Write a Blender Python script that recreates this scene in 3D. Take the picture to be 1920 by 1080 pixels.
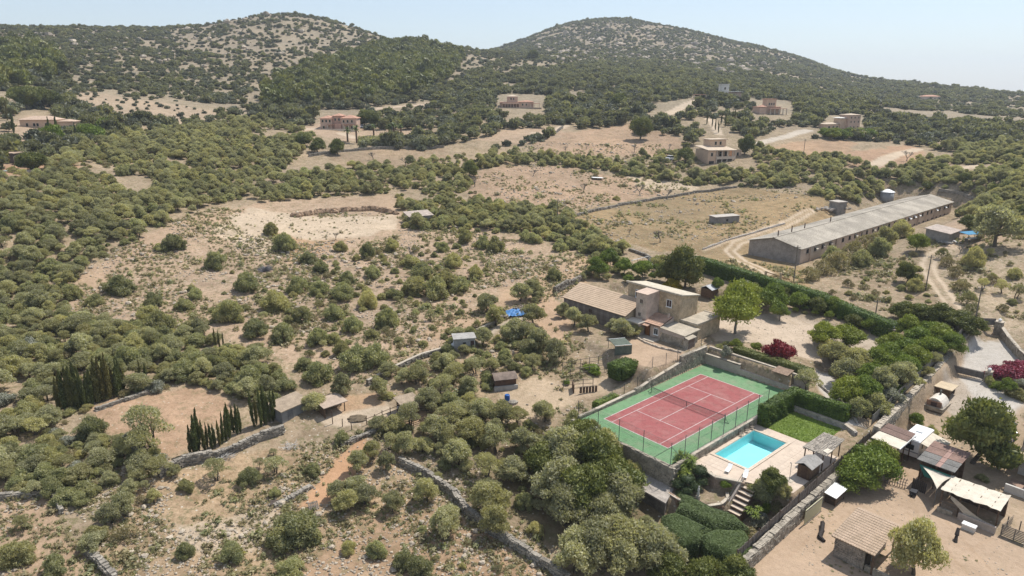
import bpy, math, random
import numpy as np
from mathutils import Vector, Matrix

# ------------------------------------------------------------------ camera, sky, sun, exposure
for o in list(bpy.data.objects):
    bpy.data.objects.remove(o)
SC = bpy.context.scene
COL = SC.collection
CAM_H, PITCH, FPX = 45.0, 0.2853, 1280.0          # metres above the court, radians down, focal length for a 1920 px wide picture
cam = bpy.data.objects.new('camera', bpy.data.cameras.new('camera'))
cam.location = (0, 0, CAM_H)
cam.rotation_euler = (math.pi / 2 - PITCH, 0, 0)
cam.data.sensor_width = 36.0
cam.data.lens = 24.0
cam.data.clip_start, cam.data.clip_end = 0.5, 20000
COL.objects.link(cam)
SC.camera = cam

SUN_AZ, SUN_EL = math.radians(38), math.radians(60)     # azimuth counted from +X towards +Y
world = bpy.data.worlds.new('World')
SC.world = world
world.use_nodes = True
wn = world.node_tree
sky = wn.nodes.new('ShaderNodeTexSky')
sky.sky_type = 'NISHITA'
sky.sun_disc = False
sky.sun_elevation = SUN_EL
sky.sun_rotation = math.pi / 2 - SUN_AZ
sky.air_density, sky.dust_density, sky.ozone_density = 1.0, 0.3, 3.0
wn.nodes['Background'].inputs['Strength'].default_value = 0.135
skt = wn.nodes.new('ShaderNodeMix'); skt.data_type = 'RGBA'; skt.inputs[0].default_value = 0.5      # summer haze: the blue half washed out
skt.inputs[7].default_value = (2.8, 2.95, 3.1, 1.0)
wn.links.new(sky.outputs['Color'], skt.inputs[6])
wn.links.new(skt.outputs[2], wn.nodes['Background'].inputs['Color'])
sun = bpy.data.objects.new('sun', bpy.data.lights.new('sun', 'SUN'))
sun.data.energy, sun.data.angle, sun.data.color = 3.8, math.radians(0.53), (1.0, 0.965, 0.905)
sdir = Vector((math.cos(SUN_AZ) * math.cos(SUN_EL), math.sin(SUN_AZ) * math.cos(SUN_EL), math.sin(SUN_EL)))
sun.rotation_euler = (-sdir).to_track_quat('-Z', 'Y').to_euler()
COL.objects.link(sun)
SC.view_settings.view_transform = 'Standard'
SC.view_settings.look = 'None'
SC.view_settings.exposure = 0.56
SC.view_settings.gamma = 1.0
SC.view_settings.use_curve_mapping = False
SC.render.engine = 'CYCLES'
SC.cycles.max_bounces = 6
SC.cycles.diffuse_bounces = 3
SC.cycles.transparent_max_bounces = 8
SC.cycles.volume_bounces = 0
SC.cycles.caustics_reflective = SC.cycles.caustics_refractive = False

R = random.Random(7)
NR = np.random.default_rng(11)
TAU = 2 * math.pi

# ------------------------------------------------------------------ numeric helpers
def hash2(i, j, s):
    h = (i.astype(np.int64) * 374761393 + j.astype(np.int64) * 668265263 + s * 974634533) & 0x7fffffff
    h = ((h ^ (h >> 13)) * 1274126177) & 0x7fffffff
    return ((h ^ (h >> 16)) & 0xffff) / 65535.0

def vnoise(x, y, s=0):
    xi, yi = np.floor(x), np.floor(y)
    fx, fy = x - xi, y - yi
    fx, fy = fx * fx * (3 - 2 * fx), fy * fy * (3 - 2 * fy)
    a, b = hash2(xi, yi, s), hash2(xi + 1, yi, s)
    c, d = hash2(xi, yi + 1, s), hash2(xi + 1, yi + 1, s)
    return (a + (b - a) * fx) * (1 - fy) + (c + (d - c) * fx) * fy

def fbm(x, y, s=0, o=4):
    t, a, n = 0, 0.5, 0
    for k in range(o):
        t = t + a * vnoise(x * 2 ** k, y * 2 ** k, s + k); n += a; a *= 0.5
    return t / n * 2 - 1

def in_poly(x, y, P):
    c = np.zeros(x.shape, bool)
    n = len(P)
    for i in range(n):
        x0, y0 = P[i]; x1, y1 = P[(i + 1) % n]
        if y0 == y1: continue
        m = ((y0 > y) != (y1 > y)) & (x < (x1 - x0) * (y - y0) / (y1 - y0) + x0)
        c ^= m
    return c

def dist_poly(x, y, P, closed=True):
    d = np.full(x.shape, 1e9)
    n = len(P)
    for i in range(n if closed else n - 1):
        x0, y0 = P[i]; x1, y1 = P[(i + 1) % n]
        dx, dy = x1 - x0, y1 - y0
        L = dx * dx + dy * dy + 1e-12
        t = np.clip(((x - x0) * dx + (y - y0) * dy) / L, 0, 1)
        d = np.minimum(d, np.hypot(x - x0 - t * dx, y - y0 - t * dy))
    return d

# the court's own axes: u runs along the court, v across it; nearly every wall and building here is square with them
CX, CY, YAW = 25.6, 91.3, 0.7217
CU, SU = math.cos(YAW), math.sin(YAW)
def W(u, v):
    return (CX + u * CU - v * SU, CY + u * SU + v * CU)
def UV(x, y):
    return ((x - CX) * CU + (y - CY) * SU, -(x - CX) * SU + (y - CY) * CU)

# ------------------------------------------------------------------ terrain: height tables by bearing and range
def ray(px, py):
    u = (540 - py) / FPX
    return ((px - 960) / FPX, math.cos(PITCH) + u * math.sin(PITCH), -math.sin(PITCH) + u * math.cos(PITCH))
def zrow(py, px, r):
    d = ray(px, py)
    return CAM_H + r * d[2] / math.hypot(d[0], d[1])
NEAR = [(20, -8), (55, -6), (65, -5.5), (75, -4.2), (85, -2.6), (95, -0.9), (105, 0.7), (115, 1.9), (130, 3.0), (150, 4.5), (170, 6.0)]
FAR = {
    -500: [(190, 420), (240, 340), (300, 290), (400, 200), (520, 130), (700, 75), (900, 50), (1000, 62), (1500, 120), (3000, 160)],
    0:    [(190, 420), (240, 330), (300, 252), (400, 190), (520, 130), (700, 78), (850, 49), (1000, 58), (1500, 110), (3000, 160)],
    320:  [(190, 425), (240, 338), (300, 268), (380, 218), (450, 180), (600, 118), (800, 72), (900, 52), (1000, 60), (1500, 110), (3000, 160)],
    430:  [(190, 425), (240, 342), (300, 272), (380, 222), (450, 185), (600, 116), (800, 62), (900, 37), (1000, 50), (1500, 110), (3000, 160)],
    555:  [(190, 425), (240, 345), (300, 278), (340, 243), (400, 207), (500, 162), (700, 80), (890, 14), (1000, 34), (1500, 110), (3000, 160)],
    640:  [(190, 422), (240, 345), (300, 276), (340, 241), (400, 207), (500, 160), (700, 92), (880, 36), (1000, 60), (1500, 110), (3000, 160)],
    745:  [(190, 420), (240, 345), (340, 244), (400, 207), (500, 155), (650, 108), (800, 78), (900, 84), (1200, 105), (3000, 160)],
    850:  [(190, 420), (240, 345), (340, 243), (400, 208), (500, 160), (700, 106), (850, 82), (1000, 100), (1400, 108), (3000, 160)],
    950:  [(190, 420), (240, 343), (330, 246), (420, 196), (520, 160), (700, 116), (800, 99), (900, 106), (1100, 104), (1400, 86), (1700, 110), (3000, 160)],
    1050: [(190, 420), (242, 348), (320, 252), (400, 212), (520, 165), (700, 124), (850, 106), (1000, 96), (1200, 70), (1400, 40), (1700, 90), (3000, 160)],
    1150: [(195, 421), (245, 360), (302, 280), (380, 221), (500, 168), (700, 132), (900, 110), (1100, 86), (1250, 52), (1400, 23), (1700, 70), (3000, 160)],
    1290: [(200, 424), (246, 376), (302, 297), (340, 250), (380, 217), (500, 172), (700, 140), (900, 116), (1150, 86), (1400, 53), (1700, 96), (3000, 160)],
    1400: [(200, 426), (250, 374), (304, 298), (360, 242), (420, 208), (500, 182), (700, 152), (1000, 118), (1400, 80), (1700, 110), (3000, 165)],
    1500: [(200, 428), (256, 370), (306, 296), (362, 250), (420, 218), (600, 178), (900, 146), (1400, 108), (1800, 135), (3000, 168)],
    1600: [(190, 440), (260, 362), (310, 300), (355, 266), (420, 228), (600, 188), (900, 164), (1300, 144), (1700, 160), (3000, 172)],
    1760: [(203, 430), (275, 364), (330, 304), (380, 266), (450, 232), (600, 205), (850, 180), (1100, 161), (1500, 172), (3000, 176)],
    1920: [(203, 430), (250, 372), (300, 322), (370, 276), (450, 242), (600, 217), (800, 197), (1000, 183), (1400, 183), (3000, 178)],
    2420: [(203, 430), (250, 372), (300, 322), (370, 276), (450, 242), (600, 225), (800, 205), (1000, 190), (1400, 186), (3000, 178)],
}
AZ = np.linspace(-1.15, 1.15, 461)
LR = np.linspace(math.log(18), math.log(7000), 700)
def build_table():
    cols, ang = [], []
    for px, rows in sorted(FAR.items()):
        d = ray(px, 165)
        ang.append(math.atan2(d[0], d[1]))
        rr = [a for a, _ in NEAR] + [a for a, _ in rows] + [7000]
        zz = [b for _, b in NEAR] + [zrow(b, px, a) for a, b in rows]
        zz.append(zz[-1] * 0.3)
        te = [(z - CAM_H) / r for r, z in zip(rr, zz)]
        cols.append(np.interp(LR, np.log(rr), te))
    cols = np.array(cols)
    T = np.array([np.interp(AZ, ang, cols[:, k]) for k in range(len(LR))]).T
    k = np.exp(-0.5 * (np.arange(-20, 21) / 4.5) ** 2); k /= k.sum()          # smooth along range and bearing
    T = np.apply_along_axis(lambda a: np.convolve(np.pad(a, 20, 'edge'), k, 'valid'), 1, T)
    T = np.apply_along_axis(lambda a: np.convolve(np.pad(a, 20, 'edge'), k, 'valid'), 0, T)
    return T
TAB = build_table()

# level platforms and ramps cut into the slope, in court axes: outline, height as a + b*u, width of the bank around it
PADS = [
    ([(-22, -60), (16, -60), (16, -22.3), (-22, -22.3)], -4.0, 0.0, 2.0),
    ([(15.5, -60), (80, -60), (80, -21.8), (15.5, -21.8)], -6.1, 0.14, 1.5),
    ([(13.5, -21), (45, -21), (45, -8), (13.5, -8)], -1.3, 0.085, 1.5),
    ([(2.5, 7.9), (17.4, 7.9), (24, 5), (42, -3), (42, 22), (30, 40), (8, 40), (5, 22), (3.4, 13)], 2.5, 0.0, 2.5),
    ([(16.6, 8), (16.6, -7), (22, -7), (24, 8)], 2.5, 0.0, 0.4),
    ([(-17.5, -8.8), (-10.5, -8.8), (-10.5, -15.3), (-13.2, -15.6), (-15.5, -13), (-17.5, -10)], -2.6, 0.0, 1.2),
    ([(-20, -14), (-13, -16.2), (-10.8, -16.4), (-10.8, -20.6), (-21, -20.8)], -4.6, 0.0, 1.0),
    ([(-15.2, -8.25), (16.4, -8.25), (16.4, 7.7), (-15.2, 7.7)], -0.02, 0.0, 0.7),
    ([(-8.3, -8.3), (12.3, -8.7), (12.6, -17.6), (5, -17.6), (4.2, -20.7), (-8.0, -20.7), (-10.2, -15.4), (-11.6, -12.4), (-10.6, -9)], -1.02, 0.0, 0.5),
    ([(72, 18), (182, 18), (182, 40), (72, 40)], 4.6, 0.0, 15.0),
]
POOL = [(-7.1, -9.4), (2.65, -9.4), (2.65, -14.2), (-7.1, -14.2)]

def TZ(x, y, pads=True):
    x = np.asarray(x, float); y = np.asarray(y, float)
    r = np.maximum(np.hypot(x, y), 19.0)
    a = np.clip((np.arctan2(x, y) - AZ[0]) / (AZ[1] - AZ[0]), 0, len(AZ) - 1.001)
    b = np.clip((np.log(r) - LR[0]) / (LR[1] - LR[0]), 0, len(LR) - 1.001)
    i, j = a.astype(int), b.astype(int)
    fa, fb = a - i, b - j
    t = (TAB[i, j] * (1 - fb) + TAB[i, j + 1] * fb) * (1 - fa) + (TAB[i + 1, j] * (1 - fb) + TAB[i + 1, j + 1] * fb) * fa
    z = CAM_H + r * t
    rough = np.clip((r - 250) / 700, 0, 1)
    z = z + 0.22 * fbm(x / 6, y / 6, 3, 3) + 0.3 * fbm(x / 30, y / 30, 5, 3) * np.clip(r / 150, 0.4, 1) + rough * (4.5 * fbm(x / 90, y / 90, 9, 5))
    if pads:
        u, v = (x - CX) * CU + (y - CY) * SU, -(x - CX) * SU + (y - CY) * CU
        for P, za, zb, w in PADS:
            pu = [p[0] for p in P]; pv = [p[1] for p in P]
            m = (u > min(pu) - w) & (u < max(pu) + w) & (v > min(pv) - w) & (v < max(pv) + w)
            if not m.any(): continue
            um, vm = u[m], v[m]
            d = np.where(in_poly(um, vm, P), 0, dist_poly(um, vm, P))
            k = np.clip(1 - d / w, 0, 1); k = k * k * (3 - 2 * k)
            zm = z[m]
            z[m] = zm + (za + zb * um - zm) * k
    return z

def gz(x, y):
    return float(TZ(np.array([x]), np.array([y]))[0])
RS = np.exp(np.linspace(math.log(45), math.log(3000), 1500))
def at(px, py):
    """where the line of sight through a point of the photograph meets the ground"""
    d = ray(px, py)
    h = math.hypot(d[0], d[1])
    x, y = RS * d[0] / h, RS * d[1] / h
    dz = CAM_H + RS * d[2] / h - TZ(x, y)
    k = np.argmax(dz < 0)
    if dz[k] >= 0: k = len(RS) - 1
    if k == 0: return (float(x[0]), float(y[0]), float(TZ(x[:1], y[:1])[0]))
    f = dz[k - 1] / (dz[k - 1] - dz[k] + 1e-9)
    X, Y = x[k - 1] + f * (x[k] - x[k - 1]), y[k - 1] + f * (y[k] - y[k - 1])
    return (float(X), float(Y), gz(X, Y))
def at_z(px, py, z):
    d = ray(px, py); t = (z - CAM_H) / d[2]
    return (d[0] * t, d[1] * t, z)
def to_px(x, y, z):
    z = z - CAM_H
    d = y * math.cos(PITCH) - z * math.sin(PITCH)
    return 960 + FPX * x / d, 540 - FPX * (y * math.sin(PITCH) + z * math.cos(PITCH)) / d
def wpoly(pts):
    return [at(a, b)[:2] for a, b in pts]
# ------------------------------------------------------------------ materials
def new_mat(name):
    m = bpy.data.materials.new(name); m.use_nodes = True
    nt = m.node_tree
    return m, nt, nt.nodes['Principled BSDF']
def N(nt, t, **kw):
    n = nt.nodes.new(t)
    for k, v in kw.items():
        if k in n.inputs: n.inputs[k].default_value = v
        else: setattr(n, k, v)
    return n
def mixrgb(nt, a, b, fac, mode='MIX'):
    n = nt.nodes.new('ShaderNodeMix'); n.data_type = 'RGBA'; n.blend_type = mode
    for s, v in ((0, fac), (6, a), (7, b)):
        if hasattr(v, 'links') or isinstance(v, bpy.types.NodeSocket): nt.links.new(v, n.inputs[s])
        else: n.inputs[s].default_value = v if s == 0 else (*v, 1.0) if len(v) == 3 else v
    return n.outputs[2]
def ramp(nt, src, stops):
    n = nt.nodes.new('ShaderNodeValToRGB')
    e = n.color_ramp.elements
    while len(e) < len(stops): e.new(0.5)
    for k, (p, c) in enumerate(stops):
        e[k].position = p; e[k].color = (*c, 1) if not isinstance(c, float) else (c, c, c, 1)
    nt.links.new(src, n.inputs[0])
    return n.outputs[0]
MATS = {}
def surf(name, col, var=0.18, scale=1.5, rough=0.85, bump=0.0, bscale=None, spec=0.25, metal=0.0, fine=8.0, col2=None, obj=0.0, coord='Object'):
    """plain material with mottling and fine grain; col2 mixes in worn patches"""
    if name in MATS: return MATS[name]
    m, nt, b = new_mat(name)
    tc = N(nt, 'ShaderNodeTexCoord')
    n1 = N(nt, 'ShaderNodeTexNoise', Scale=scale, Detail=5.0, Roughness=0.6)
    n2 = N(nt, 'ShaderNodeTexNoise', Scale=scale * fine, Detail=3.0)
    nt.links.new(tc.outputs[coord], n1.inputs['Vector']); nt.links.new(tc.outputs[coord], n2.inputs['Vector'])
    c2 = col2 or tuple(c * (1 - 1.6 * var) for c in col)
    base = ramp(nt, n1.outputs['Fac'], [(0.32, c2), (0.62, col)])
    g = ramp(nt, n2.outputs['Fac'], [(0.3, 1 - var), (0.7, 1 + var * 0.6)])
    base = mixrgb(nt, base, g, 1.0, 'MULTIPLY')
    if obj:
        oi = N(nt, 'ShaderNodeObjectInfo')
        g2 = ramp(nt, oi.outputs['Random'], [(0.0, 1 - obj), (1.0, 1 + obj)])
        base = mixrgb(nt, base, g2, 1.0, 'MULTIPLY')
    nt.links.new(base, b.inputs['Base Color'])
    b.inputs['Roughness'].default_value = rough
    b.inputs['Metallic'].default_value = metal
    b.inputs['Specular IOR Level'].default_value = spec
    if bump:
        n3 = N(nt, 'ShaderNodeTexNoise', Scale=bscale or scale * fine, Detail=4.0)
        nt.links.new(tc.outputs[coord], n3.inputs['Vector'])
        bp = N(nt, 'ShaderNodeBump', Strength=min(1.0, bump), Distance=0.05)
        nt.links.new(n3.outputs['Fac'], bp.inputs['Height']); nt.links.new(bp.outputs['Normal'], b.inputs['Normal'])
    MATS[name] = m
    return m

def leaf_mat(name, c_dark, c_light, yellow=None, trans=0.28, hue=0.25, rough=0.55):
    """leaves: each leaf its own tint, each plant its own shade"""
    if name in MATS: return MATS[name]
    m, nt, b = new_mat(name)
    at_ = N(nt, 'ShaderNodeAttribute', attribute_name='tint')
    oi = N(nt, 'ShaderNodeObjectInfo')
    base = ramp(nt, at_.outputs['Fac'], [(0.0, c_dark), (1.0, c_light)])
    if yellow:
        k = ramp(nt, oi.outputs['Random'], [(0.45, 0.0), (1.0, 0.75)])
        base = mixrgb(nt, base, mixrgb(nt, base, yellow, 0.8), k)
    h = N(nt, 'ShaderNodeMath', operation='MULTIPLY'); h.inputs[1].default_value = 7.31
    nt.links.new(oi.outputs['Random'], h.inputs[0])
    fr = N(nt, 'ShaderNodeMath', operation='FRACT'); nt.links.new(h.outputs[0], fr.inputs[0])
    g = ramp(nt, fr.outputs[0], [(0.0, 1 - hue), (1.0, 1 + hue)])
    base = mixrgb(nt, base, g, 1.0, 'MULTIPLY')
    nt.links.new(base, b.inputs['Base Color'])
    b.inputs['Roughness'].default_value = rough
    b.inputs['Specular IOR Level'].default_value = 0.35
    tr = N(nt, 'ShaderNodeBsdfTranslucent')
    nt.links.new(mixrgb(nt, base, (1.25, 1.25, 0.7), 1.0, 'MULTIPLY'), tr.inputs['Color'])
    mx = N(nt, 'ShaderNodeMixShader', Fac=trans)
    nt.links.new(b.outputs[0], mx.inputs[1]); nt.links.new(tr.outputs[0], mx.inputs[2])
    nt.links.new(mx.outputs[0], nt.nodes['Material Output'].inputs['Surface'])
    MATS[name] = m
    return m

def ground_mat():
    m, nt, b = new_mat('earth_and_dry_grass')
    tc = N(nt, 'ShaderNodeTexCoord')
    P = tc.outputs['Object']
    cv = N(nt, 'ShaderNodeAttribute', attribute_name='cover')
    col = cv.outputs['Color']
    def noise(s, d=4.0, rg=0.6):
        n = N(nt, 'ShaderNodeTexNoise', Scale=s, Detail=d, Roughness=rg); nt.links.new(P, n.inputs['Vector']); return n.outputs['Fac']
    big, mid, sm, fin = noise(0.035, 5), noise(0.28, 6, 0.65), noise(1.7, 5, 0.7), noise(7.0, 3, 0.7)
    def weight(a0, a1):
        w = N(nt, 'ShaderNodeMapRange'); w.inputs[3].default_value = a0; w.inputs[4].default_value = a1
        nt.links.new(cv.outputs['Alpha'], w.inputs[0]); return w.outputs[0]
    col = mixrgb(nt, col, ramp(nt, big, [(0.35, (0.84, 0.84, 0.85)), (0.65, (1.12, 1.08, 1.04))]), weight(.5, 1.0), 'MULTIPLY')
    col = mixrgb(nt, col, ramp(nt, mid, [(0.36, (0.78, 0.76, 0.72)), (0.5, (1.0, 1.0, 1.0)), (0.68, (1.14, 1.14, 1.13))]), weight(.35, 1.0), 'MULTIPLY')
    col = mixrgb(nt, col, ramp(nt, sm, [(0.34, (0.66, 0.64, 0.58)), (0.52, (1.0, 1.0, 1.0)), (0.74, (1.25, 1.25, 1.27))]), weight(.2, .85), 'MULTIPLY')
    col = mixrgb(nt, col, ramp(nt, fin, [(0.36, (0.68, 0.68, 0.64)), (0.55, (1.0, 1.0, 1.0)), (0.72, (1.2, 1.2, 1.22))]), weight(.25, .6), 'MULTIPLY')
    # dry grass and weeds: olive-brown speckle where the alpha of the cover says so
    weed = ramp(nt, noise(0.9, 7, 0.75), [(0.52, 0.0), (0.60, 1.0)])
    k = N(nt, 'ShaderNodeMath', operation='MULTIPLY'); nt.links.new(weed, k.inputs[0]); nt.links.new(cv.outputs['Alpha'], k.inputs[1])
    col = mixrgb(nt, col, (0.165, 0.145, 0.075), k.outputs[0])
    # scattered pale stones
    vo = N(nt, 'ShaderNodeTexVoronoi', Scale=1.1); nt.links.new(P, vo.inputs['Vector'])
    st = ramp(nt, vo.outputs['Distance'], [(0.10, 1.0), (0.16, 0.0)])
    k2 = N(nt, 'ShaderNodeMath', operation='MULTIPLY'); nt.links.new(st, k2.inputs[0]); nt.links.new(cv.outputs['Alpha'], k2.inputs[1])
    col = mixrgb(nt, col, (0.50, 0.45, 0.37), k2.outputs[0])
    nt.links.new(col, b.inputs['Base Color'])
    b.inputs['Roughness'].default_value = 0.95; b.inputs['Specular IOR Level'].default_value = 0.1
    bp = N(nt, 'ShaderNodeBump', Strength=0.6, Distance=0.25)
    nt.links.new(sm, bp.inputs['Height']); nt.links.new(bp.outputs['Normal'], b.inputs['Normal'])
    MATS['ground'] = m
    return m

# ------------------------------------------------------------------ mesh builder and scene-graph helpers
class MB:
    def __init__(s): s.v, s.f = [], []
    def add(s, vs, fs):
        k = len(s.v); s.v += [tuple(p) for p in vs]; s.f += [tuple(i + k for i in f) for f in fs]; return s
    def box(s, c, d, rz=0.0, ry=0.0, rx=0.0):
        M = Matrix.Rotation(rz, 3, 'Z') @ Matrix.Rotation(ry, 3, 'Y') @ Matrix.Rotation(rx, 3, 'X')
        vs = [Vector(c) + M @ Vector((x * d[0] / 2, y * d[1] / 2, z * d[2] / 2)) for x in (-1, 1) for y in (-1, 1) for z in (-1, 1)]
        return s.add(vs, [(0, 1, 3, 2), (4, 6, 7, 5), (0, 4, 5, 1), (2, 3, 7, 6), (0, 2, 6, 4), (1, 5, 7, 3)])
    def bx(s, x0, x1, y0, y1, z0, z1):
        return s.box(((x0 + x1) / 2, (y0 + y1) / 2, (z0 + z1) / 2), (x1 - x0, y1 - y0, z1 - z0))
    def prism(s, P, z0, z1):
        """P: outline, anticlockwise; z0, z1: numbers or one value per corner"""
        n = len(P)
        a = z0 if hasattr(z0, '__len__') else [z0] * n
        b = z1 if hasattr(z1, '__len__') else [z1] * n
        ar = sum(P[i][0] * P[(i + 1) % n][1] - P[(i + 1) % n][0] * P[i][1] for i in range(n))
        if ar < 0: P, a, b = P[::-1], list(a)[::-1], list(b)[::-1]
        vs = [(p[0], p[1], h) for p, h in zip(P, a)] + [(p[0], p[1], h) for p, h in zip(P, b)]
        return s.add(vs, [tuple(range(n - 1, -1, -1)), tuple(range(n, 2 * n))] + [(i, (i + 1) % n, n + (i + 1) % n, n + i) for i in range(n)])
    def tube(s, p, q, r0, r1=None, n=6, cap=True):
        r1 = r0 if r1 is None else r1
        p, q = Vector(p), Vector(q); d = (q - p)
        if d.length < 1e-6: return s
        d.normalize()
        a = d.orthogonal().normalized(); b = d.cross(a)
        vs = []
        for c, r in ((p, r0), (q, r1)):
            vs += [c + (a * math.cos(TAU * k / n) + b * math.sin(TAU * k / n)) * r for k in range(n)]
        fs = [(k, (k + 1) % n, n + (k + 1) % n, n + k) for k in range(n)]
        if cap: fs += [tuple(range(n - 1, -1, -1)), tuple(range(n, 2 * n))]
        return s.add(vs, fs)
    def path(s, pts, r, n=5):
        for a, b in zip(pts[:-1], pts[1:]): s.tube(a, b, r, n=n)
        return s
    def lathe(s, c, prof, n=12):
        vs, fs = [], []
        for r, z in prof: vs += [(c[0] + r * math.cos(TAU * k / n), c[1] + r * math.sin(TAU * k / n), c[2] + z) for k in range(n)]
        for i in range(len(prof) - 1):
            fs += [(i * n + k, i * n + (k + 1) % n, (i + 1) * n + (k + 1) % n, (i + 1) * n + k) for k in range(n)]
        m = len(prof) - 1
        fs += [tuple(range(n - 1, -1, -1)), tuple(range(m * n, m * n + n))]
        return s.add(vs, fs)
    def blob(s, c, r, seed=0, amp=0.18, n=8, m=5):
        """uneven rounded lump (a stone, a clump)"""
        q = random.Random(seed)
        vs = [(c[0], c[1], c[2] - r[2])]
        for j in range(1, m):
            t = math.pi * j / m
            for k in range(n):
                f = 1 + q.uniform(-amp, amp); a = TAU * k / n
                vs.append((c[0] + r[0] * f * math.sin(t) * math.cos(a), c[1] + r[1] * f * math.sin(t) * math.sin(a), c[2] - r[2] * f * math.cos(t)))
        vs.append((c[0], c[1], c[2] + r[2])); L = len(vs) - 1
        fs = [(0, 1 + (k + 1) % n, 1 + k) for k in range(n)]
        for j in range(m - 2):
            fs += [(1 + j * n + k, 1 + j * n + (k + 1) % n, 1 + (j + 1) * n + (k + 1) % n, 1 + (j + 1) * n + k) for k in range(n)]
        fs += [(1 + (m - 2) * n + k, 1 + (m - 2) * n + (k + 1) % n, L) for k in range(n)]
        return s.add(vs, fs)
    def mesh(s, name, mat):
        me = bpy.data.meshes.new(name); me.from_pydata(s.v, [], s.f); me.update()
        if mat: me.materials.append(mat)
        return me
    def build(s, name, mat, parent=None, kind=None, smooth=False):
        me = s.mesh(name, mat)
        if smooth: me.shade_smooth()
        return link(name, me, parent, kind)
def link(name, me, parent=None, kind=None):
    o = bpy.data.objects.new(name, me); COL.objects.link(o)
    if parent is not None: o.parent = parent
    if kind: o['kind'] = kind
    return o
def tag(o, label, cat, group=None):
    o['label'] = label; o['category'] = cat; o['kind'] = 'thing'
    if group: o['group'] = group
    return o
def thing(name, label, cat, loc=(0, 0, 0), rz=0.0, group=None):
    o = bpy.data.objects.new(name, None); COL.objects.link(o)
    o.empty_display_size = 0.3
    o.location = loc; o.rotation_euler = (0, 0, rz)
    return tag(o, label, cat, group)
def dup(root, loc, rz=0.0, label=None, scale=None):
    def cp(o, par):
        c = o.copy(); COL.objects.link(c)
        if par is not None: c.parent = par
        for ch in o.children: cp(ch, c)
        return c
    r = cp(root, None); r.location = loc; r.rotation_euler = (0, 0, rz)
    if scale is not None: r.scale = scale if hasattr(scale, '__len__') else (scale,) * 3
    if label: r['label'] = label
    return r
def np_mesh(name, V, Fc, mat, tint=None):
    """triangles or quads straight from arrays, with a tint value per face"""
    me = bpy.data.meshes.new(name)
    n, k = Fc.shape
    me.vertices.add(len(V)); me.vertices.foreach_set('co', np.ascontiguousarray(V, dtype=np.float32).ravel())
    me.loops.add(n * k); me.loops.foreach_set('vertex_index', np.ascontiguousarray(Fc, dtype=np.int32).ravel())
    me.polygons.add(n)
    me.polygons.foreach_set('loop_start', np.arange(0, n * k, k, dtype=np.int32))
    me.update(calc_edges=True)
    if tint is not None:
        a = me.attributes.new('tint', 'FLOAT', 'FACE'); a.data.foreach_set('value', np.ascontiguousarray(tint, dtype=np.float32))
    me.materials.append(mat)
    return me
# ------------------------------------------------------------------ the ground sheet and its cover
PADS.append(([(-7.5, -9.0), (3.05, -9.0), (3.05, -14.6), (-7.5, -14.6)], -3.2, 0.0, 0.15))
TAN, RED, GOLD, PALE = (.44, .33, .235), (.43, .305, .21), (.335, .245, .14), (.54, .44, .325)
SOIL, ROCK, GREY, DARK = (.375, .295, .205), (.34, .285, .21), (.40, .33, .25), (.24, .19, .12)
YARD, GRAVEL, CONC = (.46, .345, .245), (.50, .42, .325), (.56, .52, .46)
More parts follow.
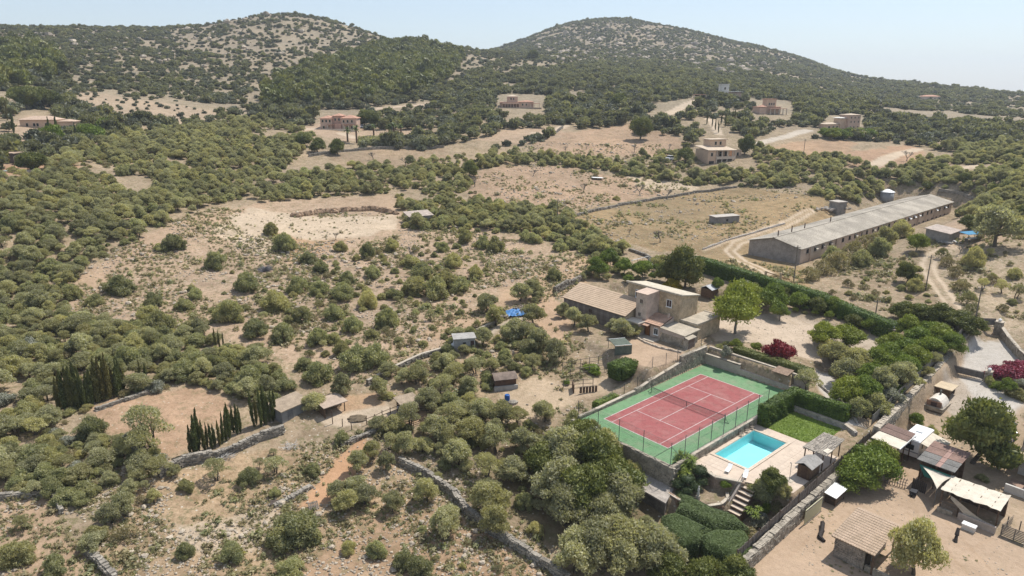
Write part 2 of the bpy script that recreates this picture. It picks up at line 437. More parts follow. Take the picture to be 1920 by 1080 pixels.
# outline in the photograph, earth colour, amount of weeds and stones, raggedness of the edge in metres
COVER = [
    ([(120, 172), (200, 178), (420, 208), (400, 228), (360, 238), (280, 226), (150, 196)], (.43, .335, .24), .5, 3),
    ([(0, 235), (60, 215), (130, 240), (200, 250), (200, 275), (60, 278), (0, 270)], TAN, .4, 2),
    ([(0, 312), (60, 300), (140, 300), (140, 322), (0, 330)], (.45, .29, .19), .3, 2),
    ([(560, 240), (600, 232), (700, 240), (790, 242), (790, 258), (640, 262), (560, 250)], TAN, .4, 2),
    ([(610, 290), (690, 277), (830, 278), (850, 290), (820, 306), (740, 318), (640, 312)], (.36, .27, .185), .8, 2),
    ([(460, 325), (520, 312), (600, 318), (560, 345), (470, 350)], (.36, .28, .20), .8, 2),
    ([(1000, 268), (1080, 245), (1180, 232), (1275, 262), (1290, 283), (1150, 294), (1010, 290)], RED, .7, 2),
    ([(900, 262), (960, 240), (1060, 240), (1050, 258), (980, 270)], TAN, .5, 2),
    ([(860, 332), (940, 310), (1060, 314), (1140, 330), (1230, 338), (1290, 348), (1130, 385), (1060, 398), (960, 394), (890, 372)], RED, .7, 2),
    ([(1180, 330), (1270, 338), (1320, 352), (1260, 358), (1190, 350)], PALE, .6, 2),
    ([(1060, 412), (1130, 385), (1290, 358), (1420, 352), (1560, 380), (1590, 398), (1400, 452), (1350, 482), (1230, 470), (1120, 448)], GOLD, .9, 1.5),
    ([(1300, 470), (1400, 430), (1420, 480), (1500, 500), (1530, 545), (1400, 510), (1320, 490)], GOLD, .7, 1),
    ([(1470, 268), (1560, 260), (1605, 268), (1590, 288), (1500, 300), (1450, 293)], (.42, .29, .19), .5, 2),
    ([(1590, 285), (1700, 270), (1740, 285), (1700, 310), (1640, 322), (1590, 312)], (.42, .28, .185), .5, 2),
    ([(1780, 440), (1920, 430), (1920, 640), (1850, 600), (1800, 590), (1760, 500)], (.40, .325, .235), .9, 1.5),
    ([(1530, 560), (1600, 500), (1740, 450), (1790, 570), (1720, 600), (1640, 590)], (.36, .28, .195), .9, 1.5),
    ([(1740, 430), (1860, 420), (1880, 450), (1800, 470), (1730, 460)], TAN, .4, 1),
    ([(130, 595), (150, 520), (235, 462), (390, 400), (520, 374), (740, 366), (770, 430), (900, 428), (1000, 450), (1150, 490), (1040, 560), (960, 590), (830, 652), (690, 712), (600, 716), (480, 660), (420, 640), (330, 610), (220, 600)], TAN, .75, 1.5),
    ([(130, 590), (150, 520), (235, 465), (390, 402), (510, 378), (500, 392), (390, 425), (260, 490), (190, 560), (160, 600)], (.445, .325, .225), .4, 1),
    ([(400, 440), (440, 400), (530, 400), (530, 420), (610, 440), (560, 480), (470, 470)], PALE, .8, 1.5),
    ([(430, 415), (470, 388), (540, 398), (600, 408), (745, 402), (748, 428), (690, 446), (570, 456), (470, 440)], PALE, .25, 1),
    ([(520, 440), (640, 450), (600, 490), (540, 500)], (.47, .32, .20), .7, 1.5),
    ([(600, 380), (740, 362), (745, 390), (660, 396)], (.42, .31, .215), .4, 1),
    ([(760, 640), (1080, 480), (1150, 492), (1040, 560), (900, 620)], (.46, .33, .22), .35, 1.5),
    ([(170, 772), (230, 745), (350, 724), (425, 740), (420, 795), (345, 852), (300, 858), (240, 818)], (.44, .305, .205), .5, 1),
    ([(0, 915), (100, 920), (130, 1000), (190, 1100), (0, 1100)], (.45, .325, .22), .5, .8),
    ([(200, 920), (520, 840), (700, 840), (760, 860), (960, 1000), (1060, 1090), (200, 1090)], (.41, .305, .20), .9, 1),
    ([(330, 980), (500, 960), (560, 1000), (420, 1040), (330, 1030)], (.47, .385, .285), .5, .8),
    ([(540, 1080), (700, 940), (860, 960), (1040, 1090)], (.41, .285, .185), .6, 1),
    ([(560, 955), (640, 850), (690, 818), (706, 838), (664, 890), (610, 950)], (.52, .32, .19), .08, .5),
    ([(590, 790), (640, 765), (720, 755), (745, 775), (640, 800)], PALE, .15, .5),
    ([(620, 740), (700, 735), (720, 760), (640, 770)], (.48, .33, .21), .3, .5),
    ([(700, 790), (790, 770), (800, 790), (720, 810)], (.48, .34, .225), .15, .5),
    ([(690, 715), (840, 655), (960, 590), (1100, 590), (1100, 680), (1040, 740), (900, 770), (760, 740)], (.38, .29, .195), .8, 1),
    ([(930, 740), (1000, 705), (1080, 715), (1160, 705), (1130, 740), (1060, 770), (960, 800)], (.50, .39, .27), .3, .6),
    ([(994, 575), (1040, 560), (1070, 600), (1060, 640), (1010, 640)], (.48, .34, .23), .15, .6),
    ([(1160, 640), (1200, 630), (1290, 665), (1235, 700), (1190, 705), (1165, 680)], (.49, .36, .25), .12, .4),
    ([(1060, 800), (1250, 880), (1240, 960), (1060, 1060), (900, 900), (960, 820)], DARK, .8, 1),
    ([(1330, 600), (1420, 590), (1500, 580), (1640, 620), (1680, 640), (1620, 690), (1540, 680), (1450, 650), (1340, 640)], (.53, .435, .335), .12, .6),
    ([(1480, 560), (1560, 560), (1680, 615), (1650, 640), (1560, 610), (1490, 590)], (.42, .33, .23), .4, .6),
    ([(1545, 630), (1640, 625), (1670, 640), (1610, 665), (1570, 660)], GRAVEL, .08, .5),
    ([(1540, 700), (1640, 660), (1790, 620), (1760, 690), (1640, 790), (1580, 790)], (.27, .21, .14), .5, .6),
    ([(1530, 690), (1560, 700), (1610, 780), (1620, 800), (1580, 800), (1530, 720)], CONC, .06, .3),
    ([(1400, 1090), (1440, 1000), (1500, 940), (1590, 890), (1700, 870), (1760, 930), (1860, 1000), (1940, 1040), (1940, 1100)], YARD, .10, .5),
    ([(1690, 790), (1760, 700), (1800, 640), (1930, 700), (1930, 1000), (1800, 960), (1700, 870)], (.47, .36, .25), .25, .5),
    ([(1770, 705), (1850, 700), (1920, 760), (1900, 830), (1840, 850), (1780, 770)], (.52, .44, .35), .10, .5),
    ([(1800, 710), (1850, 710), (1915, 760), (1900, 780), (1840, 760)], (.60, .55, .48), .03, .5),
    ([(1795, 690), (1850, 700), (1925, 680), (1880, 640), (1830, 628), (1815, 650)], CONC, .03, .3),
    ([(1850, 690), (1930, 680), (1930, 750), (1880, 735)], (.30, .22, .15), .5, .4),
]
# dirt tracks: centre line in the photograph, width in metres, colour, pale grass strip between the wheel ruts
TRACKS = [
    ([(1310, 187), (1290, 195), (1265, 208), (1228, 224)], 7, PALE, 0),
    ([(1330, 222), (1340, 238), (1348, 252)], 5, PALE, 0),
    ([(1425, 268), (1470, 257), (1515, 244)], 6, (.52, .46, .38), 0),
    ([(1640, 310), (1660, 298), (1690, 287), (1720, 280)], 6, PALE, 0),
    ([(1800, 318), (1825, 310), (1850, 322)], 5, PALE, 0),
    ([(1520, 395), (1440, 435), (1385, 455), (1368, 470), (1390, 490), (1440, 512)], 3.6, PALE, 1),
    ([(1790, 462), (1755, 475), (1738, 495), (1752, 525), (1780, 560), (1795, 590)], 3.6, PALE, 1),
    ([(1320, 470), (1400, 438), (1470, 415)], 1.2, PALE, 0),
    ([(640, 250), (665, 258), (700, 262)], 5, PALE, 0),
    ([(560, 244), (605, 240)], 5, PALE, 0),
    ([(690, 205), (780, 198), (820, 192)], 5, (.5, .4, .3), 0),
    ([(1000, 250), (1035, 247), (1060, 235)], 5, PALE, 0),
    ([(1010, 590), (960, 600), (900, 640)], 2, (.48, .4, .3), 0),
    ([(1660, 890), (1700, 930), (1740, 985), (1800, 1060), (1830, 1100)], .55, (.40, .29, .19), 0), ([(1690, 880), (1730, 925), (1775, 975), (1840, 1050), (1870, 1090)], .55, (.41, .295, .195), 0),
    ([(1470, 1040), (1520, 1010), (1600, 950), (1660, 920)], .5, (.42, .30, .20), 0), ([(1860, 1010), (1820, 1030), (1760, 1010), (1700, 960)], .6, (.42, .305, .205), 0),
    ([(1800, 770), (1830, 740), (1860, 715)], .5, (.46, .41, .35), 0), ([(1825, 785), (1860, 750), (1890, 725)], .5, (.46, .41, .35), 0),
    ([(1480, 600), (1540, 640), (1600, 665), (1650, 650)], .45, (.44, .335, .24), 0), ([(1495, 590), (1560, 632), (1610, 650), (1640, 640)], .45, (.44, .335, .24), 0),
]
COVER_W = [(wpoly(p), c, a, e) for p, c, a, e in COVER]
TRACKS_W = [(wpoly(p), w, c, s) for p, w, c, s in TRACKS]

def cover_at(x, y):
    r = np.hypot(x, y)
    n = fbm(x / 14, y / 14, 21, 4)
    k = np.clip((r - 330) / 120, 0, 1)
    c = np.empty((len(x), 4)); c[:] = (*SOIL, .9)
    c[:, :3] += (np.array(ROCK) - np.array(SOIL)) * k[:, None]
    h = np.clip(fbm(x / 60, y / 60, 33, 4) * 2.2 + 0.35, 0, 1) * np.clip((r - 450) / 100, 0, 1)
    c[:, :3] += (np.array((.35, .295, .225)) - c[:, :3]) * (h * .75)[:, None]
    jx, jy = fbm(x / 5, y / 5, 41, 3), fbm(x / 5, y / 5, 47, 3)
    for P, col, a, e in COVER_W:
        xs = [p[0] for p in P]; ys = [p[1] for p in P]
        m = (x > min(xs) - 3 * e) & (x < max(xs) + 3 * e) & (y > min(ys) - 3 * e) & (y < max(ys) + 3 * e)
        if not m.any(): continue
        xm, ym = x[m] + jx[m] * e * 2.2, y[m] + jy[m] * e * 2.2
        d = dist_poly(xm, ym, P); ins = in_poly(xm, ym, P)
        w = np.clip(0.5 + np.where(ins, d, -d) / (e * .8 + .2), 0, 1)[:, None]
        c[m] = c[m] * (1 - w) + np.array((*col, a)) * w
    for P, wd, col, s in TRACKS_W:
        xs = [p[0] for p in P]; ys = [p[1] for p in P]
        m = (x > min(xs) - wd) & (x < max(xs) + wd) & (y > min(ys) - wd) & (y < max(ys) + wd)
        if not m.any(): continue
        d = dist_poly(x[m] + jx[m] * .6, y[m] + jy[m] * .6, P, False)
        w = np.clip((wd / 2 - d) / 0.5, 0, 1)
        if s: w = w * np.clip((d - .35) / .4, .25, 1)
        w = w[:, None]
        c[m] = c[m] * (1 - w) + np.array((*col, .08)) * w
    c[:, :3] *= np.array((.87, .855, .85))
    return c

def build_ground():
    az = np.linspace(-0.90, 0.90, 660)
    rr = np.exp(np.concatenate([np.linspace(math.log(24), math.log(135), 370)[:-1], np.linspace(math.log(135), math.log(420), 190)[:-1], np.linspace(math.log(420), math.log(6400), 210)]))
    A, B = np.meshgrid(az, rr, indexing='ij')
    x, y = (B * np.sin(A)).ravel(), (B * np.cos(A)).ravel()
    z = TZ(x, y)
    n, k = len(az), len(rr)
    i = np.arange(n * k).reshape(n, k)
    F4 = np.stack([i[:-1, :-1], i[1:, :-1], i[1:, 1:], i[:-1, 1:]], -1).reshape(-1, 4)[:, ::-1]
    me = np_mesh('ground', np.stack([x, y, z], 1), F4, ground_mat())
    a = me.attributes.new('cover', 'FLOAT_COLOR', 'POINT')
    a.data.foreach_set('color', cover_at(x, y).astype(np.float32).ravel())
    me.shade_smooth()
    return link('ground', me, None, 'structure')
build_ground()
# ------------------------------------------------------------------ plants: crowns of leaf-sized faces on tapered limbs
def unit(v): return v / (np.linalg.norm(v, axis=1, keepdims=True) + 1e-9)
def leaf_tris(g, C, Nn, size, tints, spray=0):
    """one pointed leaf clump per centre, tilted about its outward direction"""
    n = len(C)
    nn = unit(Nn + g.normal(0, .55, (n, 3)))
    t = unit(np.cross(nn, g.normal(0, 1, (n, 3))))
    if spray:                                                       # shoots that point outwards and up
        k = g.random(n) < spray
        ts = -unit(Nn + [0, 0, .35] + g.normal(0, .45, (n, 3))); t = np.where(k[:, None], ts, t)
        nn = np.where(k[:, None], unit(np.cross(ts, g.normal(0, 1, (n, 3)))), nn)
    b = np.cross(nn, t)
    s = (size * g.uniform(.55, 1.35, n))[:, None]
    V = np.stack([C - t * s * .8, C + t * s * .6 + b * s * .40, C + t * s * .45 - b * s * .44], 1).reshape(-1, 3)
    return V, np.arange(3 * n).reshape(-1, 3), tints
def ico(g, c, r, amp=.12):
    mb = MB().blob(c, r, int(g.integers(1 << 30)), amp, 7, 5)
    V = np.array(mb.v); F3 = []
    for f in mb.f:
        F3.append(f[:3])
        if len(f) == 4: F3.append((f[0], f[2], f[3]))
    return V, np.array(F3)
def crown_mesh(name, mat, lobes, n, size, seed, core=.74, up=.35, spray=.6):
    g = np.random.default_rng(seed)
    L = np.array(lobes, float)                       # x y z rx ry rz
    w = (L[:, 3] * L[:, 5]) ** 1.1; w /= w.sum()
    k = g.choice(len(L), int(n * 1.7), p=w)
    d = unit(g.normal(0, 1, (len(k), 3))); d[:, 2] = np.where((d[:, 2] < -.25) & (g.random(len(k)) < .75), -d[:, 2], d[:, 2])
    rad = g.uniform(.66, 1.1, len(k)) + (g.random(len(k)) < .2) * g.uniform(0, .3, len(k))
    C = L[k, :3] + d * L[k, 3:] * rad[:, None]
    ins = np.zeros(len(k), int)
    for l in L:
        q = ((C - l[:3]) / l[3:]); ins += (np.sum(q * q, 1) < .55)
    keep = np.where(ins == 0)[0][:n]
    C, d, k = C[keep], d[keep], k[keep]
    lob_t = g.uniform(-.22, .22, len(L))
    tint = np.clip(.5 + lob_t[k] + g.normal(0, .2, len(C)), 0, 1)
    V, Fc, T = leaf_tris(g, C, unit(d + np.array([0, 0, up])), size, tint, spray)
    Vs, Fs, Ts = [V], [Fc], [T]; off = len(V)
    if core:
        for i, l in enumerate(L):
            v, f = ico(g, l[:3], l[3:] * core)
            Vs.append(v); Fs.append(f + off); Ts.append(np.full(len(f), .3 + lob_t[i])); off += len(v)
    return np_mesh(name, np.concatenate(Vs), np.concatenate(Fs), mat, np.concatenate(Ts))

def lobes_round(g, n, h0, h1, rad, flat=.75, sub=(.32, .5)):
    out = [(0, 0, (h0 + h1) / 2, rad * .55, rad * .55, (h1 - h0) * .36)]
    for i in range(n):
        a = TAU * (i * .381966 + g.uniform(-.11, .11)); q = math.sqrt((i + .5) / n) * g.uniform(.82, 1.16)
        s = g.uniform(*sub) * rad
        zz = h0 + (h1 - h0) * (.2 + .62 * (1 - q * q * .75) * g.uniform(.75, 1.1))
        if g.random() < .35: zz = h0 + (h1 - h0) * g.uniform(.12, .4)
        out.append((math.cos(a) * q * (rad - s * .7), math.sin(a) * q * (rad - s * .7), zz, s, s, s * flat))
    return out
def limb_mesh(name, mat, lobes, h, r, seed, lean=.15, stems=1):
    """tapered, forking trunk with a limb out to the larger lobes"""
    g = random.Random(seed); mb = MB()
    L = sorted(lobes, key=lambda l: -l[3])[:7]
    for s in range(stems):
        a = TAU * s / max(stems, 1) + g.random(); o = r * 1.2 if stems > 1 else 0
        base = Vector((math.cos(a) * o, math.sin(a) * o, -.25))
        fork = Vector((math.cos(a) * o * 2 + g.uniform(-lean, lean), math.sin(a) * o * 2 + g.uniform(-lean, lean), h))
        mid = (base + fork) / 2 + Vector((g.uniform(-.1, .1), g.uniform(-.1, .1), 0)) * h
        mb.tube(base, mid, r * 1.25, r * .9, 6); mb.tube(mid, fork, r * .9, r * .75, 6)
        for l in L[s::stems]:
            e = Vector(l[:3]); k = fork.lerp(e, .5) + Vector((g.uniform(-.2, .2), g.uniform(-.2, .2), .1))
            mb.tube(fork, k, r * .55, r * .36, 5); mb.tube(k, e, r * .36, r * .12, 4)
    return mb.mesh(name, mat)

BARK = surf('bark', (.13, .105, .08), .3, 6, .9)
BARKG = surf('grey_bark', (.26, .235, .20), .3, 6, .9)
OLIVE = leaf_mat('olive_leaves', (0.221, 0.219, 0.123), (0.496, 0.470, 0.297), yellow=(0.442, 0.400, 0.181), hue=.24, trans=.45)
SHRUB = leaf_mat('lentisk_leaves', (0.196, 0.213, 0.109), (0.470, 0.448, 0.248), yellow=(0.486, 0.418, 0.198), hue=.24, trans=.45)
DRY = leaf_mat('dry_leaves', (0.190, 0.160, 0.079), (0.380, 0.320, 0.182), yellow=(0.202, 0.222, 0.091), hue=.22)
PINE = leaf_mat('pine_needles', (0.078, 0.091, 0.028), (0.212, 0.222, 0.062), yellow=(0.266, 0.248, 0.062), hue=.22)
CYP = leaf_mat('cypress_leaves', (0.053, 0.068, 0.023), (0.156, 0.172, 0.057), yellow=(0.194, 0.146, 0.051), hue=.15)
GARD = leaf_mat('garden_leaves', (0.078, 0.122, 0.019), (0.249, 0.306, 0.057), yellow=(0.308, 0.312, 0.051), hue=.12)
LEAFD = leaf_mat('dark_leaves', (0.071, 0.091, 0.024), (0.231, 0.234, 0.067), hue=.15)
HEDG = leaf_mat('hedge_leaves', (0.045, 0.081, 0.014), (0.153, 0.215, 0.034), hue=.08)
LIME = leaf_mat('lime_leaves', (.10, .15, .02), (.27, .33, .06), hue=.1)
MAGE = leaf_mat('magenta_bracts', (.14, .014, .018), (.38, .045, .06), hue=.06, trans=.2)
PINK = leaf_mat('pink_bracts', (.17, .025, .045), (.36, .065, .11), hue=.06, trans=.2)
SILV = leaf_mat('silver_leaves', (0.144, 0.149, 0.110), (0.396, 0.391, 0.319), hue=.12)
YELL = leaf_mat('yellow_leaves', (.24, .19, .015), (.50, .40, .04), hue=.1)
PALM = leaf_mat('palm_leaves', (.04, .07, .015), (.17, .21, .06), hue=.15)

SPEC = {}
def species(kind, crowns, trunks): SPEC[kind] = (crowns, trunks)
def make_species():
    g = random.Random(3)
    # radius 1 crowns; scaled by the plant's radius, so height is in units of that radius
    def many(kind, nv, mat, bark, n, size, lob, h0, h1, th, tr, flat=.75, sub=(.32, .5), core=.74, stems=1, rad=1.0):
        C, T = [], []
        for i in range(nv):
            L = lobes_round(g, lob + g.randint(-2, 2), h0, h1 * g.uniform(.92, 1.08), rad, flat, sub)
            L = [tuple(a * b for a, b in zip(l, (1, g.uniform(.85, 1.1), 1, 1, 1, 1))) for l in L]
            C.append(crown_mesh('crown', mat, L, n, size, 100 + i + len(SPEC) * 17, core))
            T.append(limb_mesh('trunk', bark, L, th, tr, i, .12, stems) if bark else None)
        species(kind, C, T)
    many('olive', 7, OLIVE, BARK, 5200, .078, 21, .36, 1.75, .45, .085, .8, (.2, .4), core=.5)
    many('oliveloose', 4, OLIVE, BARK, 3200, .066, 13, .55, 1.8, .6, .06, .7, (.2, .36), core=.0, stems=2)
    many('shrub', 7, SHRUB, None, 4600, .082, 18, -.15, 1.2, .2, .05, .85, (.2, .42), core=.66)
    many('dry', 4, DRY, BARKG, 1300, .09, 9, -.1, 1.1, .2, .03, .8, (.25, .42), core=.3, stems=3)
    many('pine', 5, PINE, BARK, 3000, .09, 12, .55, 2.5, .9, .07, .62, (.34, .52), core=.7)
    many('garden', 5, GARD, BARKG, 5200, .078, 15, .45, 1.75, .6, .06, .75, core=.7)
    many('darktree', 4, LEAFD, BARK, 5200, .078, 15, .2, 1.7, .4, .07, .75, core=.78)
    many('lime', 2, LIME, None, 1600, .12, 9, -.1, 1.0, .2, .05, .8)
    many('silver', 2, SILV, None, 1600, .11, 10, -.1, 1.2, .2, .05, .8)
    many('magenta', 1, MAGE, None, 2200, .10, 12, -.1, 1.05, .2, .05, .7)
    many('pink', 2, PINK, None, 2000, .11, 12, -.1, .9, .2, .05, .7)
    many('yellow', 1, YELL, None, 1400, .12, 9, -.1, 1.2, .2, .05, .8)
    C, T = [], []
    for i in range(4):                                              # columnar cypress: unit height 1, slim
        L = [(g.uniform(-.035, .035), g.uniform(-.035, .035), .10 + .84 * k / 8, .115 * s, .115 * s, .12) for k, s in enumerate((.75, .95, 1.05, 1.1, 1.05, .95, .8, .58, .34))]
        C.append(crown_mesh('crown', CYP, L, 1500, .045, 500 + i, .7, .8))
        T.append(MB().tube((0, 0, -.05), (0, 0, .3), .03, .02).mesh('trunk', BARK))
    species('cypress', C, T)
    # light versions for the far slopes
    def far(kind, nv, mat, n, size, lob, h0, h1):
        C = []
        for i in range(nv):
            L = lobes_round(g, lob, h0, h1, 1.0, .75, (.4, .58))
            C.append(crown_mesh('crown', mat, L, n, size, 700 + i + len(SPEC) * 13, .82))
        species(kind, C, [None] * nv)
    far('farscrub', 4, leaf_mat('hill_scrub_leaves', (.070, .080, .052), (.185, .190, .132), yellow=(.19, .175, .095), hue=.34), 170, .34, 4, -.2, 1.1)
    far('farpine', 3, PINE, 230, .32, 5, .3, 2.3)
    far('farolive', 3, leaf_mat('far_olive_leaves', (.115, .122, .066), (.27, .262, .155), yellow=(.25, .235, .10), hue=.3, trans=.42), 240, .30, 5, .1, 1.6)
make_species()

def bare_tree(seed, mat=BARKG):
    """leafless grey tree: trunk, limbs and twigs"""
    g = random.Random(seed); limbs, twigs = MB(), MB()
    def grow(p, d, L, r, lev):
        q = p + d * L
        (limbs if lev < 3 else twigs).tube(p, q, r, r * .65, 5 if lev < 2 else 3)
        if lev == 5: return
        for k in range(3 if lev else 4):
            nd = (d + Vector((g.uniform(-1, 1), g.uniform(-1, 1), g.uniform(-.25, .8))) * .75).normalized()
            grow(q, nd, L * g.uniform(.55, .8), r * .62, lev + 1)
    grow(Vector((0, 0, -.1)), Vector((g.uniform(-.1, .1), 0, 1)), .35, .045, 0)
    return limbs.mesh('trunk', mat), twigs.mesh('twigs', mat)
BARE = [bare_tree(i) for i in range(4)]

KINDS = {   # kind: object name, category, wording, group
    'olive': ('olive_tree', 'olive tree', 'grey-green olive tree', 'olive trees on the slopes and in the groves'),
    'oliveloose': ('olive_tree', 'olive tree', 'thin-crowned olive tree', 'thin-crowned olive trees around the farm'),
    'shrub': ('evergreen_shrub', 'shrub', 'dark green rounded shrub', 'evergreen shrubs on the dry ground'),
    'dry': ('dry_shrub', 'shrub', 'straw-coloured dry shrub', 'dry shrubs in the foreground'),
    'pine': ('pine_tree', 'pine tree', 'bright green pine tree', 'pine trees'),
    'garden': ('garden_tree', 'tree', 'leafy bright green tree', 'leafy trees in the gardens'),
    'darktree': ('carob_tree', 'tree', 'dense dark green tree', 'dense dark trees'),
    'lime': ('lime_green_shrub', 'shrub', 'lime green rounded shrub', 'lime green shrubs'),
    'silver': ('silver_shrub', 'shrub', 'silvery grey shrub', 'silvery shrubs'),
    'magenta': ('bougainvillea', 'shrub', 'magenta flowering bougainvillea', None),
    'pink': ('bougainvillea', 'shrub', 'pink flowering bougainvillea', 'pink bougainvilleas by the driveway'),
    'yellow': ('yellow_shrub', 'shrub', 'yellow-leaved shrub', None),
    'cypress': ('cypress_tree', 'cypress', 'narrow dark cypress', 'cypress trees'),
    'bare': ('bare_tree', 'tree', 'leafless grey tree', 'leafless grey trees'),
}
PLANTS = []        # kind, x, y, z, radius (height for a cypress), squash, label or None, own
def plant(kind, px, py, r, label=None, hz=1.0, z=None):
    x, y, zz = at(px, py) if z is None else at_z(px, py, z)
    PLANTS.append([kind, x, y, zz, r, hz, label, True])
def plant_uv(kind, u, v, r, label=None, hz=1.0, z=None):
    x, y = W(u, v)
    PLANTS.append([kind, x, y, gz(x, y) if z is None else z, r, hz, label, True])

TAKEN = {}
def free(x, y, d):
    i, j = int(x // 6), int(y // 6)
    for a in (i - 1, i, i + 1):
        for b in (j - 1, j, j + 1):
            for (p, q, s) in TAKEN.get((a, b), ()):
                if (p - x) ** 2 + (q - y) ** 2 < (max(d, s)) ** 2: return False
    return True
def take(x, y, d): TAKEN.setdefault((int(x // 6), int(y // 6)), []).append((x, y, d))
KEEPOUT = []       # outlines in world metres where nothing may be scattered
def blocked(x, y):
    X, Y = np.array([x]), np.array([y])
    return any(in_poly(X, Y, P)[0] for P in KEEPOUT)
def scatter(poly, mix, spacing, rr, seed, clump=0.0, cap=4000):
    g = random.Random(seed)
    if seed < 20 and seed not in (4, 15): spacing, rr = spacing * .86, (rr[0] * .66, rr[1] * .82)
    P = wpoly(poly); xs = [p[0] for p in P]; ys = [p[1] for p in P]
    area = (max(xs) - min(xs)) * (max(ys) - min(ys))
    n = min(int(area / spacing ** 2 * 3), 60000)
    q = np.random.default_rng(seed)
    X = q.uniform(min(xs), max(xs), n); Y = q.uniform(min(ys), max(ys), n)
    m = in_poly(X, Y, P)
    for K in KEEPOUT: m &= ~in_poly(X, Y, K)
    if clump: m &= (fbm(X / 22, Y / 22, seed, 3) > clump - .5)
    X, Y = X[m], Y[m]; k = 0
    Z = TZ(X, Y) if len(X) else X
    ks, ws = zip(*mix)
    for x, y, z in zip(X, Y, Z):
        s = g.uniform(*rr) * (1.25 if g.random() < .15 else 1)
        if not free(x, y, spacing * .62 * (.6 + .4 * s / rr[1])): continue
        take(x, y, spacing * .62 * (.6 + .4 * s / rr[1]))
        PLANTS.append([g.choices(ks, ws)[0], float(x), float(y), float(z), s, g.uniform(.75, 1.05), None, False]); k += 1
        if k >= cap: break
# ------------------------------------------------------------------ helpers for things square with the court
class CT:
    """a thing whose parts are given in court axes (u, v, z)"""
    def __init__(s, name, label, cat, u, v, z, group=None):
        s.o = thing(name, label, cat, (*W(u, v), z), YAW, group); s.off = (u, v, z)
    def part(s, name, mb, mat, kind=None, parent=None, smooth=False):
        mb.v = [(a - s.off[0], b - s.off[1], c - s.off[2]) for a, b, c in mb.v]
        o = mb.build(name, mat, parent or s.o, kind, smooth)
        return o
def csolo(name, mb, mat, u, v, z, label=None, cat=None, group=None, kind=None, smooth=False):
    mb.v = [(a - u, b - v, c - z) for a, b, c in mb.v]
    o = mb.build(name, mat, None, kind, smooth); o.location = (*W(u, v), z); o.rotation_euler = (0, 0, YAW)
    if label: tag(o, label, cat, group)
    return o

STONE_M = surf('wall_stone', (.40, .345, .27), .3, 1.2, .9, obj=.0, fine=5)
STONE_D = surf('dry_wall_stone', (.36, .32, .265), .35, 1.0, .92, fine=6)
MORTAR = surf('wall_mortar', (.36, .31, .245), .25, 2.0, .95)
CAP = surf('wall_cap', (.50, .43, .34), .2, 1.5, .9)
RENDER = surf('plaster_grey_pink', (.48, .40, .335), .16, .5, .9, fine=12)
STEEL = surf('galvanised_steel', (.16, .165, .16), .2, 5, .5, metal=.4)
GREENM = surf('green_fence_wire', (.06, .10, .075), .15, 5, .6)
WOODG = surf('grey_wood', (.22, .185, .15), .3, 3, .85, fine=10)
WOODB = surf('brown_wood', (.15, .095, .06), .3, 3, .8, fine=10)
DECK = surf('pool_deck_stone', (.56, .45, .35), .10, .8, .8, fine=9)
WHITE = surf('white_paint', (.80, .79, .76), .06, 2, .5)
CLOTHW = surf('cream_canvas', (.62, .55, .44), .12, 1.2, .8)
THATCH = surf('reed_thatch', (.40, .35, .29), .28, 2.5, .95, fine=12)
GLASSD = surf('dark_window_glass', (.025, .028, .03), .1, 2, .12, spec=.5)

def wall_stones(mb, p0, p1, zf0, zf1, h, th, g, sx=.42, sy=.26, proud=.05, top=True, sides=(-1, 1)):
    """rows of uneven stones on the faces and top of a straight wall"""
    d = Vector((p1[0] - p0[0], p1[1] - p0[1])); L = d.length
    if L < .05: return
    d.normalize(); n = d.orthogonal(); a = math.atan2(d.y, d.x)
    def zz(t): return zf0 + (zf1 - zf0) * t
    for s in sides:
        r = 0; z = 0.0
        while z < h - .04:
            hh = sy * g.uniform(.8, 1.25); x = -g.uniform(0, sx * .5)
            while x < L:
                w = sx * g.uniform(.6, 1.5); t = min(1, max(0, (x + w / 2) / L)); c = x + w / 2
                pr = th / 2 + proud * g.uniform(-.5, 1)
                cx, cy = p0[0] + d.x * c + n.x * s * (pr - .08), p0[1] + d.y * c + n.y * s * (pr - .08)
                mb.box((cx, cy, zz(t) + z + hh / 2), (w * .93, .2, hh * .9), a + g.uniform(-.06, .06), g.uniform(-.07, .07), g.uniform(-.12, .12)); x += w
            z += hh
    if top:
        x = 0
        while x < L:
            w = sx * g.uniform(.8, 1.7); t = min(1, (x + w / 2) / L); c = x + w / 2
            mb.box((p0[0] + d.x * c, p0[1] + d.y * c, zz(t) + h + g.uniform(-.04, .1)), (w * .95, th * g.uniform(.8, 1.1), .2), a + g.uniform(-.1, .1), g.uniform(-.06, .06)); x += w
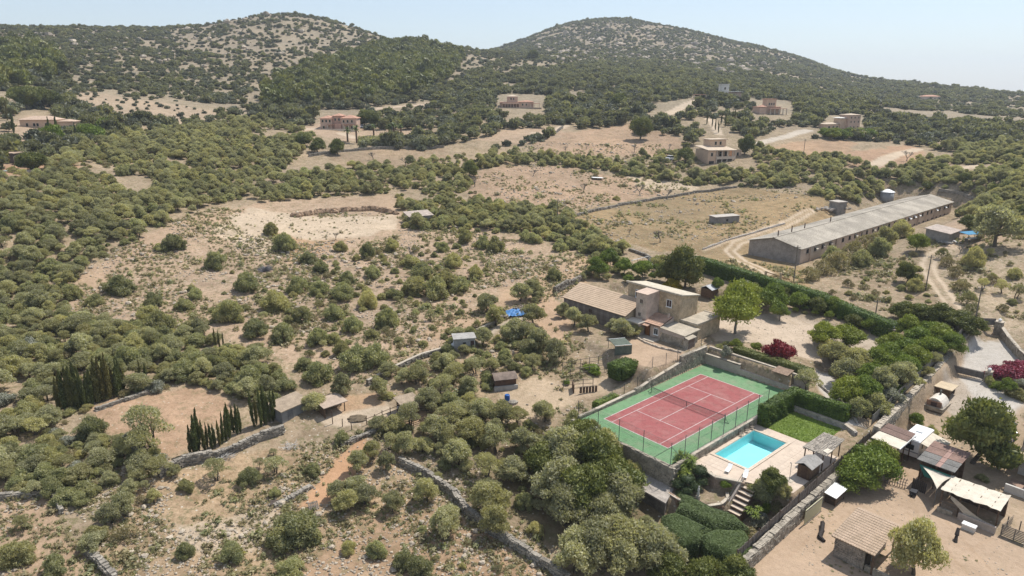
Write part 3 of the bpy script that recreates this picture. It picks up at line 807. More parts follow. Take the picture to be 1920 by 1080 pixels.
def stone_wall(name, label, pts, h, th, cat='stone wall', zs=None, mat=None, seed=0, sx=.42, sy=.26, proud=.06, top=True, cap=None, hs=None):
    """masonry along a ground line: mortar core, then stones with recessed joints"""
    g = random.Random(seed); x0, y0 = pts[0]
    if name == 'dry_stone_wall': proud = .18; sy *= .85; sx *= .85; th *= .78
    T = thing(name, label, cat, (x0, y0, gz(x0, y0) if zs is None else zs[0]))
    core, st, cp = MB(), MB(), MB()
    P = []
    for i, (a, b) in enumerate(zip(pts[:-1], pts[1:])):
        L = math.hypot(b[0] - a[0], b[1] - a[1]); n = max(1, int(L / 3))
        for k in range(n):
            t = k / n
            P.append((a[0] + (b[0] - a[0]) * t, a[1] + (b[1] - a[1]) * t, None if zs is None else zs[i] + (zs[i + 1] - zs[i]) * t, h if hs is None else hs[i] + (hs[i + 1] - hs[i]) * t))
    P.append((*pts[-1], None if zs is None else zs[-1], h if hs is None else hs[-1]))
    for a, b in zip(P[:-1], P[1:]):
        za = gz(a[0], a[1]) - .1 if a[2] is None else a[2]; zb = gz(b[0], b[1]) - .1 if b[2] is None else b[2]
        d = Vector((b[0] - a[0], b[1] - a[1])).normalized(); n = d.orthogonal() * (th / 2 - .08)
        hh = (a[3] + b[3]) / 2
        if cat == 'stone wall' and name == 'dry_stone_wall' and cap is None:
            hh *= g.uniform(.72, 1.1); a, b = (*a[:3], hh), (*b[:3], hh)
        core.prism([(a[0] - n.x, a[1] - n.y), (b[0] - n.x, b[1] - n.y), (b[0] + n.x, b[1] + n.y), (a[0] + n.x, a[1] + n.y)], [za - .4, zb - .4, zb - .4, za - .4], [za + a[3] - .03, zb + b[3] - .03, zb + b[3] - .03, za + a[3] - .03])
        wall_stones(st, a, b, za, zb, hh, th, g, sx, sy, proud, top and cap is None)
        if cap:
            n = d.orthogonal() * (th / 2 + .05)
            cp.prism([(a[0] - n.x, a[1] - n.y), (b[0] - n.x, b[1] - n.y), (b[0] + n.x, b[1] + n.y), (a[0] + n.x, a[1] + n.y)], [za + a[3], zb + b[3], zb + b[3], za + a[3]], [za + a[3] + .12, zb + b[3] + .12, zb + b[3] + .12, za + a[3] + .12])
    for mb, nm, m, kd in ((core, 'wall_core', MORTAR, None), (st, 'stones', mat or STONE_D, 'stuff'), (cp, 'coping', CAP, None)):
        if mb.v:
            mb.v = [(a - x0, b - y0, c - T.location.z) for a, b, c in mb.v]; mb.build(nm, m, T, kd)
    return T
def plain_wall(T, name, p0, p1, z0, z1, th, mat, zt1=None):
    d = Vector((p1[0] - p0[0], p1[1] - p0[1])).normalized().orthogonal() * th / 2
    zt1 = z1 if zt1 is None else zt1
    return T.part(name, MB().prism([(p0[0] - d.x, p0[1] - d.y), (p1[0] - d.x, p1[1] - d.y), (p1[0] + d.x, p1[1] + d.y), (p0[0] + d.x, p0[1] + d.y)], z0, [z1, zt1, zt1, z1]), mat)

def hedge_mesh(name, boxes, mat, n, size, seed, rough=.07):
    """clipped hedge: close-set leaves over a solid heart; boxes are (x0, x1, y0, y1, z0, z1)"""
    g = np.random.default_rng(seed); Vs, Fs, Ts = [], [], []; off = 0
    tot = sum((b[1] - b[0]) * (b[3] - b[2]) + ((b[1] - b[0]) + (b[3] - b[2])) * 2 * (b[5] - b[4]) for b in boxes)
    for b in boxes:
        dx, dy, dz = b[1] - b[0], b[3] - b[2], b[5] - b[4]
        A = np.array([dx * dy, dx * dz, dx * dz, dy * dz, dy * dz]); m = int(n * A.sum() / tot)
        f = g.choice(5, m, p=A / A.sum()); u = g.random((m, 3))
        C = np.array([b[0], b[2], b[4]]) + u * [dx, dy, dz]
        Nn = np.zeros((m, 3))
        for k, (ax, val, sg) in enumerate(((2, b[5], 1), (1, b[2], -1), (1, b[3], 1), (0, b[0], -1), (0, b[1], 1))):
            q = f == k; C[q, ax] = val; Nn[q, ax] = sg
        wob = fbm(C[:, 0] * .9 + C[:, 2], C[:, 1] * .9 + C[:, 2] * .7, seed, 3)
        C = C + Nn * (g.normal(0, rough, (m, 1)) + wob[:, None] * .26)
        V, F3, T = leaf_tris(g, C, Nn + [0, 0, .3], size, np.clip(.5 + wob * .5 + g.normal(0, .22, m), 0, 1))
        Vs.append(V); Fs.append(F3 + off); Ts.append(T); off += len(V)
        mb = MB().bx(b[0] + .12, b[1] - .12, b[2] + .12, b[3] - .12, b[4] - .3, b[5] - .12)
        F = np.array([q[:3] for q in mb.f] + [(q[0], q[2], q[3]) for q in mb.f])
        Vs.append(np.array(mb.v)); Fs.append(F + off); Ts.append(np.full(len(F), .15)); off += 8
    return np_mesh(name, np.concatenate(Vs), np.concatenate(Fs), mat, np.concatenate(Ts))
def hedge_uv(name, label, boxes, mat=None, n=9000, size=.2, seed=1, cat='hedge', group=None):
    b0 = boxes[0]; u, v, z = b0[0], b0[2], b0[4]
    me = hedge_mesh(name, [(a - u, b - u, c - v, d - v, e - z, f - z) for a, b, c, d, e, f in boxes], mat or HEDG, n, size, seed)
    o = link(name, me); o.location = (*W(u, v), z); o.rotation_euler = (0, 0, YAW)
    return tag(o, label, cat, group)

# ------------------------------------------------------------------ tennis court
def court():
    GR = surf('court_green', (.115, .235, .105), .16, .18, .75, col2=(.16, .27, .14), fine=30)
    RD = surf('court_red', (.285, .080, .076), .16, .3, .75, col2=(.31, .105, .098), fine=25)
    LINE = surf('court_line_paint', (.58, .50, .47), .22, 1.5, .7)
    for m_ in (GR, RD):                                             # stains and worn, paler patches
        nt = m_.node_tree; b_ = nt.nodes['Principled BSDF']; src = b_.inputs['Base Color'].links[0].from_socket; tc = nt.nodes.new('ShaderNodeTexCoord')
        n1 = N(nt, 'ShaderNodeTexNoise', Scale=.42, Detail=8.0, Roughness=.7, Distortion=.6); nt.links.new(tc.outputs['Object'], n1.inputs['Vector'])
        c1 = mixrgb(nt, src, (.36, .27, .22), ramp(nt, n1.outputs['Fac'], [(.49, 0.0), (.80, .42)]))
        n2 = N(nt, 'ShaderNodeTexNoise', Scale=1.1, Detail=9.0, Roughness=.75); nt.links.new(tc.outputs['Object'], n2.inputs['Vector'])
        c2 = mixrgb(nt, c1, ramp(nt, n2.outputs['Fac'], [(.32, (.62, .62, .60)), (.5, (1.0, 1.0, 1.0))]), .8, 'MULTIPLY')
        nt.links.new(c2, b_.inputs['Base Color'])
    base = csolo('tennis_court', MB().prism([(-15.1, -8.15), (16.25, -8.15), (16.25, 7.55), (-15.1, 7.55)], -.35, .02), GR, 0, 0, 0, kind='structure')
    a, b, s = 11.885, 5.485, 4.115
    MB().bx(-a, a, -b, b, .0, .026).build('playing_surface', RD, base)
    w = .055
    def line(x0, x1, y0, y1): MB().bx(x0, x1, y0, y1, .0, .032).build('court_line', LINE, base)
    for y in (-b, b): line(-a - w, a + w, y - w, y + w)
    for x in (-a, a): line(x - w, x + w, -b + w, b - w)
    for y in (-s, s): line(-a + w, a - w, y - w * .8, y + w * .8)
    for x in (-6.4, 6.4): line(x - w * .8, x + w * .8, -s + w, s - w)
    line(-6.4 + w, 6.4 - w, -w * .8, w * .8)
    # net
    T = CT('tennis_net', 'dark tennis net strung across the red and green court', 'tennis net', 0, 0, .03)
    NET = surf('net_cord', (.03, .03, .032), .1, 5, .8)
    for y in (-6.4, 6.4):
        p = T.part('net_post', MB().tube((0, y, .03), (0, y, 1.15), .05, n=8), GREENM)
        T.part('post_brace', MB().tube((0, y, .06), (0, y - math.copysign(.05, y), .06), .04).tube((0, y + math.copysign(.6, y), .05), (0, y, .7), .025).tube((0, y - .05, .05), (0, y + math.copysign(.65, y), .05), .03), GREENM)
    m = MB()
    def top(y): return .93 + .16 * (abs(y) / 6.4) ** 1.5
    for k in range(129):
        y = -6.35 + 12.7 * k / 128; m.box((0, y, (.06 + top(y)) / 2), (.012, .012, top(y) - .06))
    for k in range(9):
        for i in range(16):
            y0, y1 = -6.35 + 12.7 * i / 16, -6.35 + 12.7 * (i + 1) / 16; f = (k + 1) / 10
            m.tube((0, y0, .06 + (top(y0) - .06) * f), (0, y1, .06 + (top(y1) - .06) * f), .007, n=3, cap=False)
    T.part('net_mesh', m, NET, 'stuff')
    m = MB()
    for i in range(16):
        y0, y1 = -6.4 + 12.8 * i / 16, -6.4 + 12.8 * (i + 1) / 16
        m.prism([(-.02, y0), (.02, y0), (.02, y1), (-.02, y1)], [top(y0) - .07, top(y0) - .07, top(y1) - .07, top(y1) - .07], [top(y0), top(y0), top(y1), top(y1)])
    T.part('top_band', m, surf('net_band', (.10, .09, .09), .1, 3, .8))
    T.part('centre_strap', MB().bx(-.025, .025, -.03, .03, .04, .9), NET)
    # chain-link fence on three sides
    T = CT('court_fence', 'tall wire fence on thin steel posts round the near sides of the tennis court', 'wire fence', -15.3, -8.4, 0)
    u0, v0 = -15.35, -8.35
    posts = [(-15.35, 7.3), (-15.35, 3.6), (-15.35, -.1), (-15.35, -4.1), (u0, v0)] + [(-15.35 + 2.95 * k, v0) for k in range(1, 8)] + [(8.0, v0)]
    for p in posts:
        T.part('post', MB().tube((*p, -.4), (*p, 3.3), .045, n=6), STEEL)
    w = MB()
    for a, b in zip(posts[:-1], posts[1:]):
        for z in (.12, 1.7, 3.2): T.part('wire_strand', MB().tube((*a, z), (*b, z), .012, n=4), STEEL)
        L = math.hypot(b[0] - a[0], b[1] - a[1]); n = int(L / .3); d = ((b[0] - a[0]) / L, (b[1] - a[1]) / L)
        for k in range(-10, n):                                     # woven diagonals
            for sg in (0, 1):
                t0, t1 = k * .3, k * .3 + 3.05; z0, z1 = .12, 3.17
                c0, c1 = max(t0, 0), min(t1, L)
                if c1 <= c0: continue
                za, zb = z0 + (c0 - t0), z0 + (c1 - t0)
                if sg: za, zb = 3.29 - za, 3.29 - zb
                w.tube((a[0] + d[0] * c0, a[1] + d[1] * c0, za), (a[0] + d[0] * c1, a[1] + d[1] * c1, zb), .0055, n=3, cap=False)
    T.part('wire_mesh', w, GREENM, 'stuff')
    T.part('corner_stay', MB().tube((u0 + .1, v0, 2.6), (u0 + 2.6, v0, .1), .03).tube((u0, v0 + .1, 2.6), (u0, v0 + 2.6, .1), .03), STEEL)
    # low kerb wall between court and pool terrace, kerbs on the other sides
    stone_wall('court_edge_wall', 'low rough stone wall between the tennis court and the swimming pool', [W(-10.9, -8.5), W(8.2, -8.5)], 1.05, .4, zs=[-1.02, -1.02], seed=4, cap=True, mat=STONE_M, sx=.5)
    stone_wall('court_retaining_wall', 'low stone retaining wall under the near left end of the court', [W(-15.55, 8.0), W(-15.55, -8.7), W(-11, -8.7)], 2.6, .4, zs=[-2.55, -2.55, -2.55], seed=5, mat=STONE_M, sx=.5)
    stone_wall('court_bank_wall', 'stepped stone retaining wall along the far left side of the court', [W(-14.5, 7.85), W(-2, 7.85), W(1.2, 7.85), W(9.4, 7.9)], .6, .4, zs=[-.1] * 4, hs=[.35, .6, 1.2, 2.1], seed=6, cap=True, mat=STONE_M)
    stone_wall('high_stone_wall', 'high stone wall at the far corner of the court below the farmhouse yard', [W(9.6, 7.95), W(16.7, 7.95)], 3.0, .5, zs=[-.1, -.1], seed=7, cap=True, mat=STONE_M)
    T = CT('rendered_retaining_wall', 'high pinkish rendered wall with a lower stepped wall in front behind the court', 'wall', 16.5, 7.6, 0)
    plain_wall(T, 'upper_wall', (17.5, 7.7), (17.9, -9.5), -.3, 2.75, .3, RENDER, 2.45)
    T.part('coping', MB().prism([(17.3, 7.7), (17.7, -9.5), (18.1, -9.5), (17.7, 7.7)], [2.75, 2.45, 2.45, 2.75], [2.85, 2.55, 2.55, 2.85]), CAP)
    plain_wall(T, 'lower_wall', (16.55, 7.7), (16.6, 1.2), -.3, 1.75, .5, RENDER, 1.55)
    plain_wall(T, 'lower_wall', (16.6, 1.19), (16.7, -8.4), -.3, 1.0, .5, RENDER, .8)
    T.part('ledge', MB().prism([(16.8, 7.68), (16.85, 1.2), (17.6, 1.2), (17.4, 7.68)], -.3, 1.7).prism([(16.85, 1.19), (16.95, -8.4), (17.7, -8.4), (17.6, 1.19)], -.3, .92), surf('ledge_earth', (.40, .33, .26), .2, 1, .9))
    T.part('coping', MB().prism([(16.25, 7.7), (16.3, 1.2), (16.9, 1.2), (16.85, 7.7)], 1.75, 1.82), CAP)
    T = CT('yard_fence', 'sagging wire fence on leaning posts between the house yard and the court', 'wire fence', 5, 8.3, 2.0)
    P = [(-9, 9.2), (-5.6, 9.4), (-2.6, 9.5), (.2, 9.2), (3.2, 8.8), (6.2, 8.4), (9.2, 8.3), (12.5, 8.4), (16.2, 8.5)]
    for i, p in enumerate(P):
        z = gz(*W(*p)); T.part('post', MB().tube((*p, z - .2), (p[0] + R.uniform(-.1, .1), p[1], z + 1.9), .045, n=5), STEEL)
    m = MB()
    for a, b in zip(P[:-1], P[1:]):
        za, zb = gz(*W(*a)), gz(*W(*b))
        for k in range(13): m.tube((*a, za + .1 + k * .14), (*b, zb + .1 + k * .14), .006, n=3, cap=False)
        for k in range(14):
            t = k / 14; m.tube((a[0] + (b[0] - a[0]) * t, a[1] + (b[1] - a[1]) * t, za + (zb - za) * t), (a[0] + (b[0] - a[0]) * t, a[1] + (b[1] - a[1]) * t, za + (zb - za) * t + 1.8), .006, n=3, cap=False)
    T.part('wire_mesh', m, STEEL, 'stuff')
    # bamboo parasol on the ledge
    T = CT('reed_parasol', 'small brown reed parasol on the ledge behind the court', 'parasol', 17.2, -5.6, .92)
    T.part('pole', MB().tube((17.2, -5.6, .92), (17.2, -5.6, 2.6), .05), WOODB)
    T.part('canopy', MB().prism([(16.2, -6.9), (18.3, -6.9), (18.3, -4.3), (16.2, -4.3)], [2.45, 2.75, 2.75, 2.45], [2.55, 2.85, 2.85, 2.55]), surf('brown_reed', (.30, .21, .15), .25, 3, .9))
court()

hedge_uv('clipped_hedge', 'tall square-cut green hedge block at the right corner of the tennis court', [(4.7, 12.4, -10.2, -8.75, -1, 2.1)], n=11000, size=.17, seed=3)
hedge_uv('clipped_hedge', 'long tall clipped hedge above the lawn wall', [(12.9, 14.3, -17.3, -8.8, -.4, 2.0)], n=10000, size=.17, seed=4)
hedge_uv('clipped_hedge', 'long low hedge on top of the rendered wall behind the court', [(18.6, 20.2, -9.0, 4.0, 2.3, 3.35)], LEAFD, n=8000, size=.18, seed=5)
def long_hedge():
    P = [(52.5, 34.5), (50.6, 18), (49.4, 3.5), (45.2, -11.2)]
    boxes, me_all = [], []
    x0, y0 = W(*P[0]); T = None
    Vs = []
    o = thing('long_clipped_hedge', 'very long dark clipped hedge behind the farm gardens, below the poultry shed', 'hedge', (x0, y0, gz(x0, y0)))
    for i, (a, b) in enumerate(zip(P[:-1], P[1:])):
        (ax, ay), (bx_, by) = W(*a), W(*b); L = math.hypot(bx_ - ax, by - ay)
        za, zb = gz(ax, ay), gz(bx_, by)
        me = hedge_mesh('hedge_run', [(-.2, L + .2, -1.1, 1.1, -.8, 3.4)], HEDG, 9000, .22, 20 + i)
        h = link('hedge_run', me, o); h.location = (ax - x0, ay - y0, (za + zb) / 2 - o.location.z); h.rotation_euler = (0, math.atan2(za - zb, L), math.atan2(by - ay, bx_ - ax))
long_hedge()

# ------------------------------------------------------------------ swimming pool and its terrace
def pool():
    (ua, va), (ub, vb) = (-7.1, -14.2), (2.65, -9.4)
    T = CT('swimming_pool', 'rectangular turquoise swimming pool with pale stone coping', 'swimming pool', ua, va, -1)
    TILE = surf('pool_tile', (.52, .90, .91), .05, .6, .4, fine=20)
    b = MB()
    b.bx(ua, ub, va, vb, -2.75, -2.6)
    for x0, x1, y0, y1 in ((ua - .2, ua, va - .2, vb + .2), (ub, ub + .2, va - .2, vb + .2), (ua, ub, va - .2, va), (ua, ub, vb, vb + .2)): b.bx(x0, x1, y0, y1, -2.75, -1.03)
    T.part('basin', b, TILE)
    m, nt, p = new_mat('pool_water')
    gl = N(nt, 'ShaderNodeBsdfTransparent'); gl.inputs[0].default_value = (.74, .95, .97, 1)
    gs = N(nt, 'ShaderNodeBsdfGlossy', Roughness=.03)
    fr = N(nt, 'ShaderNodeFresnel', IOR=1.33)
    tc = N(nt, 'ShaderNodeTexCoord'); nz = N(nt, 'ShaderNodeTexNoise', Scale=2.2, Detail=3.0); nt.links.new(tc.outputs['Object'], nz.inputs['Vector'])
    bp = N(nt, 'ShaderNodeBump', Strength=.25, Distance=.05); nt.links.new(nz.outputs['Fac'], bp.inputs['Height'])
    nt.links.new(bp.outputs[0], gs.inputs['Normal']); nt.links.new(bp.outputs[0], fr.inputs['Normal'])
    mx = N(nt, 'ShaderNodeMixShader'); nt.links.new(fr.outputs[0], mx.inputs[0]); nt.links.new(gl.outputs[0], mx.inputs[1]); nt.links.new(gs.outputs[0], mx.inputs[2])
    nt.links.new(mx.outputs[0], nt.nodes['Material Output'].inputs['Surface'])
    T.part('water', MB().add([(ua, va, -1.16), (ub, va, -1.16), (ub, vb, -1.16), (ua, vb, -1.16)], [(0, 1, 2, 3)]), m)
    c = surf('pool_coping', (.59, .48, .37), .1, 2, .75); w = .45
    for x0, x1, y0, y1 in ((ua - w, ub + w, va - w, va), (ua - w, ub + w, vb, vb + w), (ua - w, ua, va, vb), (ub, ub + w, va, vb)):
        n = int(max(x1 - x0, y1 - y0) / .62); lng = x1 - x0 > y1 - y0; j = .012
        for k in range(n):
            if lng: q = (x0 + (x1 - x0) * k / n + j, x0 + (x1 - x0) * (k + 1) / n - j, y0 + j, y1 - j)
            else: q = (x0 + j, x1 - j, y0 + (y1 - y0) * k / n + j, y0 + (y1 - y0) * (k + 1) / n - j)
            T.part('coping_slab', MB().bx(*q, -1.1, -.90 + R.uniform(0, .012)), c)
    # terrace floor round the pool
    D = [(-8.35, -8.75), (4.75, -8.75), (4.75, -15.0), (4.6, -17.3), (4.2, -20.55), (-7.9, -20.55), (-10.0, -15.45), (-11.4, -12.4), (-10.6, -8.95)]
    o = MB()
    o.prism([(-8.35, -8.75), (4.75, -8.75), (4.75, -8.95), (-8.35, -8.95)], -1.5, -.99)
    o.prism([(-10.6, -8.75), (-8.36, -8.75), (-7.56, -8.96), (-7.56, -14.65), (-10.35, -14.65), (-11.4, -12.4)], -1.5, -.99)
    o.prism([(3.11, -8.96), (4.75, -8.96), (4.75, -14.64), (3.11, -14.64)], -1.5, -.99)
    o.prism([(-10.35, -14.66), (4.75, -14.66), (4.6, -17.3), (4.2, -20.55), (-7.9, -20.55), (-10.0, -15.45)], -1.5, -.99)
    t = csolo('pool_terrace', o, DECK, -8, -14, -1, kind='structure')
    # paving slabs of the terrace: thin proud joints left open
    sl = MB(); g = random.Random(3)
    P = [(-10.2, -14.9), (4.5, -14.9), (4.4, -17.2), (4.0, -20.3), (-7.8, -20.3), (-9.8, -15.6)]
    x = -10.0
    lst = []
    u = np.arange(-10, 5, .8); v = np.arange(-20.5, -14.9, .8)
    for a in u:
        for b2 in v:
            q = np.array([[a, b2], [a + .8, b2], [a + .8, b2 + .8], [a, b2 + .8]])
            if in_poly(q[:, 0], q[:, 1], P).all(): lst.append((a, b2))
    pm = [surf('paving_%d' % k, tuple(c2 * f for c2 in (.57, .46, .36)), .08, 1, .8) for k, f in enumerate((.965, 1.0, 1.03))]
    bs = [MB().bx(.008, .792, .008, .792, 0, .018).mesh('paving_slab', m2) for m2 in pm]
    for a, b2 in lst:
        s = link('paving_slab', g.choice(bs), t); s.location = (a + 8, b2 + 14, .012)
    for a, b2 in [(x, y) for x in np.arange(3.2, 4.0, .8) for y in np.arange(-14.6, -9.0, .8)] + [(x, y) for x in np.arange(-10.0, -8.2, .8) for y in np.arange(-13.0, -9.6, .8)]:
        s = link('paving_slab', g.choice(bs), t); s.location = (a + 8, b2 + 14, .012)
    # lawn
    L = [(4.8, -10.2), (12.3, -8.8), (12.4, -17.3), (6.2, -17.5), (4.8, -15.2)]
    csolo('lawn', MB().prism(L, -1.3, -.985), surf('lawn_turf', (.19, .27, .048), .25, .5, .9, col2=(.20, .235, .045), fine=20), 8, -13, -1, kind='structure')
    g = np.random.default_rng(5); n = 15000
    x, y = g.uniform(4.8, 12.4, n), g.uniform(-17.5, -8.8, n); m2 = in_poly(x, y, L); x, y = x[m2], y[m2]
    V, F3, Tn = leaf_tris(g, np.stack([x - 8, y + 13, np.full(len(x), .03)], 1), np.tile([0, 0, 1.0], (len(x), 1)), .13, np.clip(.5 + .35 * fbm(x / 1.3, y / 1.3, 5, 3) + g.normal(0, .15, len(x)), 0, 1))
    o = link('lawn_grass', np_mesh('lawn_grass', V, F3, leaf_mat('lawn_leaves', (.155, .23, .033), (.29, .38, .07), hue=.02), Tn), None, 'stuff'); o.location = (*W(8, -13), -.985); o.rotation_euler = (0, 0, YAW)
    stone_wall('lawn_wall', 'pale stone retaining wall between the lawn and the clipped hedge', [W(12.65, -8.9), W(12.7, -17.5), W(11.6, -19.4)], .75, .4, zs=[-1.05] * 3, seed=8, cap=True, mat=surf('pale_wall_stone', (.50, .45, .39), .25, 1.5, .9), sx=.5)
    # terrace wall towards the steps and the lower garden
    stone_wall('terrace_wall', 'retaining wall under the pool terrace beside the steps', [W(-11.0, -8.95), W(-11.75, -12.5), W(-10.35, -15.3)], 1.75, .35, zs=[-2.75] * 3, seed=9, cap=True, mat=surf('brown_wall_stone', (.36, .27, .20), .25, 1.5, .9), sx=.5)
    # loungers
    def lounger(u, v, a, label):
        T = thing('sun_lounger', label, 'sun lounger', (*W(u, v), -.97), a, 'white sun loungers beside the pool'); T.scale = (.82,) * 3
        MB().bx(-.95, .45, -.32, .32, .28, .34).build('seat', WHITE, T)
        MB().box((.75, 0, .5), (.72, .64, .06), 0, -.55).build('backrest', WHITE, T)
        for x in (-.85, .8):
            for y in (-.28, .28): MB().tube((x, y, 0), (x, y, .3), .03).build('leg', WHITE, T)
    lounger(-9.3, -12.8, YAW + .25, 'white sun lounger on the pool edge farther from the steps')
    lounger(-8.9, -14.9, YAW + .35, 'white sun lounger at the head of the terrace steps')
    for k, u in enumerate((-.2, 1.3, 2.7)):
        T = CT('folding_chair', ['folded metal chair on the pool side, leftmost of three below the court wall', 'folded metal chair, middle one of three below the court wall', 'folded metal chair, rightmost of three below the court wall'][k], 'chair', u, -9.1, -.98, 'metal chairs against the court wall')
        T.part('seat', MB().bx(u - .25, u + .25, -9.35, -8.9, -.56, -.52), WOODG)
        T.part('backrest', MB().bx(u - .25, u + .25, -8.9, -8.86, -.5, -.1), WOODG)
        for x in (-.22, .22):
            for y in (-9.32, -8.92): T.part('leg', MB().tube((u + x, y, -.98), (u + x, y, -.56), .025), STEEL)
    T = CT('pool_shower', 'thin metal shower pole on the pool terrace', 'shower', -5.6, -18.9, -.97)
    T.part('pole', MB().tube((-5.6, -18.9, -.97), (-5.6, -18.9, 1.3), .03), STEEL)
    T.part('shower_head', MB().tube((-5.6, -18.9, 1.28), (-5.35, -18.7, 1.22), .03).tube((-5.35, -18.7, 1.24), (-5.35, -18.7, 1.16), .08, n=8), STEEL)
    T.part('tray', MB().bx(-6.1, -5.1, -19.4, -18.4, -.965, -.93), CAP)
    # pool shelter and hut
    T = CT('pool_shelter', 'open-sided shelter with a flat reed roof beside the lawn', 'shelter', 2, -19.5, -.98)
    C4 = [(-.9, -17.95), (4.9, -18.0), (4.9, -20.65), (-.9, -21.0)]
    for p in [(-.6, -18.2), (2, -18.2), (4.6, -18.2), (-.6, -20.5), (2, -20.45), (4.6, -20.3)]: T.part('post', MB().tube((*p, -1), (*p, 1.25), .08), WOODB)
    for k in range(5):
        y = -18.1 - k * .6; T.part('beam', MB().bx(-.9, 4.9, y - .05, y + .05, 1.2, 1.3), WOODB)
    T.part('roof', MB().prism(C4, 1.32, [1.48, 1.42, 1.40, 1.44]), THATCH)
    m = MB(); g = random.Random(9)
    for k in range(180):
        x = g.uniform(-.95, 4.3); y = g.uniform(-20.8, -18.0); m.box((x + .3, y, 1.49 + g.uniform(0, .03)), (g.uniform(.5, 1.3), .05, .02), g.uniform(-.08, .08))
    T.part('reeds', m, THATCH, 'stuff')
    T.part('loose_sheet', MB().prism([(-.2, -20.2), (.9, -20.3), (.8, -20.95), (-.4, -20.9)], [1.5, 1.48, 1.45, 1.47], [1.56, 1.54, 1.5, 1.52]), CLOTHW)
    T = CT('pool_hut', 'small dark timber hut with a grey pitched roof below the reed shelter', 'hut', -3, -20, -.98)
    a, b, c, d = -4.0, -1.5, -20.6, -19.0
    n = 9
    T.part('floor', MB().bx(a + .05, b - .05, c + .05, d - .05, -1, -.9), WOODB)
    for k in range(n):
        y0, y1 = c + (d - c) * k / n, c + (d - c) * (k + 1) / n - .015
        T.part('plank', MB().bx(a, a + .05, y0, y1, -.98, .72), WOODB); T.part('plank', MB().bx(b - .05, b, y0, y1, -.98, .72), WOODB)
    for k in range(13):
        x0, x1 = a + .05 + (b - a - .1) * k / 13, a + .05 + (b - a - .1) * (k + 1) / 13 - .015
        T.part('plank', MB().bx(x0, x1, c, c + .05, -.98, .75), WOODB); T.part('plank', MB().bx(x0, x1, d - .05, d, -.98, .75), WOODB)
    ym = (c + d) / 2
    rf = surf('felt_roof', (.33, .31, .285), .2, 2, .95)
    T.part('roof', MB().prism([(a - .3, c - .3), (b + .25, c - .3), (b + .25, ym), (a - .3, ym)], [.68, .68, 1.18, 1.18], [.76, .76, 1.26, 1.26]).prism([(a - .3, ym), (b + .25, ym), (b + .25, d + .3), (a - .3, d + .3)], [1.18, 1.18, .68, .68], [1.26, 1.26, .76, .76]), rf)
    T.part('door', MB().bx(a - .02, a + .01, -20.2, -19.5, -.95, .55), surf('door_wood', (.10, .06, .04), .2, 4, .7))
    # steps
    T = CT('terrace_steps', 'straight flight of stone steps with shade-darkened risers down from the pool terrace', 'steps', -11, -16, -4.6)
    RS_ = surf('step_riser_in_shade', (.20, .13, .09), .25, 3, .9)  # dark riser colour carries the shade of faces turned from the sun
    n = 9; u_top, run, rise = -9.9, .36, .40
    for k in range(n):
        z = -1.02 - rise * (k + 1); x1 = -10.05 - run * 1.55 * k; x0 = x1 - run * 1.55
        T.part('step_body', MB().bx(x0 + .06, x1 - .01, -17.0, -15.4, -5.0, z - .09), RS_)
        T.part('tread', MB().bx(x0 - .02, x1 - .2 + .18, -17.05, -15.35, z - .08, z), DECK)
    T.part('side_wall', MB().prism([(-15.2, -15.34), (-10.0, -15.34), (-10.0, -15.1), (-15.2, -15.1)], -5, [-4.4, -.6, -.6, -4.4]), RENDER)
    T.part('handrail', MB().tube((-15.2, -15.2, -3.7), (-10.2, -15.2, .05), .03).tube((-15.2, -15.2, -4.6), (-15.2, -15.2, -3.7), .03).tube((-10.2, -15.2, -1), (-10.2, -15.2, .05), .03).tube((-12.7, -15.2, -2.7), (-12.7, -15.2, -1.8), .03), STEEL)
    # lower garden: curved brown wall, topiary, statue, yuccas
    arc = [(-17.0, -9.5), (-17.2, -11), (-16.8, -12.8), (-15.8, -14.2), (-14.2, -15.0), (-12.6, -14.9), (-11.6, -14.2)]
    stone_wall('curved_bed_wall', 'curved brown wall of the planted bed left of the terrace steps', [W(*p) for p in arc], 2.0, .3, zs=[-4.5] * 7, seed=10, cap=True, mat=surf('brick_brown_stone', (.33, .215, .14), .2, 2, .9), sx=.4, sy=.16)
    T = CT('garden_statue', 'small pale statue on a plinth at the rim of the curved bed', 'statue', -15.4, -12.6, -2.55)
    T.part('plinth', MB().bx(-15.6, -15.2, -12.8, -12.4, -2.6, -2.0), CAP)
    T.part('figure', MB().lathe((-15.4, -12.6, -2.0), [(.14, 0), (.17, .25), (.10, .5), (.15, .8), (.12, 1.0), (.05, 1.06), (.10, 1.18), (.07, 1.3), (.01, 1.34)], 8), surf('pale_statue_stone', (.55, .50, .44), .15, 5, .8), smooth=True)
    TOP = leaf_mat('topiary_leaves', (.045, .068, .026), (.105, .135, .06), hue=.05)
    def topiary(u, v, z, pads, label):
        x, y = W(u, v); T = thing('cloud_pruned_tree', label, 'topiary', (x, y, z), YAW, 'cloud-pruned trees in the curved bed')
        t = MB()
        for i, (a, b, h, r) in enumerate(pads):
            t.tube((0, 0, -.1), (a * .4, b * .4, h * .5), .09, .07).tube((a * .4, b * .4, h * .5), (a, b, h), .07, .04)
        t.build('trunk', BARK, T)
        for i, (a, b, h, r) in enumerate(pads):
            me = crown_mesh('foliage_pad', TOP, [(0, 0, 0, r, r, r * .6), (r * .25, r * .1, .02, r * .75, r * .75, r * .5)], 900, .13, 60 + i, .93, .3)
            o = link('foliage_pad', me, T); o.location = (a, b, h)
    topiary(-12.7, -10.6, -2.6, [(.2, -.2, 2.0, .85), (1.3, -1.0, 1.3, .5), (.9, .7, 1.3, .6), (-.3, -.9, 1.0, .7)], 'dark cloud-pruned tree with round pads at the corner of the pool terrace')
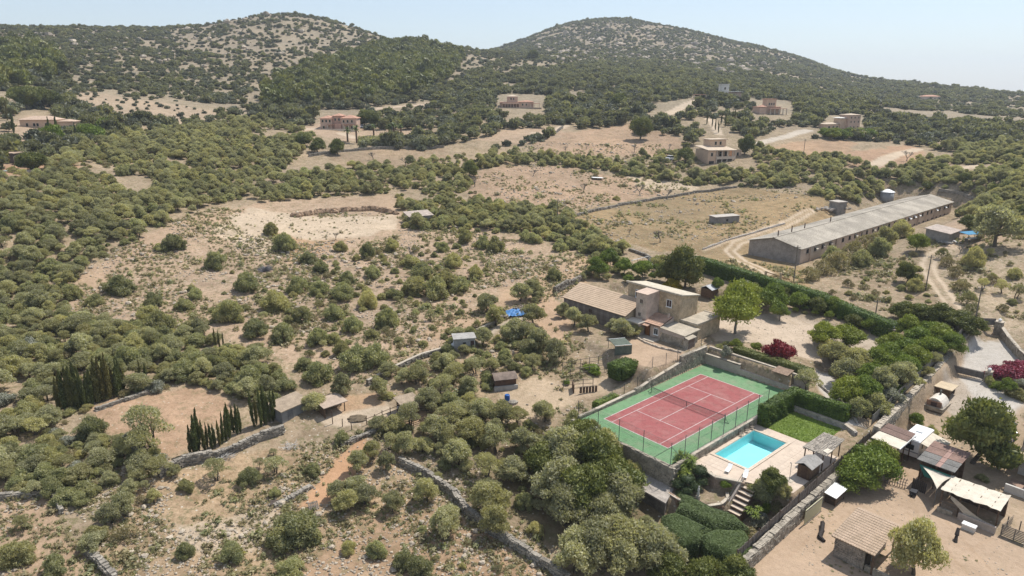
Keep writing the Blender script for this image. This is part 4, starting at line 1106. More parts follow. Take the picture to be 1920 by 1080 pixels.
    topiary(-14.6, -10.4, -2.6, [(0, 0, 1.5, .95), (-.9, .6, .9, .8), (.2, -1.0, .85, .75), (-.9, -.7, .6, .65)], 'wider cloud-pruned tree in the curved bed, left of the taller one')
    def yucca(u, v, z, n, h, r, label, name='yucca', grp=None, mat=None, seed=1):
        x, y = W(u, v); T = thing(name, label, 'yucca', (x, y, z), 0, grp); g = np.random.default_rng(seed)
        st = MB(); Vs, Fs, off = [], [], 0
        for k in range(n):
            a = TAU * k / n + .4; q = r * (.55 if n > 1 else 0) * g.uniform(.6, 1.1); hh = h * g.uniform(.55, 1.0)
            tip = Vector((math.cos(a) * q, math.sin(a) * q, hh)); st.tube((math.cos(a) * q * .3, math.sin(a) * q * .3, -.1), tip, .10, .07, 6)
            for i in range(46):
                d = Vector(g.normal(0, 1, 3)); d.z = abs(d.z) * .9 - .25; d.normalize(); L = r * g.uniform(.45, .75)
                s_ = d.cross(Vector((0, 0, 1))).normalized() * .07
                e = tip + d * L - Vector((0, 0, L * .22)); m_ = tip + d * L * .55 + Vector((0, 0, .05))
                Vs += [tip - s_ * .6, tip + s_ * .6, m_ + s_, m_ - s_, e]; Fs += [(off, off + 1, off + 2), (off, off + 2, off + 3), (off + 3, off + 2, off + 4)]; off += 5
        st.build('stem', BARKG, T)
        me = np_mesh('leaves', np.array([tuple(v_) for v_ in Vs]), np.array(Fs), mat or GARD, g.random(len(Fs))); link('leaves', me, T)
    yucca(-12.9, -8.9, -2.6, 7, 3.1, 1.7, 'spiky green yucca clump at the near right corner of the court', seed=2)
    yucca(-13.9, -9.2, -2.6, 4, 2.3, 1.4, 'lower spiky yucca clump beside the court corner', seed=3)
    yucca(-12.6, -18.4, -3.4, 3, 1.2, 1.1, 'spiky bright green yucca in the bed right of the terrace steps', seed=4)
    # flat grey roof of the pump house below the court corner
    T = CT('pump_house', 'low pump house with a flat grey concrete roof below the court corner', 'outbuilding', -16.4, -7, -5)
    P4 = [(-18.6, -3.9), (-15.9, -3.9), (-15.9, -9.3), (-18.9, -10.4)]
    T.part('wall', MB().prism([(p[0] * .995, p[1] * .99 - .05) for p in P4], -5.4, -2.62), surf('dark_render', (.20, .18, .16), .25, 1, .9))
    T.part('roof', MB().prism([(-18.8, -3.7), (-15.8, -3.7), (-15.8, -9.4), (-19.1, -10.6)], -2.62, -2.42), surf('grey_concrete', (.40, .35, .30), .2, .8, .9))
pool()

def clipped_canopy():
    """the big smooth-clipped evergreen mass below the terrace: three flat-topped pads with grooves between"""
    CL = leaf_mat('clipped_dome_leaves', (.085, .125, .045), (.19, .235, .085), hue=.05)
    for i, (P, lab) in enumerate((
        ([(1264, 914), (1278, 914), (1296, 926), (1323, 941), (1341, 950), (1379, 961), (1406, 985), (1338, 983), (1296, 963), (1268, 951), (1276, 938)], 'flat-topped clipped evergreen mass below the curved bed, the farthest of three'),
        ([(1241, 962), (1268, 956), (1296, 968), (1333, 986), (1320, 992), (1311, 1006), (1281, 1016), (1252, 993)], 'flat-topped clipped evergreen mass, the left one of three below the curved bed'),
        ([(1314, 999), (1338, 988), (1396, 989), (1412, 1014), (1413, 1034), (1380, 1044), (1326, 1020)], 'flat-topped clipped evergreen mass, the nearest and broadest of three'))):
        zt = -2.1 - .15 * i
        W_ = [at_z(a, b, zt)[:2] for a, b in P]; x0, y0 = W_[0]; zg = -4.9
        T = thing('clipped_evergreen', lab, 'topiary', (x0, y0, zg), 0, 'flat-topped clipped evergreens below the terrace')
        P = [(a - x0, b - y0) for a, b in W_]; g = np.random.default_rng(80 + i)
        xs = [p[0] for p in P]; ys = [p[1] for p in P]; n = 26000
        x, y = g.uniform(min(xs), max(xs), n), g.uniform(min(ys), max(ys), n); m = in_poly(x, y, P); x, y = x[m], y[m]
        d = dist_poly(x, y, P); e = np.clip(1 - d / .9, 0, 1)
        h = zt - zg - .55 * e ** 2 + .10 * fbm(x * 1.3, y * 1.3, 5 + i, 3)
        C = np.stack([x, y, h], 1); Nn = np.tile([0, 0, 1.0], (len(x), 1))
        L = [(P[k], P[(k + 1) % len(P)]) for k in range(len(P))]; Ls = np.array([math.hypot(b[0] - a[0], b[1] - a[1]) for a, b in L]); ns = 9000
        k = g.choice(len(L), ns, p=Ls / Ls.sum()); t = g.random(ns); A = np.array([l[0] for l in L])[k]; B = np.array([l[1] for l in L])[k]
        q = A + (B - A) * t[:, None]; dr = unit(B - A); ar = sum(P[j][0] * P[(j + 1) % len(P)][1] - P[(j + 1) % len(P)][0] * P[j][1] for j in range(len(P)))
        no = np.stack([dr[:, 1], -dr[:, 0]], 1) * (1 if ar > 0 else -1); hz = g.random(ns) * (zt - zg - .5)
        C2 = np.concatenate([q + no * g.normal(0, .06, (ns, 1)), hz[:, None]], 1)
        C, Nn = np.concatenate([C, C2]), np.concatenate([Nn, np.concatenate([no, np.full((ns, 1), .2)], 1)])
        V, F3, Tn = leaf_tris(g, C + g.normal(0, .02, C.shape), Nn, .12, np.clip(.5 + g.normal(0, .16, len(C)), 0, 1))
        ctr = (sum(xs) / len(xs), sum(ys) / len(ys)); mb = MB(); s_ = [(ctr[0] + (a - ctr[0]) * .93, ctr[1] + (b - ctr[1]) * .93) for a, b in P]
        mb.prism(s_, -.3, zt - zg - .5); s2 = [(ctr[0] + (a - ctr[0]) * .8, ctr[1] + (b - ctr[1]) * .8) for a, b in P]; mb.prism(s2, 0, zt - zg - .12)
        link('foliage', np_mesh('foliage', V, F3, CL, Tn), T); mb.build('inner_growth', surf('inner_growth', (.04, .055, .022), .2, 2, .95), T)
clipped_canopy()
# ------------------------------------------------------------------ farmhouse
TILE_M = surf('clay_tile', (.54, .405, .285), .3, .9, .9, fine=14, col2=(.45, .335, .235))
TILE_R = surf('red_clay_tile', (.56, .365, .26), .28, .9, .9, fine=14)
TIMB = surf('weathered_planks', (.235, .20, .175), .3, 1.5, .9, fine=16)
PINKR = surf('pink_plaster', (.60, .475, .385), .2, .7, .9, fine=12)
OCHRE = surf('ochre_stone', (.62, .48, .32), .25, 1.4, .92, fine=6)
ROOFG = surf('grey_roof_screed', (.46, .395, .305), .2, .6, .9, fine=10)
DOORW = surf('orange_brown_door', (.26, .11, .035), .2, 4, .6)
SHUT = surf('dark_shutter', (.07, .04, .035), .2, 4, .6)

def tile_roof(mb, A, B, Cc, D, rib=.24, row=.45, amp=.055):
    """clay tiles laid in overlapping courses: A-B along the eave, D-C along the ridge"""
    A, B, Cc, D = (Vector(p) for p in (A, B, Cc, D))
    n = max(2, int((B - A).length / rib)); m = max(2, int((D - A).length / row))
    up = (B - A).cross(D - A).normalized()
    if up.z < 0: up = -up
    def pt(s, t, h):
        return A.lerp(B, s).lerp(D.lerp(Cc, s), t) + up * h
    for j in range(m):
        t0, t1 = j / m, min(1, (j + 1.12) / m)
        vs, fs = [], []
        for i in range(n * 4 + 1):
            s = i / (n * 4); h = amp * abs(math.sin(math.pi * i / 4)) ** 1.3 + .02
            vs += [pt(s, t0, h + .045), pt(s, t1, h)]
        k = len(vs) // 2
        fs = [(2 * i, 2 * i + 2, 2 * i + 3, 2 * i + 1) for i in range(k - 1)]
        for i in range(k):                                          # front lip of the course
            s = i / (n * 4); vs.append(pt(s, t0, 0))
        fs += [(2 * k + i, 2 * k + i + 1, 2 * i + 2, 2 * i) for i in range(k - 1)]
        mb.add(vs, fs)
def cwall(T, name, u0, u1, v0, v1, z0, z1, mat, zs=None):
    """solid block in court axes; zs gives the top at (u0,v0),(u1,v0),(u1,v1),(u0,v1)"""
    return T.part(name, MB().prism([(u0, v0), (u1, v0), (u1, v1), (u0, v1)], z0, zs or z1), mat)
def window_u(T, u, v, z, w, h, frame, pane=GLASSD, name='window', sill=True):
    """window on a wall that faces -u"""
    m = MB(); f = .1
    m.bx(u - .05, u + .02, v - w / 2 - f, v + w / 2 + f, z + h / 2, z + h / 2 + f).bx(u - .05, u + .02, v - w / 2 - f, v + w / 2 + f, z - h / 2 - f, z - h / 2)
    m.bx(u - .05, u + .02, v - w / 2 - f, v - w / 2, z - h / 2, z + h / 2).bx(u - .05, u + .02, v + w / 2, v + w / 2 + f, z - h / 2, z + h / 2)
    o = T.part(name, m, frame)
    T.part('pane', MB().bx(u - .015, u + .01, v - w / 2, v + w / 2, z - h / 2, z + h / 2), pane, parent=o)
    T.part('glazing_bar', MB().bx(u - .03, u, v - .03, v + .03, z - h / 2, z + h / 2), frame, parent=o)
    if sill: T.part('sill', MB().bx(u - .14, u, v - w / 2 - .15, v + w / 2 + .15, z - h / 2 - .18, z - h / 2 - f), frame, parent=o)
def window_v(T, u, v, z, w, h, frame, pane=GLASSD, name='window'):
    """window on a wall that faces -v"""
    m = MB(); f = .1
    m.bx(u - w / 2 - f, u + w / 2 + f, v - .05, v + .02, z + h / 2, z + h / 2 + f).bx(u - w / 2 - f, u + w / 2 + f, v - .05, v + .02, z - h / 2 - f, z - h / 2)
    m.bx(u - w / 2 - f, u - w / 2, v - .05, v + .02, z - h / 2, z + h / 2).bx(u + w / 2, u + w / 2 + f, v - .05, v + .02, z - h / 2, z + h / 2)
    o = T.part(name, m, frame)
    T.part('pane', MB().bx(u - w / 2, u + w / 2, v - .015, v + .01, z - h / 2, z + h / 2), pane, parent=o)
def face_stones(mb, p0, p1, z0, z1, g, sx=.5, sy=.28, n_out=(0, 0), holes=()):
    """stones on one wall face between two points in court axes, leaving openings free"""
    d = Vector((p1[0] - p0[0], p1[1] - p0[1])); L = d.length; d.normalize(); a = math.atan2(d.y, d.x); z = z0
    while z < z1 - .05:
        hh = sy * g.uniform(.8, 1.2); x = -g.uniform(0, .3)
        while x < L:
            w = sx * g.uniform(.6, 1.5); c = x + w / 2
            if 0 < c < L and not any(h0 < c + w / 2 and c - w / 2 < h1 and k0 < z + hh and z < k1 for h0, h1, k0, k1 in holes):
                o = g.uniform(-.03, .02)
                mb.box((p0[0] + d.x * c + n_out[0] * o, p0[1] + d.y * c + n_out[1] * o, z + hh / 2), (min(w, 2 * min(c, L - c) + .02) * .94, .12, min(hh, z1 - z) * .9), a)
            x += w
        z += hh

def farmhouse():
    g = random.Random(12); G0 = 2.5
    T = CT('farmhouse', 'stone farmhouse with a square flat-roofed tower and small tiled porch', 'house', 18, 15, G0)
    # tower: lean stone block, roof falling to the back
    z1, z2 = 10.0, 8.9
    cwall(T, 'tower_wall', 18.3, 23.8, 14.8, 26.4, G0 - .3, z1, OCHRE, [z1, z2, z2, z1])
    st = MB()
    face_stones(st, (18.28, 14.85), (18.28, 19.15), 5.2, 9.9, g, n_out=(-1, 0), holes=[(1.4, 2.8, 7.3, 8.9)])
    face_stones(st, (18.28, 21.5), (18.28, 26.4), 6.0, 9.9, g, n_out=(-1, 0), holes=[(1.7, 3.2, 7.5, 9.2)])
    T.part('stones', st, OCHRE, 'stuff')
    st = MB()
    face_stones(st, (18.32, 14.78), (23.75, 14.78), 5.3, 8.8, g, n_out=(0, -1)); T.part('stones', st, surf('light_ochre_stone', (.60, .48, .335), .2, 1.4, .92, fine=6), 'stuff')
    T.part('roof', MB().prism([(18.0, 14.5), (24.1, 14.5), (24.1, 26.7), (18.0, 26.7)], [z1 + .0, z2, z2, z1], [z1 + .22, z2 + .2, z2 + .2, z1 + .22]), surf('pale_roof_tile', (.56, .49, .38), .15, 1, .9))
    # parapet course of the roof
    T.part('roof_edge', MB().prism([(17.95, 14.45), (18.3, 14.45), (18.3, 26.75), (17.95, 26.75)], z1 + .22, z1 + .32), CAP)
    window_u(T, 18.22, 17.0, 8.1, .95, 1.2, WHITE, SHUT); window_u(T, 18.22, 24.0, 8.3, 1.0, 1.3, WHITE, SHUT)
    # pink stair turret
    cwall(T, 'turret_wall', 14.7, 18.25, 19.2, 21.6, G0 - .3, 9.9, PINKR)
    T.part('turret_roof', MB().prism([(14.5, 19.0), (18.4, 19.0), (18.4, 21.8), (14.5, 21.8)], 9.9, [9.95, 10.12, 10.12, 9.95]), surf('pink_roof_tile', (.55, .42, .33), .12, 1, .9))
    window_u(T, 14.68, 20.4, 8.4, .55, .7, CAP, SHUT); window_u(T, 14.68, 20.7, 5.9, .5, .6, CAP, SHUT)
    # tiled porch
    cwall(T, 'porch_wall', 14.45, 18.25, 15.7, 19.15, G0 - .3, 4.9, PINKR, [4.9, 5.8, 5.8, 4.9])
    mb = MB(); tile_roof(mb, (14.1, 15.6, 4.98), (14.1, 19.9, 4.98), (17.6, 19.9, 6.0), (17.6, 15.6, 6.0)); T.part('roof_tiles', mb, TILE_R, 'stuff')
    T.part('roof_deck', MB().prism([(14.15, 15.65), (17.6, 15.65), (17.6, 19.15), (14.15, 19.15)], [4.8, 5.82, 5.82, 4.8], [4.93, 5.95, 5.95, 4.93]), WOODB)
    d = T.part('door', MB().bx(14.36, 14.44, 18.1, 19.0, 2.5, 4.5), DOORW)
    T.part('door_frame', MB().bx(14.34, 14.45, 19.0, 19.12, 2.5, 4.6).bx(14.34, 14.45, 17.98, 18.1, 2.5, 4.6).bx(14.34, 14.45, 17.98, 19.12, 4.6, 4.7), WOODB)
    T.part('door_hood', MB().prism([(13.4, 17.8), (14.45, 17.8), (14.45, 19.6), (13.4, 19.6)], [4.6, 4.85, 4.85, 4.6], [4.7, 4.95, 4.95, 4.7]), TILE_R)
    window_u(T, 14.43, 16.7, 3.75, .8, 1.0, WHITE)
    # flat white annex between barn and porch
    cwall(T, 'annex_wall', 12.8, 14.6, 19.25, 21.9, G0 - .3, 4.9, RENDER)
    T.part('annex_roof', MB().bx(12.4, 14.65, 19.0, 22.1, 4.9, 5.1), surf('pale_screed', (.60, .53, .43), .12, .8, .9))
    # flat-roofed stone blocks to the right
    cwall(T, 'block_wall', 14.2, 18.25, 10.7, 15.6, G0 - .3, 4.75, OCHRE, [4.55, 4.75, 4.95, 4.75])
    st = MB(); face_stones(st, (14.18, 10.75), (14.18, 15.55), 2.4, 4.1, g, n_out=(-1, 0)); face_stones(st, (14.25, 10.68), (18.2, 10.68), 2.4, 4.5, g, n_out=(0, -1)); T.part('stones', st, STONE_M, 'stuff')
    T.part('rendered_band', MB().bx(14.08, 14.16, 10.65, 15.62, 4.05, 4.7), RENDER)
    T.part('flat_roof', MB().prism([(13.95, 10.4), (18.5, 10.4), (18.28, 15.65), (14.0, 15.65)], [4.55, 4.75, 4.95, 4.75], [4.72, 4.92, 5.1, 4.92]), ROOFG)
    cwall(T, 'rear_block_wall', 18.7, 26.0, 11.3, 14.75, G0 - .3, 5.3, OCHRE)
    T.part('flat_roof', MB().bx(18.55, 26.2, 11.1, 14.77, 5.3, 5.5), ROOFG)
    T.part('roof_kerb', MB().bx(18.55, 26.2, 11.1, 11.3, 5.5, 5.62).bx(26.0, 26.2, 11.3, 14.77, 5.5, 5.62).bx(18.55, 18.75, 11.3, 14.77, 5.5, 5.62), CAP)
    T.part('lean_to_door', MB().bx(14.15, 16.0, 9.75, 9.82, 2.4, 4.2), surf('brown_sheet_door', (.20, .135, .10), .2, 3, .8))
    T.part('lean_to_wall', MB().bx(13.95, 14.15, 9.75, 10.65, 2.4, 4.2), STONE_M); T.part('lean_to_wall', MB().bx(16.0, 16.2, 9.75, 10.65, 2.4, 4.2), STONE_M)
    T.part('lean_to_roof', MB().prism([(13.9, 9.6), (16.3, 9.6), (16.3, 10.66), (13.9, 10.66)], [4.2, 4.2, 4.45, 4.45], [4.3, 4.3, 4.55, 4.55]), ROOFG)
    T.part('chimney', MB().bx(17.0, 17.3, 16.0, 16.3, 5.5, 6.6), PINKR)
    T.part('door_step', MB().bx(12.2, 14.3, 15.6, 19.4, 2.4, 2.62), CAP)
    # barn
    B = CT('barn', 'long low barn with a tiled single-pitch roof and grey plank front', 'barn', 14, 30, G0)
    e, r = 5.6, 7.6; ua, ub, va, vb = 12.6, 17.2, 22.2, 37.6
    cwall(B, 'wall', ua, ub, va, vb, G0 - .3, e, OCHRE, [e, r, r, e])
    n = 52
    hs = [MB().bx(0, .06, 0, (vb - va) / n - .03, 0, 2.95 + .05 * k).mesh('plank', m_) for k, m_ in enumerate((TIMB, surf('weathered_planks_pale', (.29, .25, .22), .3, 1.5, .9, fine=16)))]
    for k in range(n):
        o = link('plank', hs[k * 7 % 5 % 2], B.o); o.location = (ua - .07 - R.uniform(0, .02) - 14, va + (vb - va) * k / n - 30, .02 + R.uniform(0, .05))
    window_u(B, ua - .1, 24.2, 4.4, .6, .6, WOODG, SHUT); window_u(B, ua - .1, 30.5, 4.6, .7, .6, WOODG, SHUT)
    B.part('roof_deck', MB().prism([(ua - .3, va - .25), (ub + .2, va - .25), (ub + .2, vb + .25), (ua - .3, vb + .25)], [e - .05, r - .02, r - .02, e - .05], [e + .06, r + .1, r + .1, e + .06]), WOODB)
    mb = MB(); tile_roof(mb, (ua - .38, va - .3, e + .06), (ua - .38, vb + .3, e + .06), (ub + .25, vb + .3, r + .1), (ub + .25, va - .3, r + .1), .3, .5); B.part('roof_tiles', mb, TILE_M, 'stuff')
    # details of the yard
    stone_wall('yard_kerb', 'curved row of kerb stones edging the bed in front of the house', [W(12.0, 19.0), W(11.2, 16.5), W(11.0, 13.5), W(11.8, 10.0)], .25, .3, seed=13, mat=surf('kerb_stone', (.50, .42, .33), .2, 2, .9))
    hedge_uv('clipped_box_hedge', 'rounded clipped box hedge at the edge of the house yard', [(-1.8, 2.6, 11.3, 13.8, 1.0, 3.1), (-1.2, 2.0, 11.1, 14.0, 1.0, 2.8)], HEDG, n=7000, size=.17, seed=31)
    hedge_uv('low_clipped_hedge', 'low light green clipped hedge on the bank at the left of the court', [(-9.5, -5.0, 8.6, 9.9, -.9, .35)], GARD, n=4000, size=.15, seed=32)
    # pergola and planting pens left of the yard
    P = CT('vegetable_pens', 'rough wooden pens with rails and posts beside the house yard', 'pen', 2, 17, gz(*W(2, 17)))
    for (a, b) in (((-4.5, 21.0), (2.6, 17.6)), ((-5.2, 18.6), (.6, 15.6)), ((2.6, 17.6), (.6, 15.6)), ((-8.2, 17.2), (-4.5, 14.3))):
        L = math.hypot(b[0] - a[0], b[1] - a[1]); n = int(L / 1.8) + 1
        pts = [(a[0] + (b[0] - a[0]) * k / n, a[1] + (b[1] - a[1]) * k / n) for k in range(n + 1)]
        for p in pts:
            z = gz(*W(*p)); P.part('post', MB().tube((*p, z - .2), (*p, z + 1.35), .06), WOODG)
        for h in (.5, 1.2):
            P.part('rail', MB().path([(*p, gz(*W(*p)) + h) for p in pts], .04), WOODG)
    S = CT('shade_net_shelter', 'dark green shade-net shelter beside the house yard', 'shelter', 4.6, 16.6, gz(*W(4.6, 16.6)))
    z0 = gz(*W(4.6, 16.6))
    for p in ((2.8, 16.2), (5.4, 14.8), (4.4, 19.0), (7.0, 17.6)): S.part('post', MB().tube((*p, z0 - .3), (*p, z0 + 1.6), .05), STEEL)
    S.part('net_roof', MB().prism([(2.8, 16.2), (5.4, 14.8), (7.0, 17.6), (4.4, 19.0)], z0 + 1.6, z0 + 1.66), surf('shade_net', (.12, .14, .11), .2, 2, .9))
    S.part('net_side', MB().prism([(2.78, 16.15), (5.38, 14.75), (5.4, 14.8), (2.8, 16.2)], z0, z0 + 1.55), MATS['shade_net'])
    S.part('frame_rail', MB().tube((2.8, 16.2, z0 + 1.68), (5.4, 14.8, z0 + 1.68), .04).tube((4.4, 19.0, z0 + 1.68), (7.0, 17.6, z0 + 1.68), .04), WHITE)
    V = CT('vine_trellis', 'low brown trellis box carrying a lime green vine', 'trellis', -6.5, 13.5, gz(*W(-6.5, 13.5)))
    z0 = V.off[2]
    V.part('back_panel', MB().prism([(-8.2, 15.0), (-8.1, 14.9), (-7.1, 16.2), (-7.2, 16.3)], z0 - .2, z0 + 1.3), WOODB)
    for k in range(6): V.part('slat', MB().box((-7.5 + k * .42, 14.1 - k * .25, z0 + .5), (.38, .05, 1.0), -.53), WOODB)
    V.part('top_rail', MB().tube((-7.9, 14.4, z0 + 1.05), (-5.2, 12.8, z0 + 1.05), .05), WOODG)
farmhouse()

# ------------------------------------------------------------------ walls, piers and fences of the garden on the right
stone_wall('garden_boundary_wall', 'long broad pale stone wall between the farm garden and the driveway', [W(13.4, -21.4), W(26.6, -20.9), W(42, -20.4), W(56.5, -19.6)], 1.7, .8, zs=[-1.3, -.6, .5, 1.8], seed=15, mat=surf('pale_boundary_stone', (.50, .43, .34), .25, 1.5, .9), sx=.55, sy=.3)
def pier(name, label, u, v, z, h, w=.9, mat=None):
    T = CT(name, label, 'gate pier', u, v, z); st = MB(); g = random.Random(int(u * 10))
    T.part('core', MB().bx(u - w / 2 + .06, u + w / 2 - .06, v - w / 2 + .06, v + w / 2 - .06, z - .4, z + h), MORTAR)
    for a, b in (((-1, -1), (1, -1)), ((1, -1), (1, 1)), ((1, 1), (-1, 1)), ((-1, 1), (-1, -1))):
        face_stones(st, (u + a[0] * w / 2, v + a[1] * w / 2), (u + b[0] * w / 2, v + b[1] * w / 2), z, z + h, g, .45, .3)
    T.part('stones', st, mat or STONE_M, 'stuff')
    T.part('cap', MB().bx(u - w / 2 - .1, u + w / 2 + .1, v - w / 2 - .1, v + w / 2 + .1, z + h, z + h + .14), CAP)
    T.part('finial', MB().lathe((u, v, z + h + .14), [(.14, 0), (.28, .15), (.28, .35), (.12, .5)], 8), WHITE)
pier('gate_pier', 'round-capped stone pier at the end of the low wall by the gravel parking', 44.8, -11.2, gz(*W(44.8, -11.2)), 2.0)
pier('gate_pier', 'tall stone pier with white lanterns at the top of the concrete drive', 62.2, -22.6, gz(*W(62.2, -22.6)), 2.2, 1.1)
pier('gate_pier', 'plain stone pier at the end of the boundary wall by the drive', 57.0, -19.5, gz(*W(57, -19.5)), 2.0)
stone_wall('parking_wall', 'low curved stone wall beside the gravel parking and the round-capped pier', [W(47.6, -2.5), W(46.6, -6.5), W(45.2, -10.6)], .8, .4, seed=16, mat=STONE_M)
stone_wall('drive_wall', 'curved stone wall sweeping down the right side of the concrete drive', [W(62.0, -23.2), W(58.5, -25.2), W(55, -27.5), W(51.5, -30.5), W(49, -33)], 1.5, .5, seed=17, mat=STONE_M, cap=True)
def iron_gate(name, label, a, b, z, h, sheet):
    T = CT(name, label, 'gate', a[0], a[1], z); L = math.hypot(b[0] - a[0], b[1] - a[1]); d = ((b[0] - a[0]) / L, (b[1] - a[1]) / L)
    IR = surf('gate_iron', (.11, .105, .10), .2, 4, .6)
    T.part('gate_frame', MB().tube((*a, z + .12), (*b, z + .12), .05).tube((*a, z + h), (*b, z + h), .05).tube((*a, z), (*a, z + h), .06).tube((*b, z), (*b, z + h), .06), IR)
    n = int(L / .22)
    for k in range(1, n):
        p = (a[0] + d[0] * L * k / n, a[1] + d[1] * L * k / n); T.part('bar', MB().box((*p, z + h / 2 + .05), (.03, .03, h - .15)), IR)
    if sheet:
        nn = (-d[1] * .03, d[0] * .03)
        T.part('screen_sheet', MB().prism([(a[0] - nn[0], a[1] - nn[1]), (b[0] - nn[0], b[1] - nn[1]), (b[0] + nn[0], b[1] + nn[1]), (a[0] + nn[0], a[1] + nn[1])], z + .4, z + h - .08), surf('gate_screen', (.17, .155, .14), .25, 3, .9))
z_ = gz(*W(43, -24)); iron_gate('sliding_gate', 'dark screened gate across the lower drive beside the bougainvillea', (43.2, -21.4), (43.6, -25.8), z_, 1.5, True)
z_ = gz(*W(60, -20)); iron_gate('iron_gate', 'grey gate closing the top of the concrete drive', (59.0, -18.6), (61.9, -22.0), z_, 1.6, True)
pier('gate_pier', 'square pale pier at the right end of the lower driveway gate', 43.7, -26.4, gz(*W(43.7, -26.4)), 1.7, .8, RENDER)
T = CT('garden_fence', 'dark screened wire fence along the top of the boundary wall', 'fence', 14, -20.5, 0)
P = [(14.5 + 3.2 * k, -20.3 + .045 * k * 3.2 * .5) for k in range(13)]
for p in P:
    z = gz(*W(*p)); T.part('post', MB().tube((*p, z - .2), (*p, z + 1.75), .04), STEEL)
SCR = surf('fence_screen', (.20, .185, .16), .25, 3, .9)
for a, b in zip(P[:-1], P[1:]):
    za, zb = gz(*W(*a)), gz(*W(*b)); T.part('screen_panel', MB().prism([(a[0], a[1] - .02), (b[0], b[1] - .02), (b[0], b[1] + .02), (a[0], a[1] + .02)], [za + .1, zb + .1, zb + .1, za + .1], [za + 1.6, zb + 1.6, zb + 1.6, za + 1.6]), SCR)
# reed fence on its stone wall, between pool garden and dusty yard
stone_wall('yard_stone_wall', 'stone wall below the reed fence, along the dusty yard', [W(-22, -22.2), W(-8.6, -21.75), W(5.5, -21.4), W(13.2, -21.2)], 2.2, .7, zs=[-4.1, -4.1, -4.1, -3.2], hs=[1.5, 2.0, 2.3, 2.0], seed=18, mat=surf('yard_wall_stone', (.43, .375, .30), .35, 1.2, .92, fine=6), sx=.5, sy=.3)
def reed_fence():
    T = CT('reed_fence', 'grey-brown reed screen fence along the top of the yard wall', 'fence', -20, -21, -2.6)
    RD = surf('reed_screen', (.24, .20, .17), .3, 3, .95, fine=14); g = random.Random(5)
    a, b = (-21.5, -21.45), (12.6, -20.95); L = math.hypot(b[0] - a[0], b[1] - a[1]); n = 15
    def zz(t): return -3.4 + t * 2.0 if t < .5 else -2.4 + (t - .5) * 1.2
    def P_(t): return (a[0] + (b[0] - a[0]) * t, a[1] + (b[1] - a[1]) * t)
    for k in range(n + 1): T.part('post', MB().tube((*P_(k / n), zz(k / n) - .5), (*P_(k / n), zz(k / n) + 2.0), .05), WOODB)
    for k in range(n):
        m = MB(); r = 22
        for i in range(r):
            t = (k + (i + .5) / r) / n; p = P_(t)
            m.box((p[0], p[1] + g.uniform(-.03, .03), zz(t) + .9), (L / n / r * .97, .04, 1.75 + g.uniform(-.12, .1)), math.atan2(b[1] - a[1], b[0] - a[0]))
        T.part('reed_panel', m, RD, 'stuff')
    for h in (.35, 1.4): T.part('rail', MB().path([(*P_(k / n), zz(k / n) + h) for k in range(n + 1)], .03), WOODB)
reed_fence()
stone_wall('path_edge', 'pale stones edging the garden path beside the clipped hedge', [W(13.8, -18.8), W(17.5, -15.0), W(21, -10)], .3, .3, seed=19, mat=MATS['pale_wall_stone'])
T = CT('picket_gate', 'small white-grey picket gate at the foot of the garden path', 'gate', 13.8, -19.2, gz(*W(13.8, -19.2)))
z0 = T.off[2]
for k in range(8): T.part('picket', MB().bx(13.78, 13.84, -20.2 + k * .2, -20.08 + k * .2, z0, z0 + 1.0 + .1 * (k % 2)), WOODG)
for h in (.3, .8): T.part('rail', MB().bx(13.84, 13.88, -20.3, -18.6, z0 + h, z0 + h + .08), WOODG)
